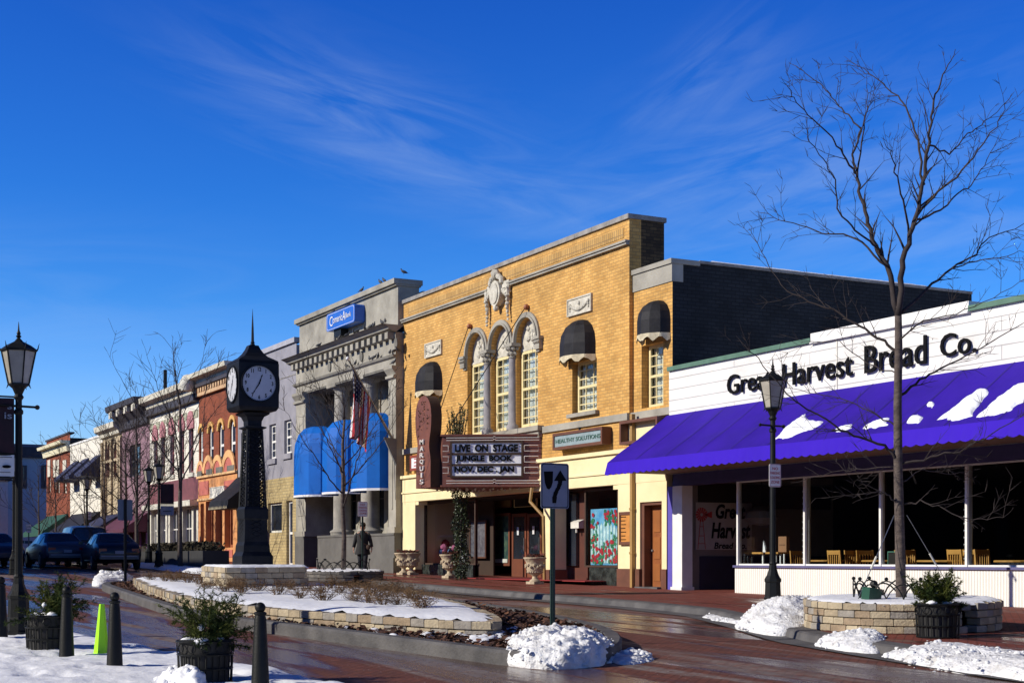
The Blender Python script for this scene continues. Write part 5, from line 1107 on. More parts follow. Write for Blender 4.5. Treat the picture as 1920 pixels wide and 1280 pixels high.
mb = MB(); mb.box(PXL-.001, PXR+.001, BYF+.02, 20.94, zop-.06, zop-.002); mb.build('porch_soffit', stone_d, bank)
for a, b, nm in ((BX0, PXL, 'corner_pier'), (PXR, BX1, 'corner_pier')):
    mb = MB(); mb.box(a+.02, b, BYF, 20.94, zpod+.2, zop-.45); mb.box(a-.01, b+.02, BYF-.06, 20.93, zpod, zpod+.199)
    mb.prism([(BYF, zop-.45), (BYF-.10, zop-.40), (BYF-.10, zop-.32), (BYF-.02, zop-.28), (BYF-.16, zop-.10), (BYF-.16, zop-.003), (20.5, zop-.003), (20.5, zop-.45)], 'x', a-.03, b+.03)
    mb.box(a+.25, b-.25, BYF-.02, BYF-.001, zpod+.8, zop-.9); mb.build(nm, stone, bank)
dl0, dl1 = X(572, BYF), X(598, BYF)
mb = MB(); mb.box(BX0+.02, dl0-.002, BYF-.05, 20.93, zg, zpod-.001); mb.box(dl1, BX1-.01, BYF-.05, 20.93, zg, zpod-.08); mb.box(dl1+.02, BX1-.0, BYF-.08, 20.92, zpod-.079, zpod-.001); mb.box(dl1-.0, BX1+.01, BYF-.10, BYF-.051, zg, zg+.75); mb.build('podium', mat('podium_stone', (.135, .13, .12), (.095, .09, .085), .85, 1.5, .2), bank)
mb = MB(); mb.box(dl0, dl1, 20.9, 20.94, zg, zop); mb.build('dark_doorway', darkin, bank)
for xc in bys[1:3]:
    xq = xc; mb = MB(); y = 20.18; H = zop-zpod
    mb.lathe((xq, y, zpod), [(.44, 0), (.44, .08), (.47, .12), (.44, .17), (.37, .2), (.34, .24), (.335, .3), (.33, H*.5), (.285, H-.42), (.30, H-.41), (.30, H-.36), (.285, H-.35), (.285, H-.25), (.40, H-.14), (.40, H-.12)], 24)
    mb.build('column', mat('column_stone', (.40, .375, .33), (.24, .225, .20), .85, 2, .3), bank, smooth=True)
    mb = MB(); mb.box(xq-.47, xq+.47, y-.46, y+.46, zop-.12, zop-.004); mb.build('capital', stone, bank)
for k in range(3):
    a, b = bys[k]+.36, bys[k+1]-.28
    if k == 2: b = PXR-.05
    if k == 0: a -= .55
    dome_awning('dome_awning', bank, a, b, Z(700, 917, 19.1), Z(700, 828, 19.1), Z(700, 772, 19.5), 19.9, .98, bluecan, n=7, pw=.55, hem=.07, hemm=signwhite)
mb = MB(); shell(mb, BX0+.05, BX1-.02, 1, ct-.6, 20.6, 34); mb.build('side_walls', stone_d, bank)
mb = MB(); x = BX0+.05; mb.box(X(548, 18.75), X(556, 18.75), 18.60, 18.61, Z(551, 924, 18.6), Z(551, 918, 18.6)); 
# bank sign
bs_ = empty('bank_sign', (X(640, 19.5), 19.6, Z(640, 600)), 'blue lightbox bank sign with white lettering on the grey attic wall', 'sign')
a0, a1 = X(612, 19.42), X(665, 19.42); z0, z1 = Z(640, 612, 19.42), Z(640, 579, 19.42); y0 = 19.42
mb = MB(); r_ = .12
P = []
for cx, cz, s0 in ((a1-r_, z1-r_, 0), (a0+r_, z1-r_, 1), (a0+r_, z0+r_, 2), (a1-r_, z0+r_, 3)):
    for q in range(5): t = math.pi/2*(s0+q/4); P.append((cx+r_*math.cos(t), cz+r_*math.sin(t)))
mb.prism(P, 'y', y0, 19.80); mb.build('light_box', bluesign, bs_)
Pi = [((p[0]-(a0+a1)/2)*.94+(a0+a1)/2, (p[1]-(z0+z1)/2)*.86+(z0+z1)/2) for p in P]; Pj = [((p[0]-(a0+a1)/2)*.955+(a0+a1)/2, (p[1]-(z0+z1)/2)*.90+(z0+z1)/2) for p in P]
mb = MB(); n = len(P)
for k in range(n): i, j = k, (k+1) % n; mb.quad((Pi[i][0], y0-.004, Pi[i][1]), (Pj[i][0], y0-.004, Pj[i][1]), (Pj[j][0], y0-.004, Pj[j][1]), (Pi[j][0], y0-.004, Pi[j][1]))
mb.build('border_line', signwhite, bs_)
w_ = a1-a0; h_ = z1-z0
text_fit('lettering', 'C', signwhite, bs_, a0+w_*.13, a0+w_*.24, z0+h_*.22, z1-h_*.22, y0-.01, .01, .0); text_fit('lettering', 'omeric', signwhite, bs_, a0+w_*.24, a0+w_*.58, z0+h_*.34, z1-h_*.28, y0-.01, .01, .0); text_fit('lettering', 'A', signwhite, bs_, a0+w_*.59, a0+w_*.69, z0+h_*.30, z1-h_*.18, y0-.01, .01, .0); text_fit('lettering', 'Bank', signwhite, bs_, a0+w_*.70, a0+w_*.88, z0+h_*.38, z1-h_*.34, y0-.01, .01, .0)
mb = MB(); mb.box((a0+a1)/2-.9, (a0+a1)/2-.2, y0+.1, 19.81, z0-.28, z0); mb.build('mount_bracket', black, bs_)
# flag on its slanted pole
fx = X(742, BYF-.08); fp = empty('wall_flagpole', (fx, BYF-.1, Z(742, 826, BYF)), 'slanted white wall pole with triangular bracket on the bank pier', 'flagpole')
A = Vector((fx, 19.60, Z(742, 830, 19.6))); yt = None
lo = 16.5; hi = 19.5
Bp = Vector((fx+.0, YX(652, fx), 0)); Bp.z = ZX(652, 672, fx); print('flag tip', Bp, A)
mb = MB(); mb.tube([A, Bp], [.05, .03], 8); mb.build('pole', steel, fp); mb = MB(); mb.ball(Bp, .07); mb.build('ball_finial', signwhite, fp, smooth=True)
mb = MB(); mb.prism([(BYF-.07, A.z+.15), (BYF-.50, A.z+.18), (BYF-.07, A.z-.75)], 'x', fx-.06, fx+.06); mb.build('bracket', mat('bracket_grey', (.18, .18, .17)), fp); mb = MB(); mb.tube([A+Vector((0, -.05, .3)), (fx, BYF-.09, A.z-1.9)], .012, 5); mb.build('halyard', steel, fp)
fl = empty('national_flag', A+(Bp-A)*.86, 'limp striped red and white flag with blue star canton hanging from the slanted pole', 'flag')
mb = MB(); nu, nv = 44, 39; u0, u1 = A+(Bp-A)*.93, A+(Bp-A)*.52
# flag hangs: hoist runs along the pole, the fly drops straight down in folds
Lf_, fold = 2.35, []
for i in range(nu+1):
    row = []
    for j in range(nv+1):
        s_ = i/nu; t = j/nv; base = u0+(u1-u0)*(t*(1-.55*s_)+.0*s_); drop = Lf_*s_*(1-.10*t)
        ph = t*17; wav = .17*s_**.5; row.append((base.x+wav*math.sin(ph+2*s_), base.y+.07*math.cos(ph*1.3)*s_+.30*s_*(t-.2)+.05, base.z-drop-.25*s_*t))
    fold.append(row)
for i in range(nu):
    for j in range(nv):
        st = int(j/nv*13); c = 0 if st % 2 == 0 else 1
        if i < nu*.40 and st < 7: c = 2 if not ((i % 3 == 1) and (j % 3 == 1)) else 1
        mb.quad(fold[i][j], fold[i+1][j], fold[i+1][j+1], fold[i][j+1], c)
mb.build('cloth', [flagred, flagwhite, flagblue], fl, smooth='all')
# ---------------------------------------------------------------- generic old shop building
def building(label, cat, name, pl, pr, ztop, y=20.0, depth_=14, group=None, brick=rbrick, base=None, side=None, holes=(), d=.22, z0=None):
    x0, x1 = X(pl, y)+.012, X(pr, y)-.012; zb = (z0 if z0 is not None else GZ(x1)-.4)
    b = empty(name, ((x0+x1)/2, y, GZ((x0+x1)/2)), label, cat, group); mb = MB(); wall(mb, x0, x1, zb, ztop, y, holes, d); mb.build('front_wall', brick, b)
    mb = MB(); shell(mb, x0, x1, zb, ztop-.3, y+.01, y+depth_); mb.build('side_walls', side or dbrick, b); return b, x0, x1
def zz_(a, b): return Z(a, b)
# grey stucco building
random.seed(51)
gh = []
W3 = [(505, 517.5, 795, 860), (533, 546.5, 787, 850), (478, 491, 803, 869), (452, 465, 810, 877)]
for a, b, t, c in W3: gh.append((X(a), X(b), Z((a+b)/2, c), Z((a+b)/2, t)))
gtop = Z(555, 632); gsp = Z(545, 893)
gl = (X(503), X(529), Z(516, 998), Z(516, 942)); gd = (X(537.5), X(549), GZ(-57)+.02, Z(543, 938))
gb, gx0, gx1 = building('grey stucco two storey building with tan brick ground floor beside the bank', 'building', 'grey_building', 446, 556, gtop, brick=grey_stucco, side=grey_stucco, holes=gh, z0=gsp)
mb = MB(); wall(mb, gx0, gx1, GZ(gx1)-.4, gsp, 19.99, [gl, gd], .25); mb.build('ground_floor_brick', tbrick, gb)
mb = MB(); mb.box(gx0, gx1, 19.90, 20.2, gtop-.20, gtop); mb.build('metal_coping', mat('pale_grey_paint', (.42, .41, .45), (.34, .335, .37), .6), gb)
mb = MB(); mb.box(gx0, gx1-.0, 19.985, 19.999, gtop-1.5, gtop-1.46); mb.build('score_line', capstone, gb)
for h in gh: window(gb, *h[:2], h[2], h[3], 20.16, 2, 4, white, dglass, fw=.09); 
mb = MB()
for h in gh: mb.box(h[0]-.1, h[1]+.1, 19.92, 20.1, h[2]-.22, h[2]-.001)
mb.build('window_ledge', grey_stucco, gb)
window(gb, *gl, 20.16, 1, 1, offwhite, dglass, fw=.09, mid=False); window(gb, gd[0], gd[1], gd[2], gd[3], 20.16, 1, 1, white, dglass, fw=.10, mid=True, name='glazed_door')
# red brick building with orange shopfront
bt_ = [(374, 381, 802, 883), (392, 400.5, 798, 879), (410.5, 420, 792, 875), (431.5, 441.5, 786, 872)]
rh = [(X(a), X(b), Z((a+b)/2, c), Z((a+b)/2, t)+.05, True) for a, b, t, c in bt_]; rh[0] = (X(375), *rh[0][1:])
zc1 = Z(446, 677); zc0 = Z(446, 696); zsf = Z(420, 884)
rb_, rx0, rx1 = building('red brick building with four arched windows above an orange and pink shopfront', 'shop', 'brick_shop', 373, 446, zc1-.1, holes=rh, z0=zsf)
for h in rh: window(rb_, h[0]+.03, h[1]-.0, h[2]+.02, h[3]-.12, 20.12, 1, 1, white, dglass, fw=.13)
mb = MB()
for h in rh: arch_ring(mb, (h[0]+h[1])/2, h[3]-(h[1]-h[0])/2, (h[1]-h[0])/2-.02, (h[1]-h[0])/2+.16, 19.93, 20.0, 10)
mb.build('window_arches', mat('ochre_arch', (.72, .42, .12), (.6, .34, .1), .7), rb_)
mb = MB()
for h in rh: mb.box(h[0]-.12, h[1]+.12, 19.88, 20.1, h[2]-.28, h[2]-.001)
mb.build('window_ledge', stone_d, rb_)
def corn(b, x0, x1, zt, zb, m1, proj=.55, nm='cornice'):
    mb = MB(); mb.prism([(20, zb), (20-proj*.35, zb+.05), (20-proj*.45, zb+(zt-zb)*.35), (20-proj, zb+(zt-zb)*.55), (20-proj-.04, zt), (20.3, zt)], 'x', x0, x1); mb.build(nm, m1, b)
corn(rb_, rx0, rx1, zc1, zc0, cornice_w, .6)
mb = MB(); nb = 15; zq = Z(446, 720); 
for k in range(nb): x = rx0+.2+(rx1-rx0-.4)*k/(nb-1); mb.box(x-.11, x+.11, 19.78, 20, zq+.18, zc0-.1)
mb.box(rx0, rx1, 19.82, 19.999, zq, zq+.179); mb.build('corbel_band', mat('corbel_cream', (.62, .42, .24), (.5, .3, .16), .8, 4), rb_)
mb = MB(); mb.box(rx0, rx1, 19.7, 20.1, zc0-.16, zc0-.001); mb.build('dark_fascia', slatep, rb_)
# its orange shopfront
zb = GZ(rx1)-.3
sf = [(X(377), X(383.5), Z(380, 1030), Z(380, 944)), (X(387), X(402), Z(394, 1022), Z(394, 939)), (X(405), X(418), zb+.35, Z(412, 935)), (X(422), X(438), Z(430, 1026), Z(430, 940))]
mb = MB(); wall(mb, rx0, rx1, zb, zsf, 19.97, sf, .35); mb.build('orange_front', orangep, rb_)
for h in sf: window(rb_, *h, 20.28, 1, 1, rust, mat('rosy_glass', (.10, .02, .015), (.05, .015, .012), .1, 2, spec=.8), fw=.14, mid=False, name='shop_window')
mb = MB(); xs4 = [378, 393, 410, 431]
for a, r_ in zip(xs4, (.55, .8, .8, 1.0)): arch_ring(mb, X(a), Z(a, 886), r_*.72, r_*1.05, 19.90, 19.97, 10)
mb.build('painted_arches', mat('peach_arch', (.80, .46, .20), (.72, .40, .17), .7), rb_)
mb = MB()
for a, r_ in zip(xs4, (.55, .8, .8, 1.0)): c = X(a); z_ = Z(a, 886); mb.prism([(c-r_*.7*math.cos(math.pi*k/10), z_+r_*.7*math.sin(math.pi*k/10)) for k in range(11)], 'y', 19.93, 19.969)
mb.build('painted_tympanums', pinkp, rb_); boxes('pink_panel', pinkp, rb_, [(X(375), X(393), 19.94, 19.969, Z(384, 928), Z(384, 902)), (X(422), X(443), 19.94, 19.969, Z(432, 930), Z(432, 900)), (X(424), X(438), 19.94, 19.969, Z(430, 1044), Z(430, 1030))])
mb = MB(); mb.box(rx0, rx1, 19.86, 19.969, Z(400, 893), Z(400, 889)); mb.box(rx0, rx1, 19.9, 19.969, Z(400, 936), Z(400, 932)); mb.build('front_mouldings', mat('peach_trim', (.80, .50, .24)), rb_)
sgn = empty('shop_sign', (X(407, 19.8), 19.8, Z(407, 922)), 'mottled white sign panel on the orange and pink shopfront', 'sign'); mb = MB(); mb.box(X(394, 19.8), X(421, 19.8), 19.78, 19.9, Z(407, 933, 19.8), Z(407, 912, 19.8)); mb.build('board', mat('mottled_sign', (.75, .72, .66), (.22, .25, .22), .6, 6, lo=.5, hi=.62), sgn); mb = MB(); a, b, c, d = X(394, 19.8), X(421, 19.8), Z(407, 933, 19.8), Z(407, 912, 19.8); mb.box(a, b, 19.76, 19.779, d-.04, d); mb.box(a, b, 19.76, 19.779, c, c+.04); mb.build('frame', offwhite, sgn)
mb = MB(); xa_, xb_ = X(444, 20), X(470, 20); pr = [(20, Z(455, 893)), (19.5, Z(455, 915)), (18.75, Z(455, 938)-.05), (18.70, Z(455, 952)-.1), (20, Z(455, 952)-.05)]
mb.prism(pr, 'x', xa_, xb_+.8); aw2 = mb.build('awning', blackcan, gb); mb = MB()
for k in range(14): a = xa_+(xb_+.8-xa_)*(k+.3)/14; mb.prism([(a, pr[3][1]+.02), (a+.12, pr[3][1]+.02), (a+.06, pr[3][1]+.16)], 'y', 18.68, 18.698)
mb.build('valance_pattern', fringe, aw2)
# white building with five narrow windows
ww_ = [(288.5, 295.5, 814, 893), (302.5, 309.5, 808, 892), (319, 327, 801, 890), (337.5, 345.5, 795, 888), (354, 363, 789, 886)]
wh = [(X(a), X(b), Z((a+b)/2, c), Z((a+b)/2, t)+.35, True) for a, b, t, c in ww_]; zsf = Z(330, 900)
wb_, wx0, wx1 = building('white painted brick building with five tall narrow purple headed windows', 'shop', 'white_building', 281, 373, Z(373, 714)-.1, brick=wbrick, side=wbrick, holes=wh, z0=zsf)
for h in wh: window(wb_, h[0], h[1], h[2], h[3]-.5, 20.18, 1, 1, plum, dglass, fw=.12)
mb = MB()
for h in wh:
    c = (h[0]+h[1])/2; r_ = (h[1]-h[0])/2; z_ = h[3]-r_; mb.prism([(c-(r_+.16)*math.cos(math.pi*k/10), z_+(r_+.16)*math.sin(math.pi*k/10)) for k in range(11)]+[(c+r_+.16, z_-.30), (c+r_-.05, z_-.30), (c-r_+.05, z_-.30), (c-r_-.16, z_-.30)], 'y', 19.93, 19.999)
mb.build('window_head_band', mat('dusty_rose', (.48, .20, .22), (.40, .16, .18), .7), wb_)
mb = MB()
for h in wh: mb.box(h[0]-.1, h[1]+.1, 19.92, 19.999, h[2]-.2, h[2]-.001)
mb.build('window_ledge', offwhite, wb_)
mb = MB()
for a in (287, 297, 308, 321, 332, 346, 352, 364): z_ = Z(a, 0) ; 
for k in range(9):
    a = 286+k*10.2; x = X(a); zt2, zb2 = Z(362, 770), Z(362, 784); mb.box(x-.38, x+.38, 19.96, 19.999, zb2, zt2)
mb.build('small_panels', mat('sage_panel', (.42, .42, .30), (.34, .34, .24), .7), wb_)
zt2 = Z(373, 714); corn(wb_, wx0, wx1, zt2, zt2-.62, cornice_w, .6); mb = MB(); mb.box(wx0, wx1, 19.72, 20, zt2-.95, zt2-.622); mb.box(wx0, wx1, 19.94, 19.999, Z(362, 751), Z(362, 748)); mb.build('dark_fascia', slatep, wb_)
mb = MB(); xk = X(365); mb.lathe((wx1-.05, 19.45, zt2-.55), [(.02, 0), (.30, .05), (.38, .3), (.38, .5), (.2, .78), (.02, .85)], 12); mb.build('cornice_ball', offwhite, wb_, smooth=True)
mb = MB(); mb.box(wx0, wx1, 19.97, 20.3, Z(330, 940), zsf-.001); mb.build('plum_fascia', plum, wb_)
mb = MB(); mb.box(wx0+.0, wx1, 19.55, 20.1, Z(330, 952)+.001, Z(330, 942)); mb.box(wx0, wx1, 19.97, 20.3, GZ(-75)-.3, GZ(-75)+.5)
for a in (283, 296, 300, 313, 318, 337, 342, 362, 371): mb.box(X(a)-.16, X(a)+.16, 19.97, 20.3, GZ(-75), Z(330, 952))
mb.build('white_shopfront', offwhite, wb_)
for a, b in ((285, 295), (301, 312), (319, 336), (343, 361)): window(wb_, X(a), X(b), GZ(-75)+.55, Z(330, 953), 20.2, 3, 2, white, dglass, fw=.08, bar=.05, mid=False, name='shop_window')
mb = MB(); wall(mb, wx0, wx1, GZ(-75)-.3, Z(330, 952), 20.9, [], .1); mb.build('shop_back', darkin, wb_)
# lilac building with flared dark cornice
lh = [(X(243), X(264), Z(253, 893), Z(253, 833))]
lb, lx0, lx1 = building('lilac building with flared dark bracketed cornice and one wide dark window', 'building', 'lilac_building', 229, 281, Z(281, 762), brick=pbrick, side=pbrick, holes=lh)
window(lb, *lh[0], 20.18, 3, 4, slatep, dglass, fw=.12, mid=True)
zt3 = Z(281, 744); zb3 = Z(281, 778)
mb = MB(); mb.prism([(20, zb3-.5), (19.85, zb3-.4), (19.8, zb3), (19.3, zt3-.35), (19.15, zt3-.3), (19.1, zt3), (20.3, zt3)], 'x', lx0-.5, lx1); mb.build('flared_cornice', slatep, lb)
mb = MB()
for k in range(4): a = lx0+.5+(lx1-lx0-1)*k/3; mb.box(a-.28, a+.28, 19.22, 19.4, zb3+.35, zb3+.95); mb.box(a-.20, a+.20, 19.15, 19.22, zb3+.25, zb3+.6)
mb.build('cream_brackets', cornice_w, lb)
mb = MB(); mb.prism([(19.98, 3.9), (18.6, 3.0), (18.6, 2.8), (19.98, 2.85)], 'x', lx0+.2, lx1-.2); mb.build('awning', mat('purple_awning', (.10, .02, .05), (.08, .018, .04), .7), lb)
mb = MB(); mb.box(lx0+.3, lx1-.3, 19.96, 19.999, 1.5, 2.8); mb.build('dark_shopfront', darkin, lb)
mb = MB()
for k in range(5): a = lx0+.4+(lx1-lx0-.8)*k/4; mb.box(a-.1, a+.1, 19.9, 19.959, 1.3, 2.8)
mb.build('lilac_pilaster', mat('lilac_paint', (.35, .16, .40)), lb)
mb = MB(); x = lx1-.6; mb.tube([(x, 21, zt3), (x, 21, zt3+1.6)], .10, 6); mb.build('vent_pipe', black, lb)
# cream stone building
chh = [(X(a), X(b), Z(a, 895), Z(a, 868)+1.2, True) for a, b in ((201, 209), (213, 222))]
cb2, cx0, cx1 = building('cream stone block building behind bare trees with two arched windows', 'building', 'cream_building', 192, 229, Z(229, 794), brick=cbrick, side=cbrick, holes=chh)
for h in chh: window(cb2, h[0], h[1], h[2], h[3]-.2, 20.18, 2, 3, rust, dglass, fw=.14)
zt4 = Z(229, 790); corn(cb2, cx0, cx1, zt4, zt4-.7, cornice_w, .5)
mb = MB()
for a in (193.5, 200, 211, 224, 228): mb.box(X(a)-.14, X(a)+.14, 19.86, 19.999, 4, zt4-.9)
mb.box(cx0, cx1, 19.9, 19.995, zt4-2.2, zt4-2.05); mb.build('pilasters', cbrick, cb2)
mb = MB(); mb.prism([(19.98, 4.0), (18.6, 3.2), (18.6, 2.95), (19.98, 3.0)], 'x', cx0, cx1); mb.build('awning', navy, cb2); mb = MB(); mb.box(cx0+.3, cx1-.3, 19.96, 19.999, 1.4, 2.95); mb.build('dark_shopfront', darkin, cb2)
# plain white building with three navy awnings
nh = [(X(a), X(b), Z(a, 905), Z(a, 870)) for a, b in ((137, 145), (152, 161), (169, 180))]
nb_, nx0, nx1 = building('plain white building with three slanted navy awnings over its upper windows', 'building', 'white_plain_building', 131.5, 192, Z(131.5, 837), brick=wbrick, side=wbrick, holes=nh)
for h in nh: window(nb_, *h, 20.18, 2, 2, offwhite, dglass, fw=.12)
mb = MB(); mb.box(nx0, nx1, 19.95, 20.3, Z(131.5, 837), Z(131.5, 837)+.12); mb.build('coping', white, nb_)
for h in nh:
    mb = MB(); zt5 = Z(152, 862); e_ = {0: (137, 149), 1: (155, 168), 2: (177, 192)}[nh.index(h)]; mb.prism([(19.99, zt5), (18.75, zt5-1.15), (18.75, zt5-1.35), (19.99, zt5-1.4)], 'x', X(e_[0])+.1, X(e_[1])-.15); mb.build('navy_awning', navy, nb_)
mb = MB(); mb.prism([(19.98, 4.3), (18.4, 3.1), (18.4, 2.8), (19.98, 2.85)], 'x', nx0+1, nx1-.5); mb.build('shop_awning', blackcan, nb_); mb = MB(); mb.box(nx0+.3, nx1-.3, 19.96, 19.999, 1.4, 2.85); mb.build('dark_shopfront', darkin, nb_)
# red brick corner building with cream cornice
kh = []
for a, b in ((90.5, 95), (101, 105), (107, 111.5), (119, 125)): kh.append((X(a), X(b), Z((a+b)/2, 924), Z((a+b)/2, 862)))
kb, kx0, kx1 = building('red brick corner building with broad cream cornice and paired windows', 'building', 'brick_building', 87, 131.3, Z(131, 812), brick=rbrick, side=dbrick, holes=kh)
for h in kh:
    window(kb, h[0], h[1], h[2], h[3]-1.2, 20.18, 1, 1, offwhite, dglass, fw=.14); mb = MB(); mb.box(h[0]-.04, h[1]+.04, 19.95, 20.15, h[3]-1.2, h[3]); mb.build('window_head', cornice_w, kb)
zt6, zb6 = Z(131, 825), Z(131, 845); mb = MB(); mb.prism([(19.99, zb6), (19.8, zb6), (19.7, zb6+.5), (19.4, zt6-.2), (19.35, zt6), (19.99, zt6)], 'x', kx0-.2, kx1); mb.build('cream_cornice', mat('cream_cornice_paint', (.80, .74, .52), (.7, .64, .44), .7), kb)
mb = MB(); mb.box(kx0, kx1, 19.9, 20.3, Z(131, 812)-.01, Z(131, 812)+.1); mb.build('dark_coping', slatep, kb)
mb = MB(); mb.prism([(19.98, 4.4), (18.3, 3.2), (18.3, 2.9), (19.98, 2.95)], 'x', kx0+.5, kx1-.5); mb.build('green_awning', greencan, kb); mb = MB(); mb.box(kx0+.3, kx1-.3, 19.96, 19.999, 1.4, 2.95); mb.build('dark_shopfront', darkin, kb)
mb = MB()
for a in (112, 121): mb.box(X(a)-.35, X(a)+.35, 19.9, 19.959, 1.3, 2.9)
mb.build('orange_pillar', orangep, kb)  # plain orange pillars before the dark shopfront
# building closing the far end of the street (faces +X)
fxx = -134.0; fz1 = ZX(60, 838, fxx); fz2 = ZX(60, 858, fxx)
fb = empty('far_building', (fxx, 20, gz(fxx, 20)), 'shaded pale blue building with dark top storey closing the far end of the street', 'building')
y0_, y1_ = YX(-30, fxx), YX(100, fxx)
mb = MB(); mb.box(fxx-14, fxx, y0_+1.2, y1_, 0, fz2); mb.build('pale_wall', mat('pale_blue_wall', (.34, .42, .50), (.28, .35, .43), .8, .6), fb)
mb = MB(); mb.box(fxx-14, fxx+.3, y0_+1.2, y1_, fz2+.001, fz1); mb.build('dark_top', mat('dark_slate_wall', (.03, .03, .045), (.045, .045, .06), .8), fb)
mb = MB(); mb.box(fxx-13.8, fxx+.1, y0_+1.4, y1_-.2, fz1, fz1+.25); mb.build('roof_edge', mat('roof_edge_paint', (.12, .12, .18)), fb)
for a in (44, 83):
    f = MB(); ya, yb = YX(a-6, fxx), YX(a+6, fxx); f.box(fxx+.001, fxx+.12, ya, yb, ZX(a, 915, fxx), ZX(a, 872, fxx)); w_ = f.build('window', slatep, fb); f = MB(); f.box(fxx+.121, fxx+.13, ya+.25, yb-.25, ZX(a, 912, fxx), ZX(a, 875, fxx)); f.build('pane', dglass, w_)
lw = empty('white_house', (-105, 9, 1.3), 'bright white sunlit wall at the far left edge between dark posts', 'building'); xx = -118.0
mb = MB(); ya, yb = YX(-40, xx), YX(15, xx); mb.box(xx-8, xx, ya, yb, 1.0, ZX(5, 900, xx)); mb.build('front_wall', white, lw); mb = MB(); mb.box(xx, xx+.1, ya, YX(-2, xx), 4, 6); mb.build('window', dglass, lw); mb = MB(); mb.prism([(ya-.3, ZX(5, 900, xx)), (yb+.3, ZX(5, 900, xx)), (yb, ZX(5, 890, xx)), (ya, ZX(5, 890, xx))], 'x', xx-8.2, xx+.3); mb.build('roof', roofm, lw)
# row on the near side of the street, outside the frame: it shades the far roadway
for nm, x0, x1, ya, yb, h, lb_ in (('street_building', -83, -57.5, -18, -6.5, 12.6, 'tall brick building on the near side of the street that shades the parked cars'), ('street_building', -112, -83.2, -18, -6.5, 13.6, 'taller brick block further along the near side of the street'), ('street_building', -150, -112.3, -18, -6.5, 12, 'last brick block on the near side of the street'), ('street_building', -84, -16, -42, -27, 13, 'unseen wide brick block added behind the viewer to darken window reflections'), ('street_building', -15.5, 30, -42, -27, 13, 'unseen brick block added opposite the bread shop to darken its windows')):  # last two blocks are added out of view to darken window reflections
    b = empty(nm, ((x0+x1)/2, yb, gz((x0+x1)/2, yb)), lb_, 'building', 'buildings on the near side of the street'); zb = gz(x0, yb)-.3; hs_ = []
    for fl_ in range(1, int(h/4)):
        n_ = int((x1-x0)/3.2)
        for k in range(n_): c = x0+(k+.5)*(x1-x0)/n_; hs_.append((c-.55, c+.55, 1.4+fl_*4, 1.4+fl_*4+2.1))
    # the street front faces +Y: build it mirrored
    mb = MB(); m2 = MB(); wall(m2, x0, x1, zb, h, -yb, hs_, .2); mb.v = [(a, -b_, c) for a, b_, c in m2.v]; mb.f = [tuple(reversed(f)) for f in m2.f]; mb.m = m2.m; mb.build('front_wall', rbrick, b)
    mb = MB(); mb.box(x0, x1, ya, yb-.25, zb, h-.3); mb.build('main_block', dbrick, b)
    mb = MB(); mb.box(x0-.1, x1+.1, yb-.1, yb+.4, h, h+.35); mb.build('cornice', cornice_w, b)
# ================================================================ STREET FURNITURE
def lathe_z(x, y, z): return (x, y, z)
# ---- lamp post (4.15 m)
def make_lamp():
    r_ = empty('street_lamp', (0, 0, 0)); o = (0, 0, 0)
    mb = MB(); mb.lathe(o, [(.185, 0), (.185, .05), (.16, .07), (.155, .20), (.165, .22), (.145, .25), (.135, .48), (.15, .50), (.15, .54), (.11, .60), (.075, .70), (.065, .78)], 8, rot=.39); mb.build('base', black, r_)
    mb = MB(); mb.lathe(o, [(.060, .78), (.072, .80), (.056, .83), (.052, 1.5), (.046, 3.0), (.062, 3.02), (.062, 3.06), (.044, 3.08), (.044, 3.20), (.07, 3.24), (.05, 3.28), (.085, 3.36), (.13, 3.40)], 12); mb.build('post', black, r_)
    mb = MB(); mb.tube([(0, -.30, 3.12), (0, .26, 3.12)], .016, 6); mb.ball((0, -.30, 3.12), .03, seg=6, rings=4); mb.ball((0, .26, 3.12), .035, seg=6, rings=4); mb.build('ladder_rest', black, r_)
    lt = MB(); lt.lathe(o, [(.10, 3.385), (.145, 3.40), (.145, 3.425)], 6); lt.lathe(o, [(.235, 3.86), (.245, 3.875), (.245, 3.89), (.16, 3.95), (.06, 4.00), (.035, 4.03)], 6)
    for k in range(6):
        t = math.pi*k/3; c, s_ = math.cos(t), math.sin(t); lt.tube([(c*.135, s_*.135, 3.42), (c*.225, s_*.225, 3.87)], .012, 4)
        lt.tube([(c*.235, s_*.235, 3.87), (c*.255, s_*.255, 3.91), (c*.262, s_*.262, 3.95), (c*.275, s_*.275, 3.98)], [.012, .010, .006, .002], 4); lt.tube([(c*.14, s_*.14, 3.41), (c*.15, s_*.15, 3.38), (c*.165, s_*.165, 3.36)], [.01, .007, .002], 4)
    ln = lt.build('lantern', black, r_)
    g = MB(); g.lathe(o, [(.128, 3.425), (.218, 3.862)], 6); g.build('glass', lampglass, ln)
    f = MB(); f.lathe(o, [(.035, 4.03), (.02, 4.05), (.04, 4.07), (.02, 4.09), (.03, 4.11), (.014, 4.15), (.003, 4.27)], 8); f.build('finial', black, ln)
    return r_
lp = make_lamp(); LG = 'black lantern street lamps'
def place(o, x, y, z, rz, lb, cat, grp=None, sc=1.0): o.location = (x, y, z); o.rotation_euler = (0, 0, rz); o.scale = (sc,)*3; return tag(o, lb, cat, grp)
g = gp(35, 1190, .05); place(lp, g.x, g.y, g.z, .2, 'large near lantern street lamp standing in snow at the left behind the black pot', 'street lamp', LG); L0 = g
def lampc(px, y, lb, dz=SWH, rz=.3):
    o = copy_tree(lp); x = X(px, y); return place(o, x, y, gz(x, y)+dz, rz, lb, 'street lamp', LG)
g = gp(1449, 1145, SWH); o = copy_tree(lp); place(o, g.x, g.y, g.z, .15, 'lantern street lamp before the white shop, carrying the no parking sign', 'street lamp', LG); L1 = g
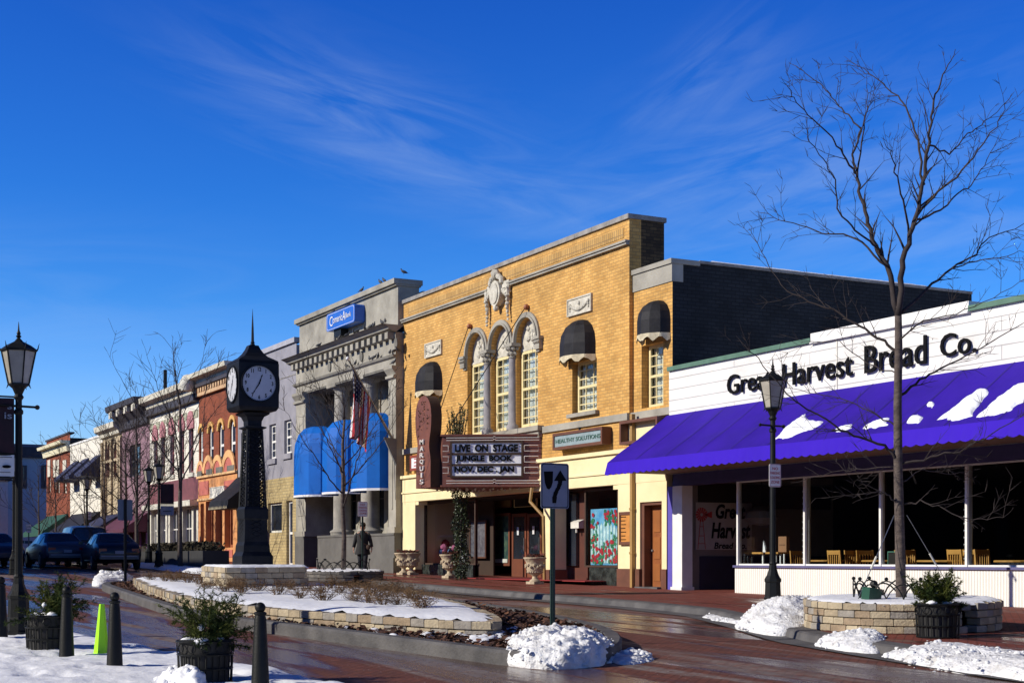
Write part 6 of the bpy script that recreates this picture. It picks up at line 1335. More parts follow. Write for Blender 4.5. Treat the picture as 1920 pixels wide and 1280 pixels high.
lampc(298, 14.6, 'lantern street lamp with dark banner left of the street clock'); lampc(279, 15.2, 'lantern street lamp half hidden by twigs behind the bannered lamp'); lampc(163, 14.8, 'small distant lantern lamp before the plain white building'); lampc(26, 8.2, 'distant lamp just left of the large near lamp post', .05)
# banners
def banner(x, y, z0, z1, w, lb, dark, side=-1):
    b = empty('street_banner', (x, y, z0), lb, 'banner'); mb = MB(); n = 10; y0, y1 = (y-w-.06, y-.06) if side < 0 else (y+.06, y+.06+w)
    P = [(x+.012*math.sin(k*.8), y0+(y1-y0)*k/n) for k in range(n+1)]
    for (a, b_), (c, d) in zip(P, P[1:]): mb.quad((a, b_, z0), (c, d, z0), (c, d, z1), (a, b_, z1)); mb.quad((a-.006, b_, z0), (a-.006, b_, z1), (c-.006, d, z1), (c-.006, d, z0))
    mb.build('cloth', dark, b); mb = MB(); mb.tube([(x, y, z1+.02), (x, y1 if side > 0 else y0, z1+.02)], .012, 6); mb.tube([(x, y, z0-.02), (x, y1 if side > 0 else y0, z0-.02)], .012, 6); mb.build('rod', black, b); return b, y0, y1
bannerm = mat('black_banner', (.022, .010, .016), (.04, .012, .02), .8, 3)
zA = lambda py: HC+(HY-py)/F*depth(L0.x, L0.y)
b, y0, y1 = banner(L0.x, L0.y, zA(850), zA(747), .55, 'black banner with pale letters hanging on the near lamp at the left edge', bannerm)
textX('lettering', 's', signgrey, b, L0.x+.02, y1-.09, y1-.03, zA(768), zA(759), .01); textX('lettering', 'is', signgrey, b, L0.x+.02, y1-.13, y1-.03, zA(786), zA(774), .01)
b, y0, y1 = banner(L0.x, L0.y, zA(893), zA(853), .45, 'small white event sign hanging under the black banner on the near lamp', signwhite)
mb = MB(); mb.box(L0.x+.018, L0.x+.022, y0+.2, y1-.03, zA(858), zA(857)); mb.box(L0.x+.018, L0.x+.022, y0+.2, y1-.05, zA(886), zA(885)); mb.prism([(y1-.10+.06*math.cos(t), zA(875)+.022*math.sin(t)) for t in [k*.5 for k in range(12)]], 'x', L0.x+.018, L0.x+.022); mb.build('printed_marks', textblk, b)
xm = X(298, 14.6); zM = lambda py: HC+(HY-py)/F*depth(xm, 14.6)
banner(xm, 14.6, zM(944), zM(907), .52, 'dark banner on the lamp post left of the street clock', bannerm, 1)
b, y0, y1 = banner(xm, 14.6, zM(965), zM(948), .52, 'small white sign under the dark banner on the middle lamp', signgrey, 1)
mb = MB(); mb.box(xm+.02, xm+.025, y0+.1, y1-.1, zM(958), zM(957)); mb.build('printed_marks', textblk, b)
# ---- bollards
def make_bollard():
    r_ = empty('bollard', (0, 0, 0)); mb = MB(); mb.lathe((0, 0, 0), [(.115, 0), (.115, .02), (.092, .03), (.088, .06), (.058, .70), (.050, .735), (.062, .745), (.062, .76), (.045, .77)], 16); mb.build('shaft', black, r_, smooth=True)
    mb = MB(); mb.ball((0, 0, .81), .052, seg=14, rings=9); mb.build('ball_top', black, r_, smooth=True); return r_
bo = make_bollard(); first = True
for px, py, lb in ((215, 1253, 'black ball topped bollard just right of the lime green cone'), (125, 1233, 'black bollard standing directly in front of the left black pot'), (2, 1198, 'black bollard cut off by the left edge of the view'), (488, 1289, 'nearest black bollard right of the middle evergreen pot')):
    o = bo if first else copy_tree(bo); first = False; g = gp(px, py, .04); place(o, g.x, g.y, g.z-.03, 0, lb, 'bollard', 'black cast iron bollards along the left snow', 1.0)
# ---- lime cone
g = gp(190, 1229, .04); cn = empty('safety_cone', g, 'bright lime green tapered plastic safety marker standing in the snow', 'safety cone')
mb = MB(); h = .62; vs = []; 
for q, (r_, z) in enumerate(((.105, 0), (.088, .06), (.06, .33), (.038, .55), (.030, h))):
    for k in range(6): t = k*math.pi/3+.35; vs.append((g.x+r_*math.cos(t)*(1 if k % 2 else .9), g.y+r_*math.sin(t)+.010*z, g.z-.01+z))
fs = [tuple(range(24, 30))]
for q in range(4):
    for k in range(6): fs.append((q*6+k, q*6+(k+1) % 6, q*6+6+(k+1) % 6, q*6+6+k))
mb.add(vs, fs); mb.build('cone_body', limeg, cn); mb = MB(); mb.box(g.x-.11, g.x+.11, g.y-.11, g.y+.11, g.z-.012, g.z+.004); mb.build('cone_foot', limeg, cn)
# ---- evergreen pots
def evergreen(parent, c, n, hgt, spread, seed, m1=fir, m2=fir2, lean=(0, 0), dens=1.0):
    """feathery boughs: curved stems, side sprigs in a flat fan, fine needles on every sprig"""
    random.seed(seed); mb = MB(); c = Vector(c)
    for i in range(n):
        az = random.uniform(0, 6.283); up = random.random(); el = .55+.95*up if random.random() < .7 else random.uniform(-.1, .5); L_ = (hgt*math.sin(max(.2, el))+spread*math.cos(el))*random.uniform(.55, 1.0)
        d = Vector((math.cos(az)*math.cos(el)+lean[0]*.4, math.sin(az)*math.cos(el)+lean[1]*.4, math.sin(el))).normalized(); p = c+Vector((random.uniform(-.12, .12), random.uniform(-.12, .12), random.uniform(-.04, .04))); pts = [p]
        mi = 0 if random.random() < .62 else 1; k_ = 8; fan = d.cross(Vector((random.gauss(0, 1), random.gauss(0, 1), random.gauss(0, 1)))).normalized()
        for q in range(k_): d = (d+Vector((random.gauss(0, .10), random.gauss(0, .10), -.05 if q > 3 else .02))).normalized(); p = p+d*L_/k_; pts.append(p)
        mb.tube(pts, [.005]*8+[.002], 3, False, 1)
        for q in range(2, k_+1):
            for sd in (-1, 1):
                o = pts[q-1].lerp(pts[q], random.random()); dd = (pts[q]-pts[q-1]).normalized(); e_ = (dd*.8+fan*sd*random.uniform(.5, .9)+Vector((random.gauss(0, .2), random.gauss(0, .2), -.12))).normalized(); ln_ = L_*random.uniform(.16, .34)*(1.15-q/k_*.7)
                for w_ in range(int(13*dens)):
                    t = random.random(); r_ = o+e_*ln_*t; nd = (e_*.8+Vector((random.gauss(0, .6), random.gauss(0, .6), random.gauss(0, .5)-.1))).normalized()*random.uniform(.03, .058); w = nd.cross(Vector((random.gauss(0, 1), random.gauss(0, 1), random.gauss(0, 1)))).normalized()*.0042
                    mb.add([r_-w, r_+w, r_+nd], [(0, 1, 2)], mi)
    return mb.build('evergreen_boughs', [m1, m2], parent)
def make_pot():
    r_ = empty('black_pot', (0, 0, 0)); mb = MB(); mb.lathe((0, 0, 0), [(.235, .03), (.255, .40), (.262, .455), (.225, .46), (.22, .40)], 28); mb.build('pot_liner', mat('matt_black', (.008, .008, .009), (.014, .014, .016), .7), r_, smooth=True)
    mb = MB()
    for z, r2 in ((.03, .262), (.17, .268), (.31, .275), (.44, .285)):
        P = [(r2*math.cos(2*math.pi*k/28), r2*math.sin(2*math.pi*k/28), z) for k in range(29)]; mb.tube(P, .011, 5)
    for k in range(24):
        t = 2*math.pi*k/24; c, s_ = math.cos(t), math.sin(t); mb.tube([(c*.258, s_*.258, 0), (c*.27, s_*.27, .31)], .008, 4)
    for k in range(12):
        t = 2*math.pi*(k+.5)/12; c, s_ = math.cos(t), math.sin(t); P = []
        for q in range(9): a = 2*math.pi*q/8; P.append((c*.278-s_*.048*math.cos(a), s_*.278+c*.048*math.cos(a), .375+.048*math.sin(a)))
        mb.tube(P, .007, 4)
    mb.build('iron_cage', black, r_); mb = MB(); mb.lathe((0, 0, 0), [(.02, .40), (.22, .40)], 16); mb.build('soil', mulchm, r_); return r_
pot = make_pot(); first = True; PG = 'black round pots of evergreen boughs'
for px, py, lb, base, sd, hg, sp, lean in ((92, 1219, 'black pot of dark evergreen boughs behind the bollard at left', .03, 61, .58, .42, (.1, .25)), (385, 1279, 'black pot of spreading evergreen boughs in the snow, bottom centre left', .03, 62, .58, .42, (.1, .3)), (1758, 1194, 'black pot of bushy cedar boughs before the round tree planter', SWH, 63, .46, .30, (0, .1))):
    g = gp(px, py, base); o = pot if first else copy_tree(pot); 
    if not first:
        pass
    place(o, g.x, g.y, g.z-.02, sd, lb, 'plant pot', PG); first = False
    o.rotation_euler = (0, 0, 0)
POTS = [o for o in bpy.data.objects if o.name.startswith('black_pot')]
for k, (o, n_) in enumerate(zip(POTS, (46, 46, 60))):
    c = Vector(o.location)+Vector((0, 0, .42))
    if k == 2: evergreen(o, c+Vector((0, .0, 0)), 80, .42, .24, 63, fir, fir2, (0, .12), 1.5)
    else: evergreen(o, c+Vector((0, .04, 0)), 62, .50, .36, 61+k, fir, fir2, (0, .25), 1.1)
    mb = MB(); random.seed(80+k)
    for q in range(16): a = random.uniform(0, 6.28); r_ = random.uniform(.05, .2); mb.ball((c.x+r_*math.cos(a)+.03, c.y+r_*math.sin(a)-.05, c.z+.0+random.uniform(0, .05)), random.uniform(.03, .07), seg=8, rings=6, sc=(1.2, 1.2, .6), jit=.12)
    mb.ball((c.x+.05, c.y-.06, c.z+.16), .035, seg=8, rings=6, jit=.1); mb.build('snow_lumps', snow, o, smooth='all')
    mb = MB()
    for q in range(60): a = random.uniform(0, 6.28); r_ = random.uniform(.1, .24); p = Vector((c.x+r_*math.cos(a), c.y+r_*math.sin(a), c.z+random.uniform(-.01, .05))); u = Vector((random.uniform(-1, 1), random.uniform(-1, 1), random.uniform(-.4, .6)))*.035; w = Vector((random.uniform(-1, 1), random.uniform(-1, 1), .2))*.02; mb.add([p-u, p+w, p+u, p-w], [(0, 1, 2, 3)])
    mb.build('dry_leaves', mat('dry_leaf', (.22, .09, .035), (.12, .05, .02), .9, 9), o)
# ---- traffic signs
def rounded(w, h, r_, n=5):
    P = []
    for cx, cz, s0 in ((w/2-r_, h/2-r_, 0), (-w/2+r_, h/2-r_, 1), (-w/2+r_, -h/2+r_, 2), (w/2-r_, -h/2+r_, 3)):
        for q in range(n): t = math.pi/2*(s0+q/(n-1)); P.append((cx+r_*math.cos(t), cz+r_*math.sin(t)))
    return P
def plateX(mb, x0, x1, yc, zc, P, mi=0): mb.prism([(yc+a, zc+b) for a, b in P], 'x', x0, x1, mi)
g = gp(1037, 1190, .14); dS = depth(g.x, g.y); w = 53*dS/F/math.cos(ang(1040)-0)*1.0; xs_ = g.x+.03; yA, yB = YX(1015.5, xs_+.02), YX(1068, xs_+.02); zA_, zB_ = ZX(1042, 953, xs_), ZX(1042, 868, xs_)
ks = empty('keep_right_sign', (g.x, g.y, g.z), 'shaded grey keep right arrow sign on a dark green post behind the clodded snow heap', 'traffic sign')
mb = MB(); mb.box(g.x-.028, g.x+.0, g.y-.032, g.y+.032, g.z-.2, zB_-.03); mb.box(g.x+.0005, g.x+.012, g.y-.012, g.y+.012, g.z-.2, zA_); mb.build('post', greenpost, ks)
yc, zc, w, h = (yA+yB)/2, (zA_+zB_)/2, yB-yA, zB_-zA_
mb = MB(); plateX(mb, xs_-.004, xs_, yc, zc, rounded(w, h, .035)); mb.build('plate', signgrey, ks)
def S(u, v): return (yc+(u-.5)*w, zc+(.5-v)*h)
mb = MB(); O_ = rounded(w*.95, h*.965, .03); I_ = rounded(w*.90, h*.93, .025); n = len(O_)
for k in range(n): j = (k+1) % n; mb.add([(xs_+.002, yc+O_[k][0], zc+O_[k][1]), (xs_+.002, yc+O_[j][0], zc+O_[j][1]), (xs_+.002, yc+I_[j][0], zc+I_[j][1]), (xs_+.002, yc+I_[k][0], zc+I_[k][1])], [(0, 1, 2, 3)])
isle = [(.10, .19), (.43, .18), (.42, .42), (.37, .53), (.29, .585), (.21, .56), (.14, .44)]
mb.add([(xs_+.003, *S(u, v)) for u, v in isle], [tuple(range(len(isle)))])
head = [(.69, .15), (.92, .38), (.46, .39)]; mb.add([(xs_+.003, *S(u, v)) for u, v in head], [(0, 1, 2)])
cl_ = [(.685, .38), (.675, .45), (.62, .54), (.54, .63), (.485, .74), (.475, .88)]; hw = .085
for (a, b), (c, d) in zip(cl_, cl_[1:]): mb.add([(xs_+.0035, *S(a-hw, b)), (xs_+.0035, *S(a+hw, b)), (xs_+.0035, *S(c+hw*.8, d)), (xs_+.0035, *S(c-hw*.8, d))], [(0, 1, 2, 3)])
mb.build('arrow_symbol', textblk, ks); mb = MB(); mb.ball((xs_+.003, yc, zB_-.05), .008, seg=6, rings=4); mb.ball((xs_+.003, yc, zA_+.05), .008, seg=6, rings=4); mb.build('bolt', steel, ks)
g = gp(235, 1090, .14); bs2 = empty('street_sign', (g.x, g.y, g.z), 'bare metal back of a sign on a dark post at the island nose', 'traffic sign')
ya, yb = YX(221, g.x), YX(249, g.x); zu, zl_ = ZX(235, 936, g.x), ZX(235, 975, g.x); mb = MB(); plateX(mb, g.x-.03, g.x-.02, (ya+yb)/2, (zu+zl_)/2, rounded(yb-ya, zu-zl_, .04)); mb.build('plate', signback, bs2)
mb = MB(); mb.box(g.x-.019, g.x+.02, (ya+yb)/2-.035, (ya+yb)/2+.035, g.z-.2, zu+.02); mb.build('post', black, bs2)
def notice(px, y, zc_py, hpx, wpx, lb, lines, post=True, x=None, tm=textred, pt=None, name='parking_sign'):
    x = X(px, y) if x is None else x; k = depth(x, y)/F; w, h = wpx*k/math.sin(R(62)), hpx*k; zc = HC+(HY-zc_py)*k; zg = gz(x, y)+SWH; r_ = empty(name, (x, y, zg), lb, 'sign')
    if post: mb = MB(); mb.box(x-.03, x, y-.025, y+.025, zg-.2, zc+h/2-.02); mb.build('post', pt or greenpost, r_)
    mb = MB(); plateX(mb, x+.001, x+.008, y, zc, rounded(w, h, .03)); mb.build('plate', signwhite, r_)
    n = len(lines)
    for q, s_ in enumerate(lines):
        hh = h*.78/n; z0 = zc+h*.40-(q+1)*hh+hh*.18; textX('lettering', s_, tm, r_, x+.010, y-w*.40*min(1, len(s_)/6+.25), y+w*.40*min(1, len(s_)/6+.25), z0, z0+hh*.62, .008, depth_=.003)
    mb = MB(); O_ = rounded(w*.95, h*.965, .025); I_ = rounded(w*.90, h*.93, .02); n = len(O_)
    for k_ in range(n): j = (k_+1) % n; mb.add([(x+.010, y+O_[k_][0], zc+O_[k_][1]), (x+.010, y+O_[j][0], zc+O_[j][1]), (x+.010, y+I_[j][0], zc+I_[j][1]), (x+.010, y+I_[k_][0], zc+I_[k_][1])], [(0, 1, 2, 3)])
    mb.build('border_line', tm, r_); return r_
notice(1449.5, L1.y+.0, 891, 43, 24, 'white and red no parking loading zone sign strapped to the right lamp post', ['NO', 'PARKING', 'LOADING', 'ZONE'], post=False, x=L1.x+.055)
notice(680, 16.6, 954, 28, 17, 'pale red lettered parking sign on a post in front of the walking person', ['NO', 'PARKING', 'LOADING', 'ZONE'])
notice(166, 15.2, 966, 15, 9, 'tiny pale green lettered parking sign before the plain white building', ['2 HR', 'PARKING'], tm=textgrn); notice(54, 12.5, 990, 16, 8, 'tiny white parking sign behind the near lamp post at far left', ['2 HR', 'PARKING'], tm=textgrn)
# ---- street clock
pcz = PCZ+.04
cxm, cym = pcx, pcy
# near corner of the head projects at px 448, right corner at 523
hy0 = lambda x1: YX(448, x1)
hx1 = pcx+.36; Wd = YX(523, hx1)-YX(448, hx1); hy = YX(448, hx1); ccx, ccy = hx1-Wd/2, hy+Wd/2; kd = depth(ccx, ccy)/F
print('clock', ccx, ccy, 'W', Wd, 'planter', pcx, pcy, bx0, by1)
def zc_(py, x=None): return HC+(HY-py)*kd
clockm = mat('clock_black', (.006, .007, .010), (.012, .014, .019), .55, 5, .1, 30, spec=.2)
ck = empty('street_clock', (ccx, ccy, pcz-.05), 'tall black four faced street clock with needle spire on a snowy block planter', 'clock')
def sq(mb, levels, mi=0):
    vs = []; fs = []
    for s_, z in levels:
        for a, b in ((-1, -1), (1, -1), (1, 1), (-1, 1)): vs.append((ccx+a*s_, ccy+b*s_, z))
    for q in range(len(levels)-1):
        for k in range(4): fs.append((q*4+k, q*4+(k+1) % 4, q*4+4+(k+1) % 4, q*4+4+k))
    n = (len(levels)-1)*4; fs += [(3, 2, 1, 0), (n, n+1, n+2, n+3)]; mb.add(vs, fs, mi)
hw = Wd/2; ht, hb = zc_(682), zc_(772)
# clock cast body
mb = MB(); u = Wd/99
sq(mb, [(77*u/2, pcz-.05), (77*u/2, zc_(1042)), (66*u/2, zc_(1034)), (64*u/2, zc_(1022)), (58*u/2, zc_(1015)), (55*u/2, zc_(975)), (59*u/2, zc_(972)), (59*u/2, zc_(955)), (54*u/2, zc_(950))]); mb.build('pedestal', clockm, ck)
mb = MB()
for a, b in ((0, -1), (1, 0)):      # raised tracery on the visible pedestal faces
    for q in range(4):
        z = zc_(1008)+(zc_(980)-zc_(1008))*q/3.2
        c = Vector((ccx, ccy, z+.03))+Vector((a, b, 0))*(56*u/2); t = Vector((-b, a, 0)); 
        mb.tube([c-t*.11+Vector((0, 0, -.05)), c+t*.11+Vector((0, 0, .05))], .010, 4); mb.tube([c+t*.11+Vector((0, 0, -.05)), c-t*.11+Vector((0, 0, .05))], .010, 4)
mb.build('pedestal_tracery', clockm, ck)
s0, s1, z0, z1 = 50*u/2, 36*u/2, zc_(950), zc_(806)
mb = MB(); sq(mb, [(s0*.62, z0), (s1*.62, z1)]); mb.build('inner_core', clockm, ck)
mb = MB()
for a, b in ((-1, -1), (1, -1), (1, 1), (-1, 1)): mb.tube([(ccx+a*s0*.97, ccy+b*s0*.97, z0), (ccx+a*s1*.97, ccy+b*s1*.97, z1)], .028, 4)
nb = 11
for a, b in ((0, -1), (1, 0), (0, 1), (-1, 0)):
    for q in range(nb):
        t0, t1 = q/nb, (q+1)/nb; S0, S1 = s0+(s1-s0)*t0, s0+(s1-s0)*t1; Z0, Z1 = z0+(z1-z0)*t0, z0+(z1-z0)*t1; t = Vector((-b, a, 0)); n_ = Vector((a, b, 0))
        for sg in (-1, 1): mb.tube([Vector((ccx, ccy, Z0))+n_*S0-t*S0*.92*sg, Vector((ccx, ccy, Z1))+n_*S1+t*S1*.92*sg], .012, 4)
        c = Vector((ccx, ccy, (Z0+Z1)/2))+n_*(S0+S1)/2; mb.tube([c+(t*math.cos(k_)+Vector((0, 0, 1))*math.sin(k_))*S0*.38 for k_ in [i*.785 for i in range(9)]], .010, 4)
mb.build('lattice_shaft', clockm, ck)
mb = MB(); sq(mb, [(36*u/2, zc_(806)), (53*u/2, zc_(803)), (53*u/2, zc_(801)), (34*u/2, zc_(799)), (35*u/2, zc_(790)), (44*u/2, zc_(782)), (62*u/2, zc_(778)), (66*u/2, zc_(775.5)), (60*u/2, zc_(774))]); mb.build('neck', clockm, ck)
mb = MB(); bv = .03
sq(mb, [(hw*.90, hb), (hw*.97, hb+.05), (hw, hb+.08), (hw, ht-.06), (hw*1.0, ht-.03), (hw*.97, ht)]); hd = mb.build('clock_head', clockm, ck)
mb = MB(); sq(mb, [(hw*1.0, ht+.001), (hw*.96, zc_(679)), (hw*.80, zc_(675)), (hw*.58, zc_(670)), (hw*.42, zc_(663)), (hw*.30, zc_(655)), (hw*.24, zc_(649)), (hw*.22, zc_(648))]); mb.build('flared_roof', clockm, ck)
mb = MB(); mb.lathe((ccx, ccy, 0), [(.03, zc_(648)), (.05, zc_(646.5)), (.05, zc_(645)), (.026, zc_(644)), (.045, zc_(643)), (.045, zc_(642)), (.03, zc_(640)), (.022, zc_(615)), (.002, zc_(579))], 10); mb.build('spire', clockm, ck)
fr_ = hw*.86; fz = (zc_(691)+zc_(754))/2; fr_ = (zc_(691)-zc_(754))/2*1.02
facem = mat('clock_dial', (.55, .56, .60), (.48, .49, .53), .5, 3)
for yaw, lbl in ((0, 'f'), (R(90), 'r'), (R(180), 'b'), (R(-90), 'l')):
    n_ = Vector((math.sin(yaw), -math.cos(yaw), 0)); t = Vector((math.cos(yaw), math.sin(yaw), 0)); c = Vector((ccx, ccy, fz))+n_*(hw+.003); up = Vector((0, 0, 1))
    def D(r_, a, off=0): return c+(t*math.sin(a)+up*math.cos(a))*r_+n_*off
    mb = MB(); N_ = 40; mb.add([D(fr_, 2*math.pi*k/N_, .004) for k in range(N_)], [tuple(reversed(range(N_)))]); dl = mb.build('dial', facem, hd)
    mb = MB()
    for r0, r1, o0, o1 in ((fr_*1.0, fr_*1.0, 0, .03), (fr_*1.0, fr_*1.08, .03, .03), (fr_*1.08, fr_*1.08, .03, 0)):
        for k in range(N_): a, b = 2*math.pi*k/N_, 2*math.pi*(k+1)/N_; mb.quad(D(r0, a, o0), D(r0, b, o0), D(r1, b, o1), D(r1, a, o1))
    mb.build('dial_bezel', clockm, dl)
    mb = MB()
    for k in range(60): a = 2*math.pi*k/60; w_ = .0025 if k % 5 else .005; s_ = (t*math.cos(a)-up*math.sin(a))*w_; mb.add([D(fr_*.93, a, .007)-s_, D(fr_*.93, a, .007)+s_, D(fr_*.98, a, .007)+s_, D(fr_*.98, a, .007)-s_], [(0, 1, 2, 3)])
    def hand(a, L_, w_, off): s_ = (t*math.cos(a)-up*math.sin(a)); mb.add([D(-.06, a, off)-s_*w_*.5, D(-.06, a, off)+s_*w_*.5, D(L_*.35, a, off)+s_*w_*1.4, D(L_*.65, a, off)+s_*w_*.6, D(L_*.78, a, off)+s_*w_*1.5, D(L_, a, off), D(L_*.78, a, off)-s_*w_*1.5, D(L_*.65, a, off)-s_*w_*.6, D(L_*.35, a, off)-s_*w_*1.4], [tuple(range(9))])
    hand(R(20), fr_*.58, .010, .012); hand(R(212), fr_*.74, .008, .016); mb.add([D(.02, k*.785, .018) for k in range(8)], [tuple(range(8))]); mb.build('clock_hands', textblk, dl)
    for k in range(1, 13):
        a = 2*math.pi*k/12; p = D(fr_*.80, a, .006); text('numeral', str(k), textblk, dl, p, fr_*.30, depth_=.002, bold=.004, yaw=yaw, sx=.8)
# ================================================================ TREES
def bare_tree(name, base, limbs, r0, label, group, seed, pixd=None, sub=1.0, trunk_m=barkw, tw=.6, mr=.0030):
    """limbs: list of (points, start radius, end radius); the first is the trunk. Twigs grow from every limb."""
    random.seed(seed); root = empty(name, base, label, 'tree', group)
    t = MB(); pts, a, b = limbs[0]; n = len(pts); t.tube(pts, [a+(b-a)*i/(n-1) for i in range(n)], 12); t.build('trunk', trunk_m, root, smooth='all')
    m = MB()
    def grow(p, d, L_, r_, lev):
        k = max(3, int(L_/.16)); pts = [p]; dirs = []
        for i in range(k):
            d = (d+Vector((random.gauss(0, .13), random.gauss(0, .13), random.gauss(.03, .10)))).normalized(); p = p+d*L_/k; pts.append(p); dirs.append(d)
        m.tube(pts, [max(mr*(1 if i < k else .5), r_*(1-.8*i/k)) for i in range(k+1)], 4 if lev < 2 else 3, False)
        if lev >= 2: return
        ns = int(L_*(3.4 if lev == 0 else 4.6)*sub+random.random())
        for _ in range(ns):
            i = random.randrange(1, k+1); dd = dirs[i-1]; ax = dd.cross(Vector((random.uniform(-1, 1), random.uniform(-1, 1), random.uniform(-.6, .6)))).normalized(); nd = (dd*random.uniform(.55, 1)+ax*random.uniform(.5, .9)+Vector((0, 0, .12))).normalized()
            grow(pts[i], nd, L_*random.uniform(.28, .55)*tw/.6, r_*(1-.8*i/k)*.62, lev+1)
    for li, (pts, a, b) in enumerate(limbs[1:]):
        P = []
        for i in range(len(pts)-1):
            for q in range(4):
                t_ = q/4; P.append(Vector(pts[i]).lerp(Vector(pts[i+1]), t_)+Vector((random.gauss(0, .012), random.gauss(0, .012), random.gauss(0, .012))))
        P.append(Vector(pts[-1])); n = len(P); rr = [a+(b-a)*(i/(n-1))**.8 for i in range(n)]; m.tube(P, rr, 7)
        L_ = sum((P[i+1]-P[i]).length for i in range(n-1)); ns = int(L_*3.6*sub)
        for _ in range(ns):
            i = random.randrange(max(1, n//6), n-1); dd = (P[i+1]-P[i-1]).normalized(); ax = dd.cross(Vector((random.uniform(-1, 1), random.uniform(-1, 1), random.uniform(-.5, .5)))).normalized(); nd = (dd*random.uniform(.5, 1)+ax*random.uniform(.4, .9)+Vector((0, 0, .15))).normalized()
            grow(P[i], nd, random.uniform(.35, 1.0)*tw*1.5, max(.004, rr[i]*.5), 1)
        grow(P[-1], (P[-1]-P[-2]).normalized(), .3*tw, b, 1)
    o = m.build('crown', twig, root, smooth='all'); return root
# round planter and its tree
CCW = True
g = gp(1690, 1189, SWH); dirv = Vector((g.x, g.y)).normalized(); RP = 1.36; pc = Vector((g.x, g.y))+dirv*RP; print('round planter', pc, 'px', pix(pc.x, pc.y, 1)[0], pix(*(pc), .4))
rp_ = empty('round_planter', (pc.x, pc.y, gz(pc.x, pc.y)+SWH), 'round planter wall of tumbled blocks with snow on top holding the large bare tree', 'planter')
circ = ell(pc, RP, RP, 64); zq = gz(pc.x, pc.y)+SWH
block_wall('block_wall', ell(pc, RP-.015, RP-.015, 64), 4, SWH, .10, .25, .2, rp_, slots=BL)
patch('snow_top', ell(pc, RP-.04, RP-.04, 48), .08, lambda x, y, d: SWH+.375+.05*edge(d, .12)+.02*fbm(x, y, 3)+.006*fbm(x, y, 12, 2), snow, parent=rp_)
TB = Vector((pc.x, pc.y, zq+.4)); kt = depth(pc.x, pc.y)/F; tpx = pix(pc.x, pc.y, 1)[0]
rt = Vector((ST, CT, 0)); fw_ = Vector((-CT, ST, 0))
def tp(px, py, dep=0.0): return Vector((pc.x, pc.y, 0))+rt*((px-1688)*kt*(1+dep/22))+fw_*dep+Vector((0, 0, HC+(HY-py)*kt*(1+dep/22)))
off = Vector((pc.x, pc.y, 0)); sh = (1688-tpx)*kt
def LM(pts, a, b, d0, d1): a *= .80; n = len(pts); return ([tp(p[0], p[1], d0+(d1-d0)*i/(n-1))+rt*sh for i, p in enumerate(pts)], a, b)
limbs = [([tp(1690, 1124)+rt*sh, tp(1689, 1090)+rt*sh, tp(1687, 1000)+rt*sh, tp(1684, 880)+rt*sh, tp(1683, 760)+rt*sh, tp(1685, 650)+rt*sh, tp(1684, 575)+rt*sh], .078, .048),
 LM([(1684, 590), (1665, 500), (1645, 460), (1635, 420), (1625, 370), (1618, 320), (1614, 290), (1632, 240)], .055, .012, 0, .5),
 LM([(1632, 240), (1610, 215), (1590, 190), (1570, 160), (1540, 135), (1522, 120)], .016, .004, .5, 1.0), LM([(1618, 325), (1590, 290), (1560, 255), (1510, 215), (1480, 185), (1460, 160)], .020, .004, .4, -.4),
 LM([(1620, 330), (1640, 240), (1655, 200), (1662, 150)], .018, .004, .4, 1.1), LM([(1684, 590), (1690, 500), (1705, 440), (1720, 390), (1727, 330), (1732, 280), (1738, 230), (1745, 180), (1758, 140), (1776, 108)], .060, .005, 0, -.3),
 LM([(1727, 345), (1725, 260), (1710, 200), (1690, 170), (1660, 140), (1632, 118)], .024, .004, -.1, .9), LM([(1720, 400), (1750, 360), (1790, 320), (1820, 270), (1840, 230), (1850, 190)], .026, .004, 0, -1.1),
 LM([(1715, 415), (1770, 395), (1800, 370), (1840, 345), (1870, 310), (1900, 262)], .022, .004, 0, .9), LM([(1735, 270), (1780, 290), (1820, 250), (1860, 230), (1912, 186)], .018, .004, -.2, .6),
 LM([(1705, 435), (1690, 390), (1670, 340), (1655, 310), (1640, 285), (1622, 270)], .022, .004, 0, -1.0), LM([(1665, 500), (1620, 455), (1590, 440), (1540, 432), (1490, 415), (1448, 398)], .022, .004, 0, .6),
 LM([(1650, 470), (1600, 432), (1560, 395), (1550, 340), (1530, 310), (1490, 270), (1480, 245)], .020, .004, 0, -.9), LM([(1688, 585), (1740, 545), (1790, 502), (1840, 478), (1870, 445), (1935, 420)], .030, .005, 0, .5),
 LM([(1790, 502), (1830, 490), (1880, 480), (1925, 470)], .014, .003, .2, -.4), LM([(1685, 665), (1660, 640), (1620, 612), (1570, 580), (1530, 565), (1490, 545), (1460, 500), (1432, 440)], .030, .004, 0, .6),
 LM([(1684, 860), (1657, 836), (1608, 820), (1559, 797), (1488, 756), (1460, 731), (1410, 671), (1386, 655)], .030, .004, 0, -.4), LM([(1688, 742), (1730, 712), (1764, 692), (1838, 657), (1925, 608)], .028, .006, 0, .3),
 LM([(1686, 872), (1740, 858), (1792, 845), (1842, 816), (1913, 767)], .024, .005, 0, -.5), LM([(1695, 945), (1722, 940), (1750, 951), (1800, 972), (1835, 972), (1867, 964)], .018, .003, 0, -.6),
 LM([(1680, 942), (1660, 927), (1640, 922), (1610, 926), (1580, 931), (1545, 922)], .018, .003, 0, -.5), LM([(1684, 874), (1640, 878), (1600, 880), (1527, 902)], .012, .003, 0, .8), LM([(1684, 800), (1640, 770), (1590, 745), (1540, 735), (1480, 720)], .016, .003, 0, .9), LM([(1688, 905), (1740, 880), (1800, 890), (1860, 880)], .014, .003, 0, 1.0),
 LM([(1686, 640), (1720, 600), (1770, 590), (1830, 560), (1890, 520)], .018, .003, 0, -1.1), LM([(1684, 700), (1640, 680), (1600, 640), (1550, 640)], .014, .003, 0, 1.2)]
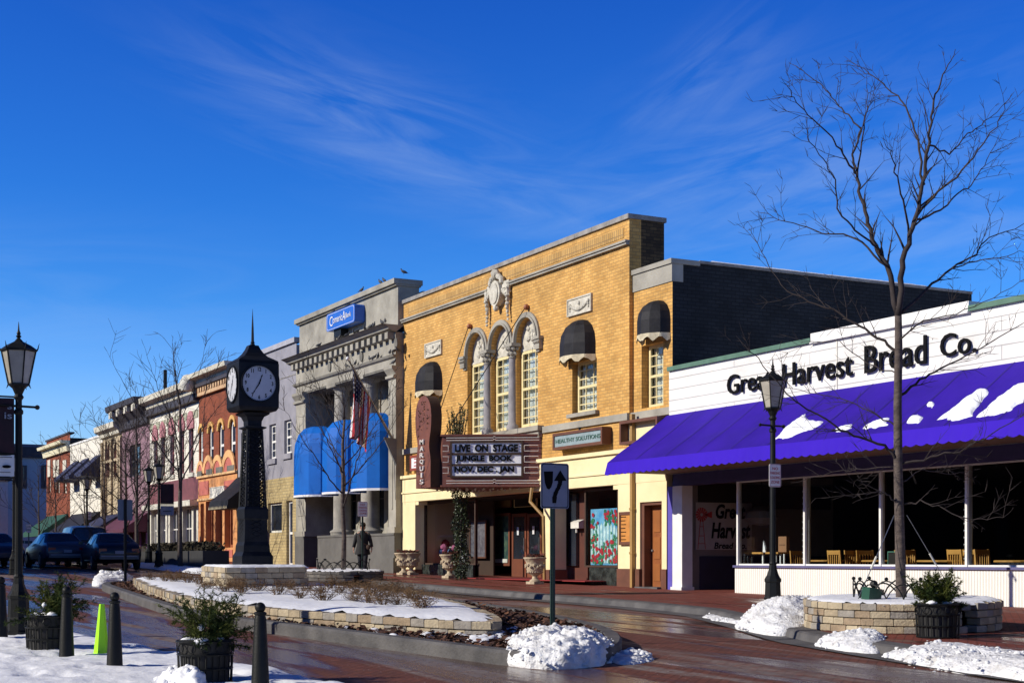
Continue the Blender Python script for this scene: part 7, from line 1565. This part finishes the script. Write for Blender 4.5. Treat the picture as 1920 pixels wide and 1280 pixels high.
bare_tree('bare_tree', TB, limbs, .1, 'large bare honey locust like tree in the round planter before the white shop', 'bare street trees', 101, sub=1.9, tw=.42)
def edging(c, r_, n, z, lb, h=.24):
    e_ = empty('garden_edging', (c[0], c[1], z), lb, 'edging'); st = 2*math.pi/n
    for k in range(n):
        mb = MB(); 
        for o_ in (0, .5):
            P = []
            for q in range(9): t = q/8; a = st*(k+o_*1.0+(t-.0)*1.0); P.append((c[0]+r_*math.cos(a), c[1]+r_*math.sin(a), z+h*math.sin(math.pi*t)**.75*(1 if o_ == 0 else .8)))
            mb.tube(P, .011, 4)
        a = st*(k+.5); mb.ball((c[0]+r_*math.cos(a), c[1]+r_*math.sin(a), z+h+.025), .028, seg=6, rings=5); a = st*k; mb.tube([(c[0]+r_*math.cos(a), c[1]+r_*math.sin(a), z-.05), (c[0]+r_*math.cos(a), c[1]+r_*math.sin(a), z+.10)], .012, 4); mb.build('hoop_panel', black, e_)
    return e_
edging(pc, .66, 9, zq+.42, 'low black hooped iron edging around the large bare tree')
for k, (a, b) in enumerate((((1677, 965), (1585, 1140)), ((1700, 965), (1810, 1124)))):
    gw = empty('guy_wire', tp(*b), 'thin taut guy wire on the %s side of the large bare tree' % ('left' if k == 0 else 'right'), 'guy wire'); mb = MB(); A, B = tp(*a)+rt*sh, tp(b[0], b[1], -.4 if k == 0 else .5); mb.tube([A, B], .006, 4); mb.build('wire', steel, gw); mb = MB(); m_ = A.lerp(B, .45); mb.tube([m_, A.lerp(B, .58)], .016, 6); mb.build('turnbuckle', offwhite, gw)
sp = tp(1617, 1112, -.4); s_ = empty('spotlight', sp, 'small dark green ground spotlight inside the iron edging by the tree', 'spotlight'); mb = MB(); mb.prism([(sp.y-.11, sp.z-.09), (sp.y+.11, sp.z-.07), (sp.y+.13, sp.z+.06), (sp.y-.09, sp.z+.09)], 'x', sp.x-.08, sp.x+.08); mb.build('housing', mat('spot_green', (.01, .06, .035), (.015, .07, .04), .4), s_); mb = MB(); mb.ball((sp.x, sp.y+.05, sp.z+.13), .055, seg=8, rings=6); mb.build('lamp_head', black, s_)
# other trees: grown by rule
def auto_tree(px, y, hgt, lb, seed, spread=.5, fork=.35, r0=.07, base=SWH, nl=9, sub=.8, x=None, tw=.6, lean=0):
    x = X(px, y) if x is None else x; z = gz(x, y)+base; random.seed(seed); B = Vector((x, y, z)); T = [B+Vector((random.gauss(0, .02), random.gauss(0, .02), hgt*t)) for t in (0, .15, .3, .45, .6, .72)]; T[0] = B
    L_ = [(T, r0, r0*.42)]
    for k in range(nl):
        t = fork+(1-fork)*.72*(k/nl); i = min(4, int(t*hgt/(hgt*.15))); p = B+Vector((0, 0, hgt*t*.98)); az = k*2.4+random.uniform(-.4, .4); ln_ = hgt*(1.05-t)*random.uniform(.75, 1.0); up = .55+.5*t+random.uniform(-.1, .1); q = [p]; d = Vector((math.cos(az)*spread*1.6, math.sin(az)*spread*1.6, up)).normalized()
        for s_ in range(5): d = (d+Vector((random.gauss(0, .07), random.gauss(0, .07), .10))).normalized(); q.append(q[-1]+d*ln_/5)
        L_.append((q, r0*.42*(1.15-t), .004))
    q = [T[-1]]; d = Vector((0, 0, 1))
    for s_ in range(4): d = (d+Vector((random.gauss(0, .1), random.gauss(0, .1), .1))).normalized(); q.append(q[-1]+d*hgt*.28/4)
    L_.append((q, r0*.4, .004)); return bare_tree('bare_tree', B, L_, r0, lb, 'bare street trees', seed, sub=sub, tw=tw, mr=.0034+.00009*max(0, depth(x, y)-20))
PLC = (X(644, 15.6), 15.6)
auto_tree(644, 15.6, 6.0, 'slender bare tree in the low planter in front of the bank awnings', 211, .55, .30, .075, base=SWH+.3, nl=15, sub=1.0, tw=.55)
auto_tree(338, 15.0, 8.6, 'tall bare tree before the white building with purple window heads', 212, .42, .34, .10, nl=12, sub=.65, tw=.7)
auto_tree(256, 14.8, 7.2, 'dense bare tree before the lilac building', 213, .62, .22, .09, nl=15, sub=.85, tw=.8)
auto_tree(236, 16.0, 7.0, 'dark bare tree between the lilac and cream buildings', 214, .7, .22, .09, nl=13, sub=.8, tw=.8)
auto_tree(196, 15.5, 5.6, 'spreading bare tree before the cream stone building', 215, .75, .25, .07, nl=11, sub=.6, tw=.7)
auto_tree(158, 16.0, 5.0, 'low bare tree before the plain white building', 216, .8, .22, .06, nl=10, sub=.55, tw=.7)
auto_tree(104, 16.5, 5.0, 'bare tree in shade before the red brick corner building', 217, .7, .2, .07, nl=10, sub=.55, tw=.7)
auto_tree(72, 15.5, 5.5, 'shaded bare tree right of the near lamp post in the distance', 218, .7, .2, .07, nl=10, sub=.55, tw=.7)
# low planter under the slender tree
pl_ = empty('round_planter', (PLC[0], PLC[1], gz(*PLC)+SWH), 'low dark block planter topped with snow under the slender tree before the bank', 'planter')
block_wall('block_wall', ell(PLC, 1.2, 1.15, 48), 3, SWH-.02, .095, .25, .2, pl_, slots=[mat('dark_block_a', (.20, .18, .16), (.12, .11, .10), .9, 6, .5, 30), mat('dark_block_b', (.15, .14, .13), (.10, .09, .085), .9, 6, .5, 30), mat('dark_block_a', (0, 0, 0)), mat('dark_block_b', (0, 0, 0))])
patch('snow_top', ell(PLC, 1.17, 1.12, 40), .1, lambda x, y, d: SWH+.25+.05*edge(d, .15)+.03*fbm(x, y, 3), snow, parent=pl_)
edging(PLC, .75, 8, gz(*PLC)+SWH+.26, 'low black hooped iron edging around the slender tree before the bank', .30)
for k, (px, y) in enumerate(((612, 14.9), (700, 15.2))):
    x = X(px, y); z = gz(x, y)+SWH+.3
# hedge boxes far left
for k, (a, b, lb) in enumerate(((276, 395, 'long dark planter box with clipped hedge before the orange shopfront'),)):
    x0, x1 = X(a, 15.6), X(b, 15.6); h_ = empty('planter_box', ((x0+x1)/2, 15.6, gz(x0, 15.6)+SWH), lb, 'planter'); mb = MB(); mb.box(x0, x1, 15.3, 16.3, gz(x0, 15.6)-.1, gz(x0, 15.6)+.62); mb.build('box_wall', mat('dark_planter', (.03, .03, .03), (.02, .02, .022), .7), h_)
    mb = MB(); random.seed(9)
    for _ in range(2600): p = Vector((random.uniform(x0+.1, x1-.1), random.uniform(15.4, 16.2), gz(x0, 15.6)+.6+random.random()**1.4*.35)); u = Vector((random.gauss(0, 1), random.gauss(0, 1), random.gauss(0, 1)))*.05; w = Vector((random.gauss(0, 1), random.gauss(0, 1), random.gauss(0, 1)))*.03; mb.add([p-u, p+w, p+u, p-w], [(0, 1, 2, 3)])
    mb.build('hedge', mat('dark_hedge', (.03, .03, .015), (.05, .035, .02), .9), h_)
tag(patch('snow_cover', [(X(250, 14.4), 14.4), (X(395, 14.4), 14.4), (X(400, 15.9), 15.9), (X(250, 15.9), 15.9)], .25, lambda x, y, d: .02+edge(d, .5)*.16+.03*fbm(x, y, 1), snow), 'shaded snow strip along the kerb before the white and orange shops', 'snow', kind='stuff')
# ---- brown shrubs of the raised bed
def make_shrub(seed, name='dry_shrub'):
    random.seed(seed); r_ = empty(name, (0, 0, 0)); mb = MB()
    for _ in range(26):
        az = random.uniform(0, 6.28); el = random.uniform(.55, 1.45); p = Vector((random.gauss(0, .025), random.gauss(0, .025), -.02)); d = Vector((math.cos(az)*math.cos(el), math.sin(az)*math.cos(el), math.sin(el))); L_ = random.uniform(.24, .40); pts = [p]
        for q in range(5): d = (d+Vector((random.gauss(0, .16), random.gauss(0, .16), .05))).normalized(); p = p+d*L_/5; pts.append(p)
        mb.tube(pts, [.0045, .004, .0035, .003, .0025, .0015], 3, False)
        for q in range(9):
            i = random.randrange(2, 6); e_ = Vector((random.gauss(0, 1), random.gauss(0, 1), abs(random.gauss(0, .9)))).normalized(); p2 = pts[i]+e_*random.uniform(.05, .12); mb.tube([pts[i], (pts[i]+p2)/2+Vector((0, 0, .012)), p2], [.0028, .0022, .0015], 3, False)
            if random.random() < .6: w = Vector((random.gauss(0, 1), random.gauss(0, 1), random.gauss(0, 1))).normalized()*.011; mb.add([p2-w, p2+e_.cross(w), p2+w*1.2, p2-e_.cross(w)], [(0, 1, 2, 3)])
    mb.build('branches', shrubm, r_); return r_
variants = [make_shrub(300+k) for k in range(3)]; used = [False]*3
spots = [(611, 1126), (662, 1127), (687, 1129), (717, 1133), (746, 1133), (786, 1140), (560, 1120), (520, 1115), (575, 1108), (480, 1108), (640, 1112), (670, 1114), (700, 1116), (735, 1119), (765, 1122), (600, 1112), (545, 1104), (505, 1100), (620, 1101), (655, 1103), (690, 1105), (722, 1107), (752, 1111), (585, 1099), (780, 1127), (470, 1098),
         (280, 1086), (305, 1088), (330, 1090), (355, 1092), (372, 1094), (398, 1098), (412, 1100), (440, 1104), (290, 1079), (318, 1080), (345, 1081), (365, 1082), (340, 1086), (455, 1112), (425, 1108), (385, 1103)]
random.seed(55)
def sqin(x, y): return bx0-.2 < x < c0[0]+.2 and c0[1]-.2 < y < by1+.2
for px, py in spots:
    g = gp(px+random.uniform(-4, 4), py, .36)
    if not inpoly(g.x, g.y, bedp): continue
    if sqin(g.x, g.y): continue
    v = random.randrange(3); o = variants[v] if not used[v] else copy_tree(variants[v]); used[v] = True
    o.location = (g.x, g.y, g.z-.02); o.rotation_euler = (0, 0, random.uniform(0, 6.28)); s_ = random.uniform(.7, 1.0); o.scale = (s_*1.35, s_*1.35, s_*.78)
    left = px < 460
    tag(o, 'dry brown twiggy shrub in the snow %s' % ('left of the clock planter' if left else 'right of the clock planter'), 'shrub', 'dry shrubs left of the clock planter' if left else 'dry shrubs right of the clock planter')
for k in range(3):
    if not used[k]: 
        for ch_ in list(variants[k].children): bpy.data.objects.remove(ch_)
        bpy.data.objects.remove(variants[k])
# ---- urns
def make_urn():
    r_ = empty('stone_urn', (0, 0, 0)); mb = MB(); mb.box(-.17, .17, -.17, .17, 0, .07); mb.build('plinth', urnm, r_)
    mb = MB(); mb.lathe((0, 0, 0), [(.15, .07), (.14, .10), (.08, .14), (.065, .20), (.09, .23), (.16, .27), (.21, .33), (.235, .42), (.225, .50), (.22, .53), (.25, .60), (.29, .66), (.31, .68), (.31, .71), (.27, .715), (.24, .69)], 24)
    for k in range(8): t = math.pi*k/4; mb.ball((.235*math.cos(t), .235*math.sin(t), .50), .045, seg=6, rings=4); mb.ball((.25*math.cos(t+.39), .25*math.sin(t+.39), .455), .038, seg=6, rings=4)
    for k in range(20): t = 2*math.pi*k/20; mb.ball((.19*math.cos(t), .19*math.sin(t), .32), .035, seg=6, rings=4)
    mb.build('bowl', urnm, r_, smooth=True)
    mb = MB(); random.seed(6)
    for _ in range(160): a = random.uniform(0, 6.28); q = random.uniform(0, .27); p = Vector((q*math.cos(a), q*math.sin(a), .70+random.uniform(0, .09))); u = Vector((random.gauss(0, 1), random.gauss(0, 1), random.gauss(0, .6)))*.03; w = Vector((random.gauss(0, 1), random.gauss(0, 1), random.gauss(0, .6)))*.022; mb.add([p-u, p+w, p+u, p-w], [(0, 1, 2, 3)], random.choice((0, 1)))
    mb.build('dried_plants', [mat('dried_red', (.20, .03, .02), (.12, .03, .02), .8), mulchm], r_); return r_
ur = make_urn(); first = True
for px, y, lb in ((757, 19.25, 'sandstone urn standing left of the theatre front beside the bank'), (843, 19.1, 'sandstone urn before the left display window under the marquee'), (1003, 18.9, 'sandstone urn with red plants right of the theatre doors'), (771, 19.45, 'dark urn half hidden behind the leftmost sandstone urn')):
    o = ur if first else copy_tree(ur); first = False; x = X(px, y); place(o, x, y, gz(x, y)+SWH, .2, lb, 'urn', 'stone urns before the theatre')
# ---- vine column and marquee plant
def leafy(name, lb, cat, c, h, r_, n, seed, mats, sz=.04, taper=0.0, stem=True):
    random.seed(seed); e_ = empty(name, c, lb, cat); mb = MB()
    if stem: s_ = MB(); s_.tube([Vector(c), Vector(c)+Vector((0, 0, h*.9))], [.03, .015], 6); s_.build('stem', bark, e_)
    for _ in range(n):
        t = random.random(); a = random.uniform(0, 6.28); q = r_*(1-taper*t)*(.55+.45*random.random())*(1+.25*math.sin(t*17+seed)); p = Vector(c)+Vector((q*math.cos(a), q*math.sin(a), t*h)); u = Vector((random.gauss(0, 1), random.gauss(0, 1), random.gauss(0, 1))).normalized()*sz*random.uniform(.7, 1.3); w = u.cross(Vector((random.gauss(0, 1), random.gauss(0, 1), random.gauss(0, 1)))).normalized()*sz*.5
        mb.add([p-u, p+w, p+u, p-w], [(0, 1, 2, 3)], random.randrange(len(mats)))
    mb.build('foliage', mats, e_); return e_
x = X(864, 18.9); leafy('ivy_column', 'tall narrow ivy column rising to the marquee beside the left display window', 'climbing plant', (x, 18.9, gz(x, 19)+SWH), mz0-.0-gz(x, 19)-SWH, .24, 2600, 4, [leafg, mat('leaf_light', (.06, .085, .03), (.04, .06, .02), .5), leafg])
lt_ = empty('light_strands', (x, 18.9, 1), 'x', 'x') if False else None
x = X(858, 18.9); ev = empty('marquee_shrub', (x, 18.9, mz1+.05), 'upright olive green shrub standing on the marquee roof before the arched windows', 'shrub'); mb = MB(); random.seed(12)
for _ in range(34):
    a = random.uniform(0, 6.28); q = random.uniform(0, .30); p = Vector((x+q*math.cos(a), 18.9+q*math.sin(a), mz1+.05)); d = Vector((math.cos(a)*.16, math.sin(a)*.16, 1)).normalized(); L_ = random.uniform(.55, 1.05)*(1.1-q)
    pts = [p+d*L_*k/6+Vector((random.gauss(0, .012), random.gauss(0, .012), 0)) for k in range(7)]; mb.tube(pts, [.008]*6+[.003], 3, False, 1)
    for _ in range(26): i = random.randrange(0, 6); o_ = pts[i].lerp(pts[i+1], random.random()); e_ = (d+Vector((random.gauss(0, .6), random.gauss(0, .6), .2))).normalized()*random.uniform(.05, .09); w = e_.cross(Vector((random.gauss(0, 1), random.gauss(0, 1), 1))).normalized()*.018; mb.add([o_, o_+e_*.5+w, o_+e_, o_+e_*.5-w], [(0, 1, 2, 3)], 0)
mb.build('foliage', [mat('olive_leaf', (.13, .13, .04), (.06, .07, .02), .7, 12), bark], ev)
# ---- pigeons
def make_pigeon():
    r_ = empty('pigeon', (0, 0, 0)); mb = MB(); P = [(-.17, 0, .07), (-.10, 0, .10), (-.02, 0, .125), (.06, 0, .16), (.09, 0, .20), (.105, 0, .235)]; mb.tube(P, [.012, .045, .065, .055, .03, .02], 9); mb.ball((.112, 0, .245), .028, seg=8, rings=6); mb.tube([(.13, 0, .245), (.16, 0, .238)], [.008, .002], 5); mb.add([(-.13, -.03, .09), (-.24, -.035, .055), (-.24, .035, .055), (-.13, .03, .09)], [(0, 1, 2, 3)])
    mb.tube([(0, -.02, .07), (0, -.02, 0)], .006, 4); mb.tube([(0, .02, .07), (0, .02, 0)], .006, 4); mb.build('body', pigeonm, r_, smooth='all'); return r_
pg = make_pigeon(); first = True; random.seed(90)
def ordn(n): return ['first', 'second', 'third', 'fourth', 'fifth', 'sixth', 'seventh', 'eighth', 'ninth', 'tenth', 'eleventh', 'twelfth'][n]
PL = [([(678, 15), (713, 0), (720, 0), (757, 0)], bt, BYF-.0, 'on the bank parapet', 'first'), ([(598, 0), (628, 0), (636, 0), (651, 0), (664, 0), (670, 0), (684, 0), (695, 0), (701, 0), (716, 0), (722, 0)], ct, BYF-.38, 'on the bank cornice', 'x'), ([(650, 0), (666, 0), (693, 0), (701, 0), (709, 0), (731, 0), (739, 0), (746, 0)], str_, BYF-.10, 'on the narrow ledge under the medallions', 'x')]
for L_, z, y, where, _ in PL:
    for k, (px, dz) in enumerate(sorted(L_)):
        o = pg if first else copy_tree(pg); first = False; x = X(px, y); place(o, x, y, z+.0, random.choice((0, 3.1))+random.uniform(-.9, .9)+(1.57 if random.random() < .3 else 0), '%s dark pigeon from the left %s' % (ordn(k), where), 'pigeon', 'pigeons roosting on the bank', .78)
for px, lb in ((612+12, 'pigeon on the left end of the blue bank sign'), (651, 'pigeon on the right end of the blue bank sign')):
    o = copy_tree(pg); place(o, X(px, 19.6), 19.6, Z(640, 579, 19.42)+.0, random.uniform(0, 3), lb, 'pigeon', 'pigeons roosting on the bank', .78)
o = copy_tree(pg); place(o, X(737, BYF-.14), BYF-.12, zop-.003, .4, 'pigeon on the pier capital at the right end of the bank', 'pigeon', 'pigeons roosting on the bank', .78)
# ================================================================ PERSON
def skin_mesh(name, nodes, edges, radii, material, parent, sub=2, root=0):
    me = bpy.data.meshes.new(name); me.from_pydata(nodes, edges, []); ob = bpy.data.objects.new(name, me); COL.objects.link(ob)
    md = ob.modifiers.new('s', 'SKIN'); md.use_smooth_shade = True
    sv = me.skin_vertices[0].data
    for i, r_ in enumerate(radii): sv[i].radius = (r_, r_) if not isinstance(r_, tuple) else r_; sv[i].use_root = (i == root)
    s2 = ob.modifiers.new('u', 'SUBSURF'); s2.levels = sub; s2.render_levels = sub
    dg = bpy.context.evaluated_depsgraph_get(); dg.update(); m2 = bpy.data.meshes.new_from_object(ob.evaluated_get(dg)); bpy.data.objects.remove(ob)
    m2.materials.clear(); m2.materials.append(material); m2.name = name
    for p in m2.polygons: p.use_smooth = True
    o = bpy.data.objects.new(name, m2); COL.objects.link(o); o.parent = parent; return o
def person(px, y, rz, lb):
    x = X(px, y); r_ = empty('person', (x, y, gz(x, y)+SWH), lb, 'person'); r_.rotation_euler = (0, 0, rz); r_.scale = (.97,)*3
    # local frame: facing -Y, z up
    nd = [(0, 0, .92), (0, 0, 1.08), (0, .01, 1.25), (0, .01, 1.38), (0, 0, 1.45), (0, -.01, 1.53), (0, -.015, 1.60), (0, -.01, 1.66),
          (.17, .01, 1.36), (.24, 0, 1.12), (.30, -.06, .92), (.31, -.08, .86), (-.17, .01, 1.36), (-.24, .03, 1.12), (-.29, .0, .90), (-.30, -.01, .84),
          (.09, 0, .88), (.10, -.12, .50), (.10, -.16, .12), (.10, -.28, .04), (-.09, 0, .88), (-.09, .06, .50), (-.09, .20, .14), (-.09, .12, .05)]
    ed = [(0, 1), (1, 2), (2, 3), (3, 4), (4, 5), (5, 6), (6, 7), (3, 8), (8, 9), (9, 10), (10, 11), (3, 12), (12, 13), (13, 14), (14, 15), (0, 16), (16, 17), (17, 18), (18, 19), (0, 20), (20, 21), (21, 22), (22, 23)]
    ra = [.13, .12, .13, .10, .05, .075, .085, .06, .055, .042, .028, .03, .055, .042, .028, .03, .085, .058, .036, .035, .085, .058, .036, .035]
    for s_, h, k0 in ((1, Vector((.31, -.08, .86)), 11), (-1, Vector((-.30, -.01, .84)), 15)):
        for q, (dx, dy, L_) in enumerate(((0, -.03, .07), (0, -.015, .085), (0, 0, .09), (0, .015, .08), (-.02*s_, -.04, .05))):
            i = len(nd); a = h+Vector((0, dy*.8, -.03)); nd += [tuple(a), tuple(a+Vector((dx-.01*s_, dy*.5-.01, -L_*.6))), tuple(a+Vector((dx-.02*s_, dy*.5-.02, -L_)))]; ed += [(k0, i), (i, i+1), (i+1, i+2)]; ra += [.010, .009, .007]
    skin_mesh('body', nd, ed, ra, skin, r_, 1)
    # face: nose, eyes, mouth as sub-details of the head
    mb = MB(); mb.ball((0, -.105, 1.60), .014, seg=6, rings=4, sc=(1, 1.2, 1.6)); mb.build('nose', skin, r_, local=True); mb = MB(); mb.ball((.03, -.088, 1.625), .009, seg=6, rings=4); mb.ball((-.03, -.088, 1.625), .009, seg=6, rings=4); mb.box(-.02, .02, -.098, -.09, 1.565, 1.57); mb.build('eyes', hairm, r_, local=True)
    mb = MB(); mb.ball((0, .015, 1.655), .105, seg=14, rings=9, sc=(1, 1.05, .95)); mb.ball((0, .06, 1.58), .085, seg=12, rings=8, sc=(1.05, .8, 1.1)); mb.build('hair', hairm, r_, local=True, smooth='all')
    # coat: a lofted open-fronted long coat with sleeves
    mb = MB(); rings = [(.70, .25, .20), (.80, .235, .18), (1.0, .19, .15), (1.1, .185, .14), (1.25, .205, .145), (1.36, .20, .13), (1.42, .10, .09), (1.47, .075, .075)]; n = 20; vs = []; fs = []
    for z, rx, ry in rings:
        for k in range(n): t = 2*math.pi*k/n; f_ = 1+.06*math.sin(5*t)*(1.1-z if z < 1.1 else 0)*2; vs.append((rx*math.cos(t)*f_, ry*math.sin(t)*f_, z+.015*math.sin(3*t)*(z < .75)))
    for i in range(len(rings)-1):
        for k in range(n): a = i*n+k; b = i*n+(k+1) % n; fs.append((a, b, b+n, a+n))
    mb.add(vs, fs)
    mb.tube([(.15, .01, 1.37), (.21, .01, 1.28), (.26, 0, 1.12), (.305, -.05, .95)], [.075, .075, .062, .055], 10); mb.tube([(-.15, .01, 1.37), (-.21, .01, 1.28), (-.25, .03, 1.12), (-.295, .01, .93)], [.075, .075, .062, .055], 10)
    mb.build('coat', coatm, r_, local=True, smooth='all')
    mb = MB(); mb.tube([(.09, 0, .86), (.10, -.12, .50), (.10, -.165, .09)], [.11, .078, .065], 10); mb.tube([(-.09, 0, .86), (-.09, .06, .50), (-.09, .20, .11)], [.11, .078, .065], 10); mb.build('trousers', trouser, r_, local=True, smooth='all')
    mb = MB()
    for x_, y_, z_ in ((.10, -.20, 0), (-.09, .16, .03)): mb.ball((x_, y_-.02, z_+.04), .05, seg=10, rings=6, sc=(.9, 2.4, .8))
    mb.build('shoes', black, r_, local=True, smooth='all')
    mb = MB(); mb.tube([(-.1, -.13, 1.35), (0, -.16, 1.1), (.18, -.14, .98)], .012, 5); mb.ball((.2, -.12, .93), .09, seg=10, rings=6, sc=(.8, .5, 1)); mb.build('shoulder_bag', darkbrown, r_, local=True); return r_
person(680, 17.6, R(60), 'person in a long black coat walking along the pavement before the bank')
# ================================================================ CARS
def make_car(name, paint, suv=False):
    r_ = empty(name, (0, 0, 0)); L = 2.25; H = 1.72 if suv else 1.42
    # stations: x (nose +), half width, bottom, belt, top, half width at top
    if suv: st = [(-2.2, .78, .45, .80, .86, .74), (-2.15, .86, .32, .98, 1.02, .80), (-2.02, .88, .28, 1.04, H-.10, .66), (-1.6, .89, .26, 1.05, H-.02, .68), (-.6, .90, .26, 1.04, H, .69), (.35, .90, .26, 1.02, H-.04, .67), (1.05, .90, .26, 1.0, 1.08, .80), (1.9, .87, .28, .92, .98, .76), (2.2, .80, .34, .75, .80, .70), (2.26, .72, .42, .62, .66, .62)]
    else: st = [(-2.3, .70, .42, .62, .68, .66), (-2.24, .82, .34, .78, .86, .74), (-2.05, .86, .28, .84, .98, .76), (-1.55, .88, .26, .88, 1.02, .77), (-.95, .88, .24, .90, 1.37, .60), (-.3, .88, .24, .90, H, .62), (.25, .88, .24, .88, 1.39, .60), (1.05, .88, .24, .86, .98, .76), (1.8, .85, .26, .78, .88, .74), (2.18, .78, .32, .64, .72, .68), (2.26, .70, .40, .54, .58, .6)]
    vs = []; fs = []; n = 12
    for x, w, zb, ze, zt_, wt in st:
        half = [(0, zb), (w*.80, zb), (w*.97, zb+.10), (w, (zb+ze)/2+.03), (w*.98, ze), (wt, zt_-.05 if zt_-ze > .2 else zt_-.01), (wt*.80, zt_), (0, zt_+.015)]
        ring = half+[(-a, b) for a, b in half[-2:0:-1]]; n = len(ring); vs += [(x, a, b) for a, b in ring]
    for i in range(len(st)-1):
        for k in range(n): a = i*n+k; b = i*n+(k+1) % n; fs.append((a, b, b+n, a+n))
    fs.append(tuple(range(n))[::-1]); fs.append(tuple(range((len(st)-1)*n, len(st)*n))); mb = MB(); mb.add(vs, fs); bd = mb.build('body', paint, r_, smooth=True)
    def P(i, k, o=.012): x, w, zb, ze, zt_, wt = st[i]; return Vector((x, w*.98*k, ze)), Vector((x, wt*k, zt_-.05))
    g = MB()
    if suv: rows = [(2, 5)]; ra, rb2, fa, fb2 = 1, 2, 6, 5
    else: rows = [(4, 6)]; ra, rb2, fa, fb2 = 3, 4, 7, 6
    for s_ in (-1, 1):
        i0, i1 = rows[0]
        for i in range(i0, i1):
            b0, t0 = P(i, s_); b1, t1 = P(i+1, s_); o = Vector((0, s_*.012, .006)); e_ = .14
            g.quad(b0.lerp(t0, .14)+o, b1.lerp(t1, .14)+o, b1.lerp(t1, .93)+o, b0.lerp(t0, .93)+o)
    def scr(a, b_, dx):
        xa, xb = st[a][0], st[b_][0]; za, zb2 = st[a][4], st[b_][4]; wa, wb_ = st[a][5], st[b_][5]; o = Vector((dx, 0, .02)); A = Vector((xa, 0, za)); B = Vector((xb, 0, zb2)); a0 = A.lerp(B, .08); a1 = A.lerp(B, .90); w0, w1 = wa*.86, wb_*.84
        g.quad(a0+o+Vector((0, -w0, 0)), a0+o+Vector((0, w0, 0)), a1+o+Vector((0, w1, -.0)), a1+o+Vector((0, -w1, -.0)))
    scr(ra, rb2, -.015); scr(fa, fb2, .015); g.build('window', dglass, bd)
    for sx in (-1.35, 1.38):
        for s_ in (-1, 1):
            c = (sx, s_*.80, .33); v = []; w = MB(); N_ = 20
            w.tube([(sx, s_*.70, .33), (sx, s_*.72, .33), (sx, s_*.88, .33), (sx, s_*.895, .33)], [.28, .33, .33, .29], N_); wo = w.build('wheel', mat('tyre', (.015, .015, .015), (.02, .02, .02), .9), r_); w = MB(); w.tube([(sx, s_*.897, .33), (sx, s_*.905, .33)], [.20, .17], 10); w.build('rim', steel, wo)
    t = MB(); zt_ = 1.0 if suv else .80
    for s_ in (-1, 1):
        t = MB(); t.box(-2.29 if not suv else -2.22, -2.12, s_*.60-.14, s_*.60+.14, zt_-.16, zt_); t.build('tail_light', mat('tail_lens', (.25, .012, .012), (.2, .01, .01), .2), r_)
        t = MB(); t.box(2.10, 2.25, s_*.55-.14, s_*.55+.14, .56, .68); t.build('headlight', mat('head_lens', (.5, .52, .55), (.4, .42, .45), .1), r_); t = MB(); t.box(.85, 1.0, s_*.90, s_*1.06, .98, 1.10); t.build('wing_mirror', paint, r_)
    t = MB(); t.box(-2.345, -2.25, -.72, .72, .40, .56); t.build('rear_bumper', mat('bumper_trim', (.10, .11, .13), (.08, .09, .1), .5), r_); t = MB(); t.box(-2.35, -2.346, -.66, .66, .50, .53); t.build('bumper_strip', signgrey, r_); t = MB(); t.box(-2.352, -2.34, -.16, .16, .60, .72) if not suv else t.box(-2.26, -2.2, -.16, .16, .75, .87); t.build('number_plate', signgrey, r_)
    return r_
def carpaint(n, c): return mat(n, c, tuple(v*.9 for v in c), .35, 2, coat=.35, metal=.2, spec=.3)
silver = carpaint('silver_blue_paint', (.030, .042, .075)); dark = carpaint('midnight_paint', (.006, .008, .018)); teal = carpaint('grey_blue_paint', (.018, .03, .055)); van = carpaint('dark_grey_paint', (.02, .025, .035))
CG = 'cars standing in the shaded street'
def put(o, px, y, rz, lb): x = X(px, y); o.location = (x, y, gz(x, y)); o.rotation_euler = (0, 0, R(rz)); tag(o, lb, 'car', CG)
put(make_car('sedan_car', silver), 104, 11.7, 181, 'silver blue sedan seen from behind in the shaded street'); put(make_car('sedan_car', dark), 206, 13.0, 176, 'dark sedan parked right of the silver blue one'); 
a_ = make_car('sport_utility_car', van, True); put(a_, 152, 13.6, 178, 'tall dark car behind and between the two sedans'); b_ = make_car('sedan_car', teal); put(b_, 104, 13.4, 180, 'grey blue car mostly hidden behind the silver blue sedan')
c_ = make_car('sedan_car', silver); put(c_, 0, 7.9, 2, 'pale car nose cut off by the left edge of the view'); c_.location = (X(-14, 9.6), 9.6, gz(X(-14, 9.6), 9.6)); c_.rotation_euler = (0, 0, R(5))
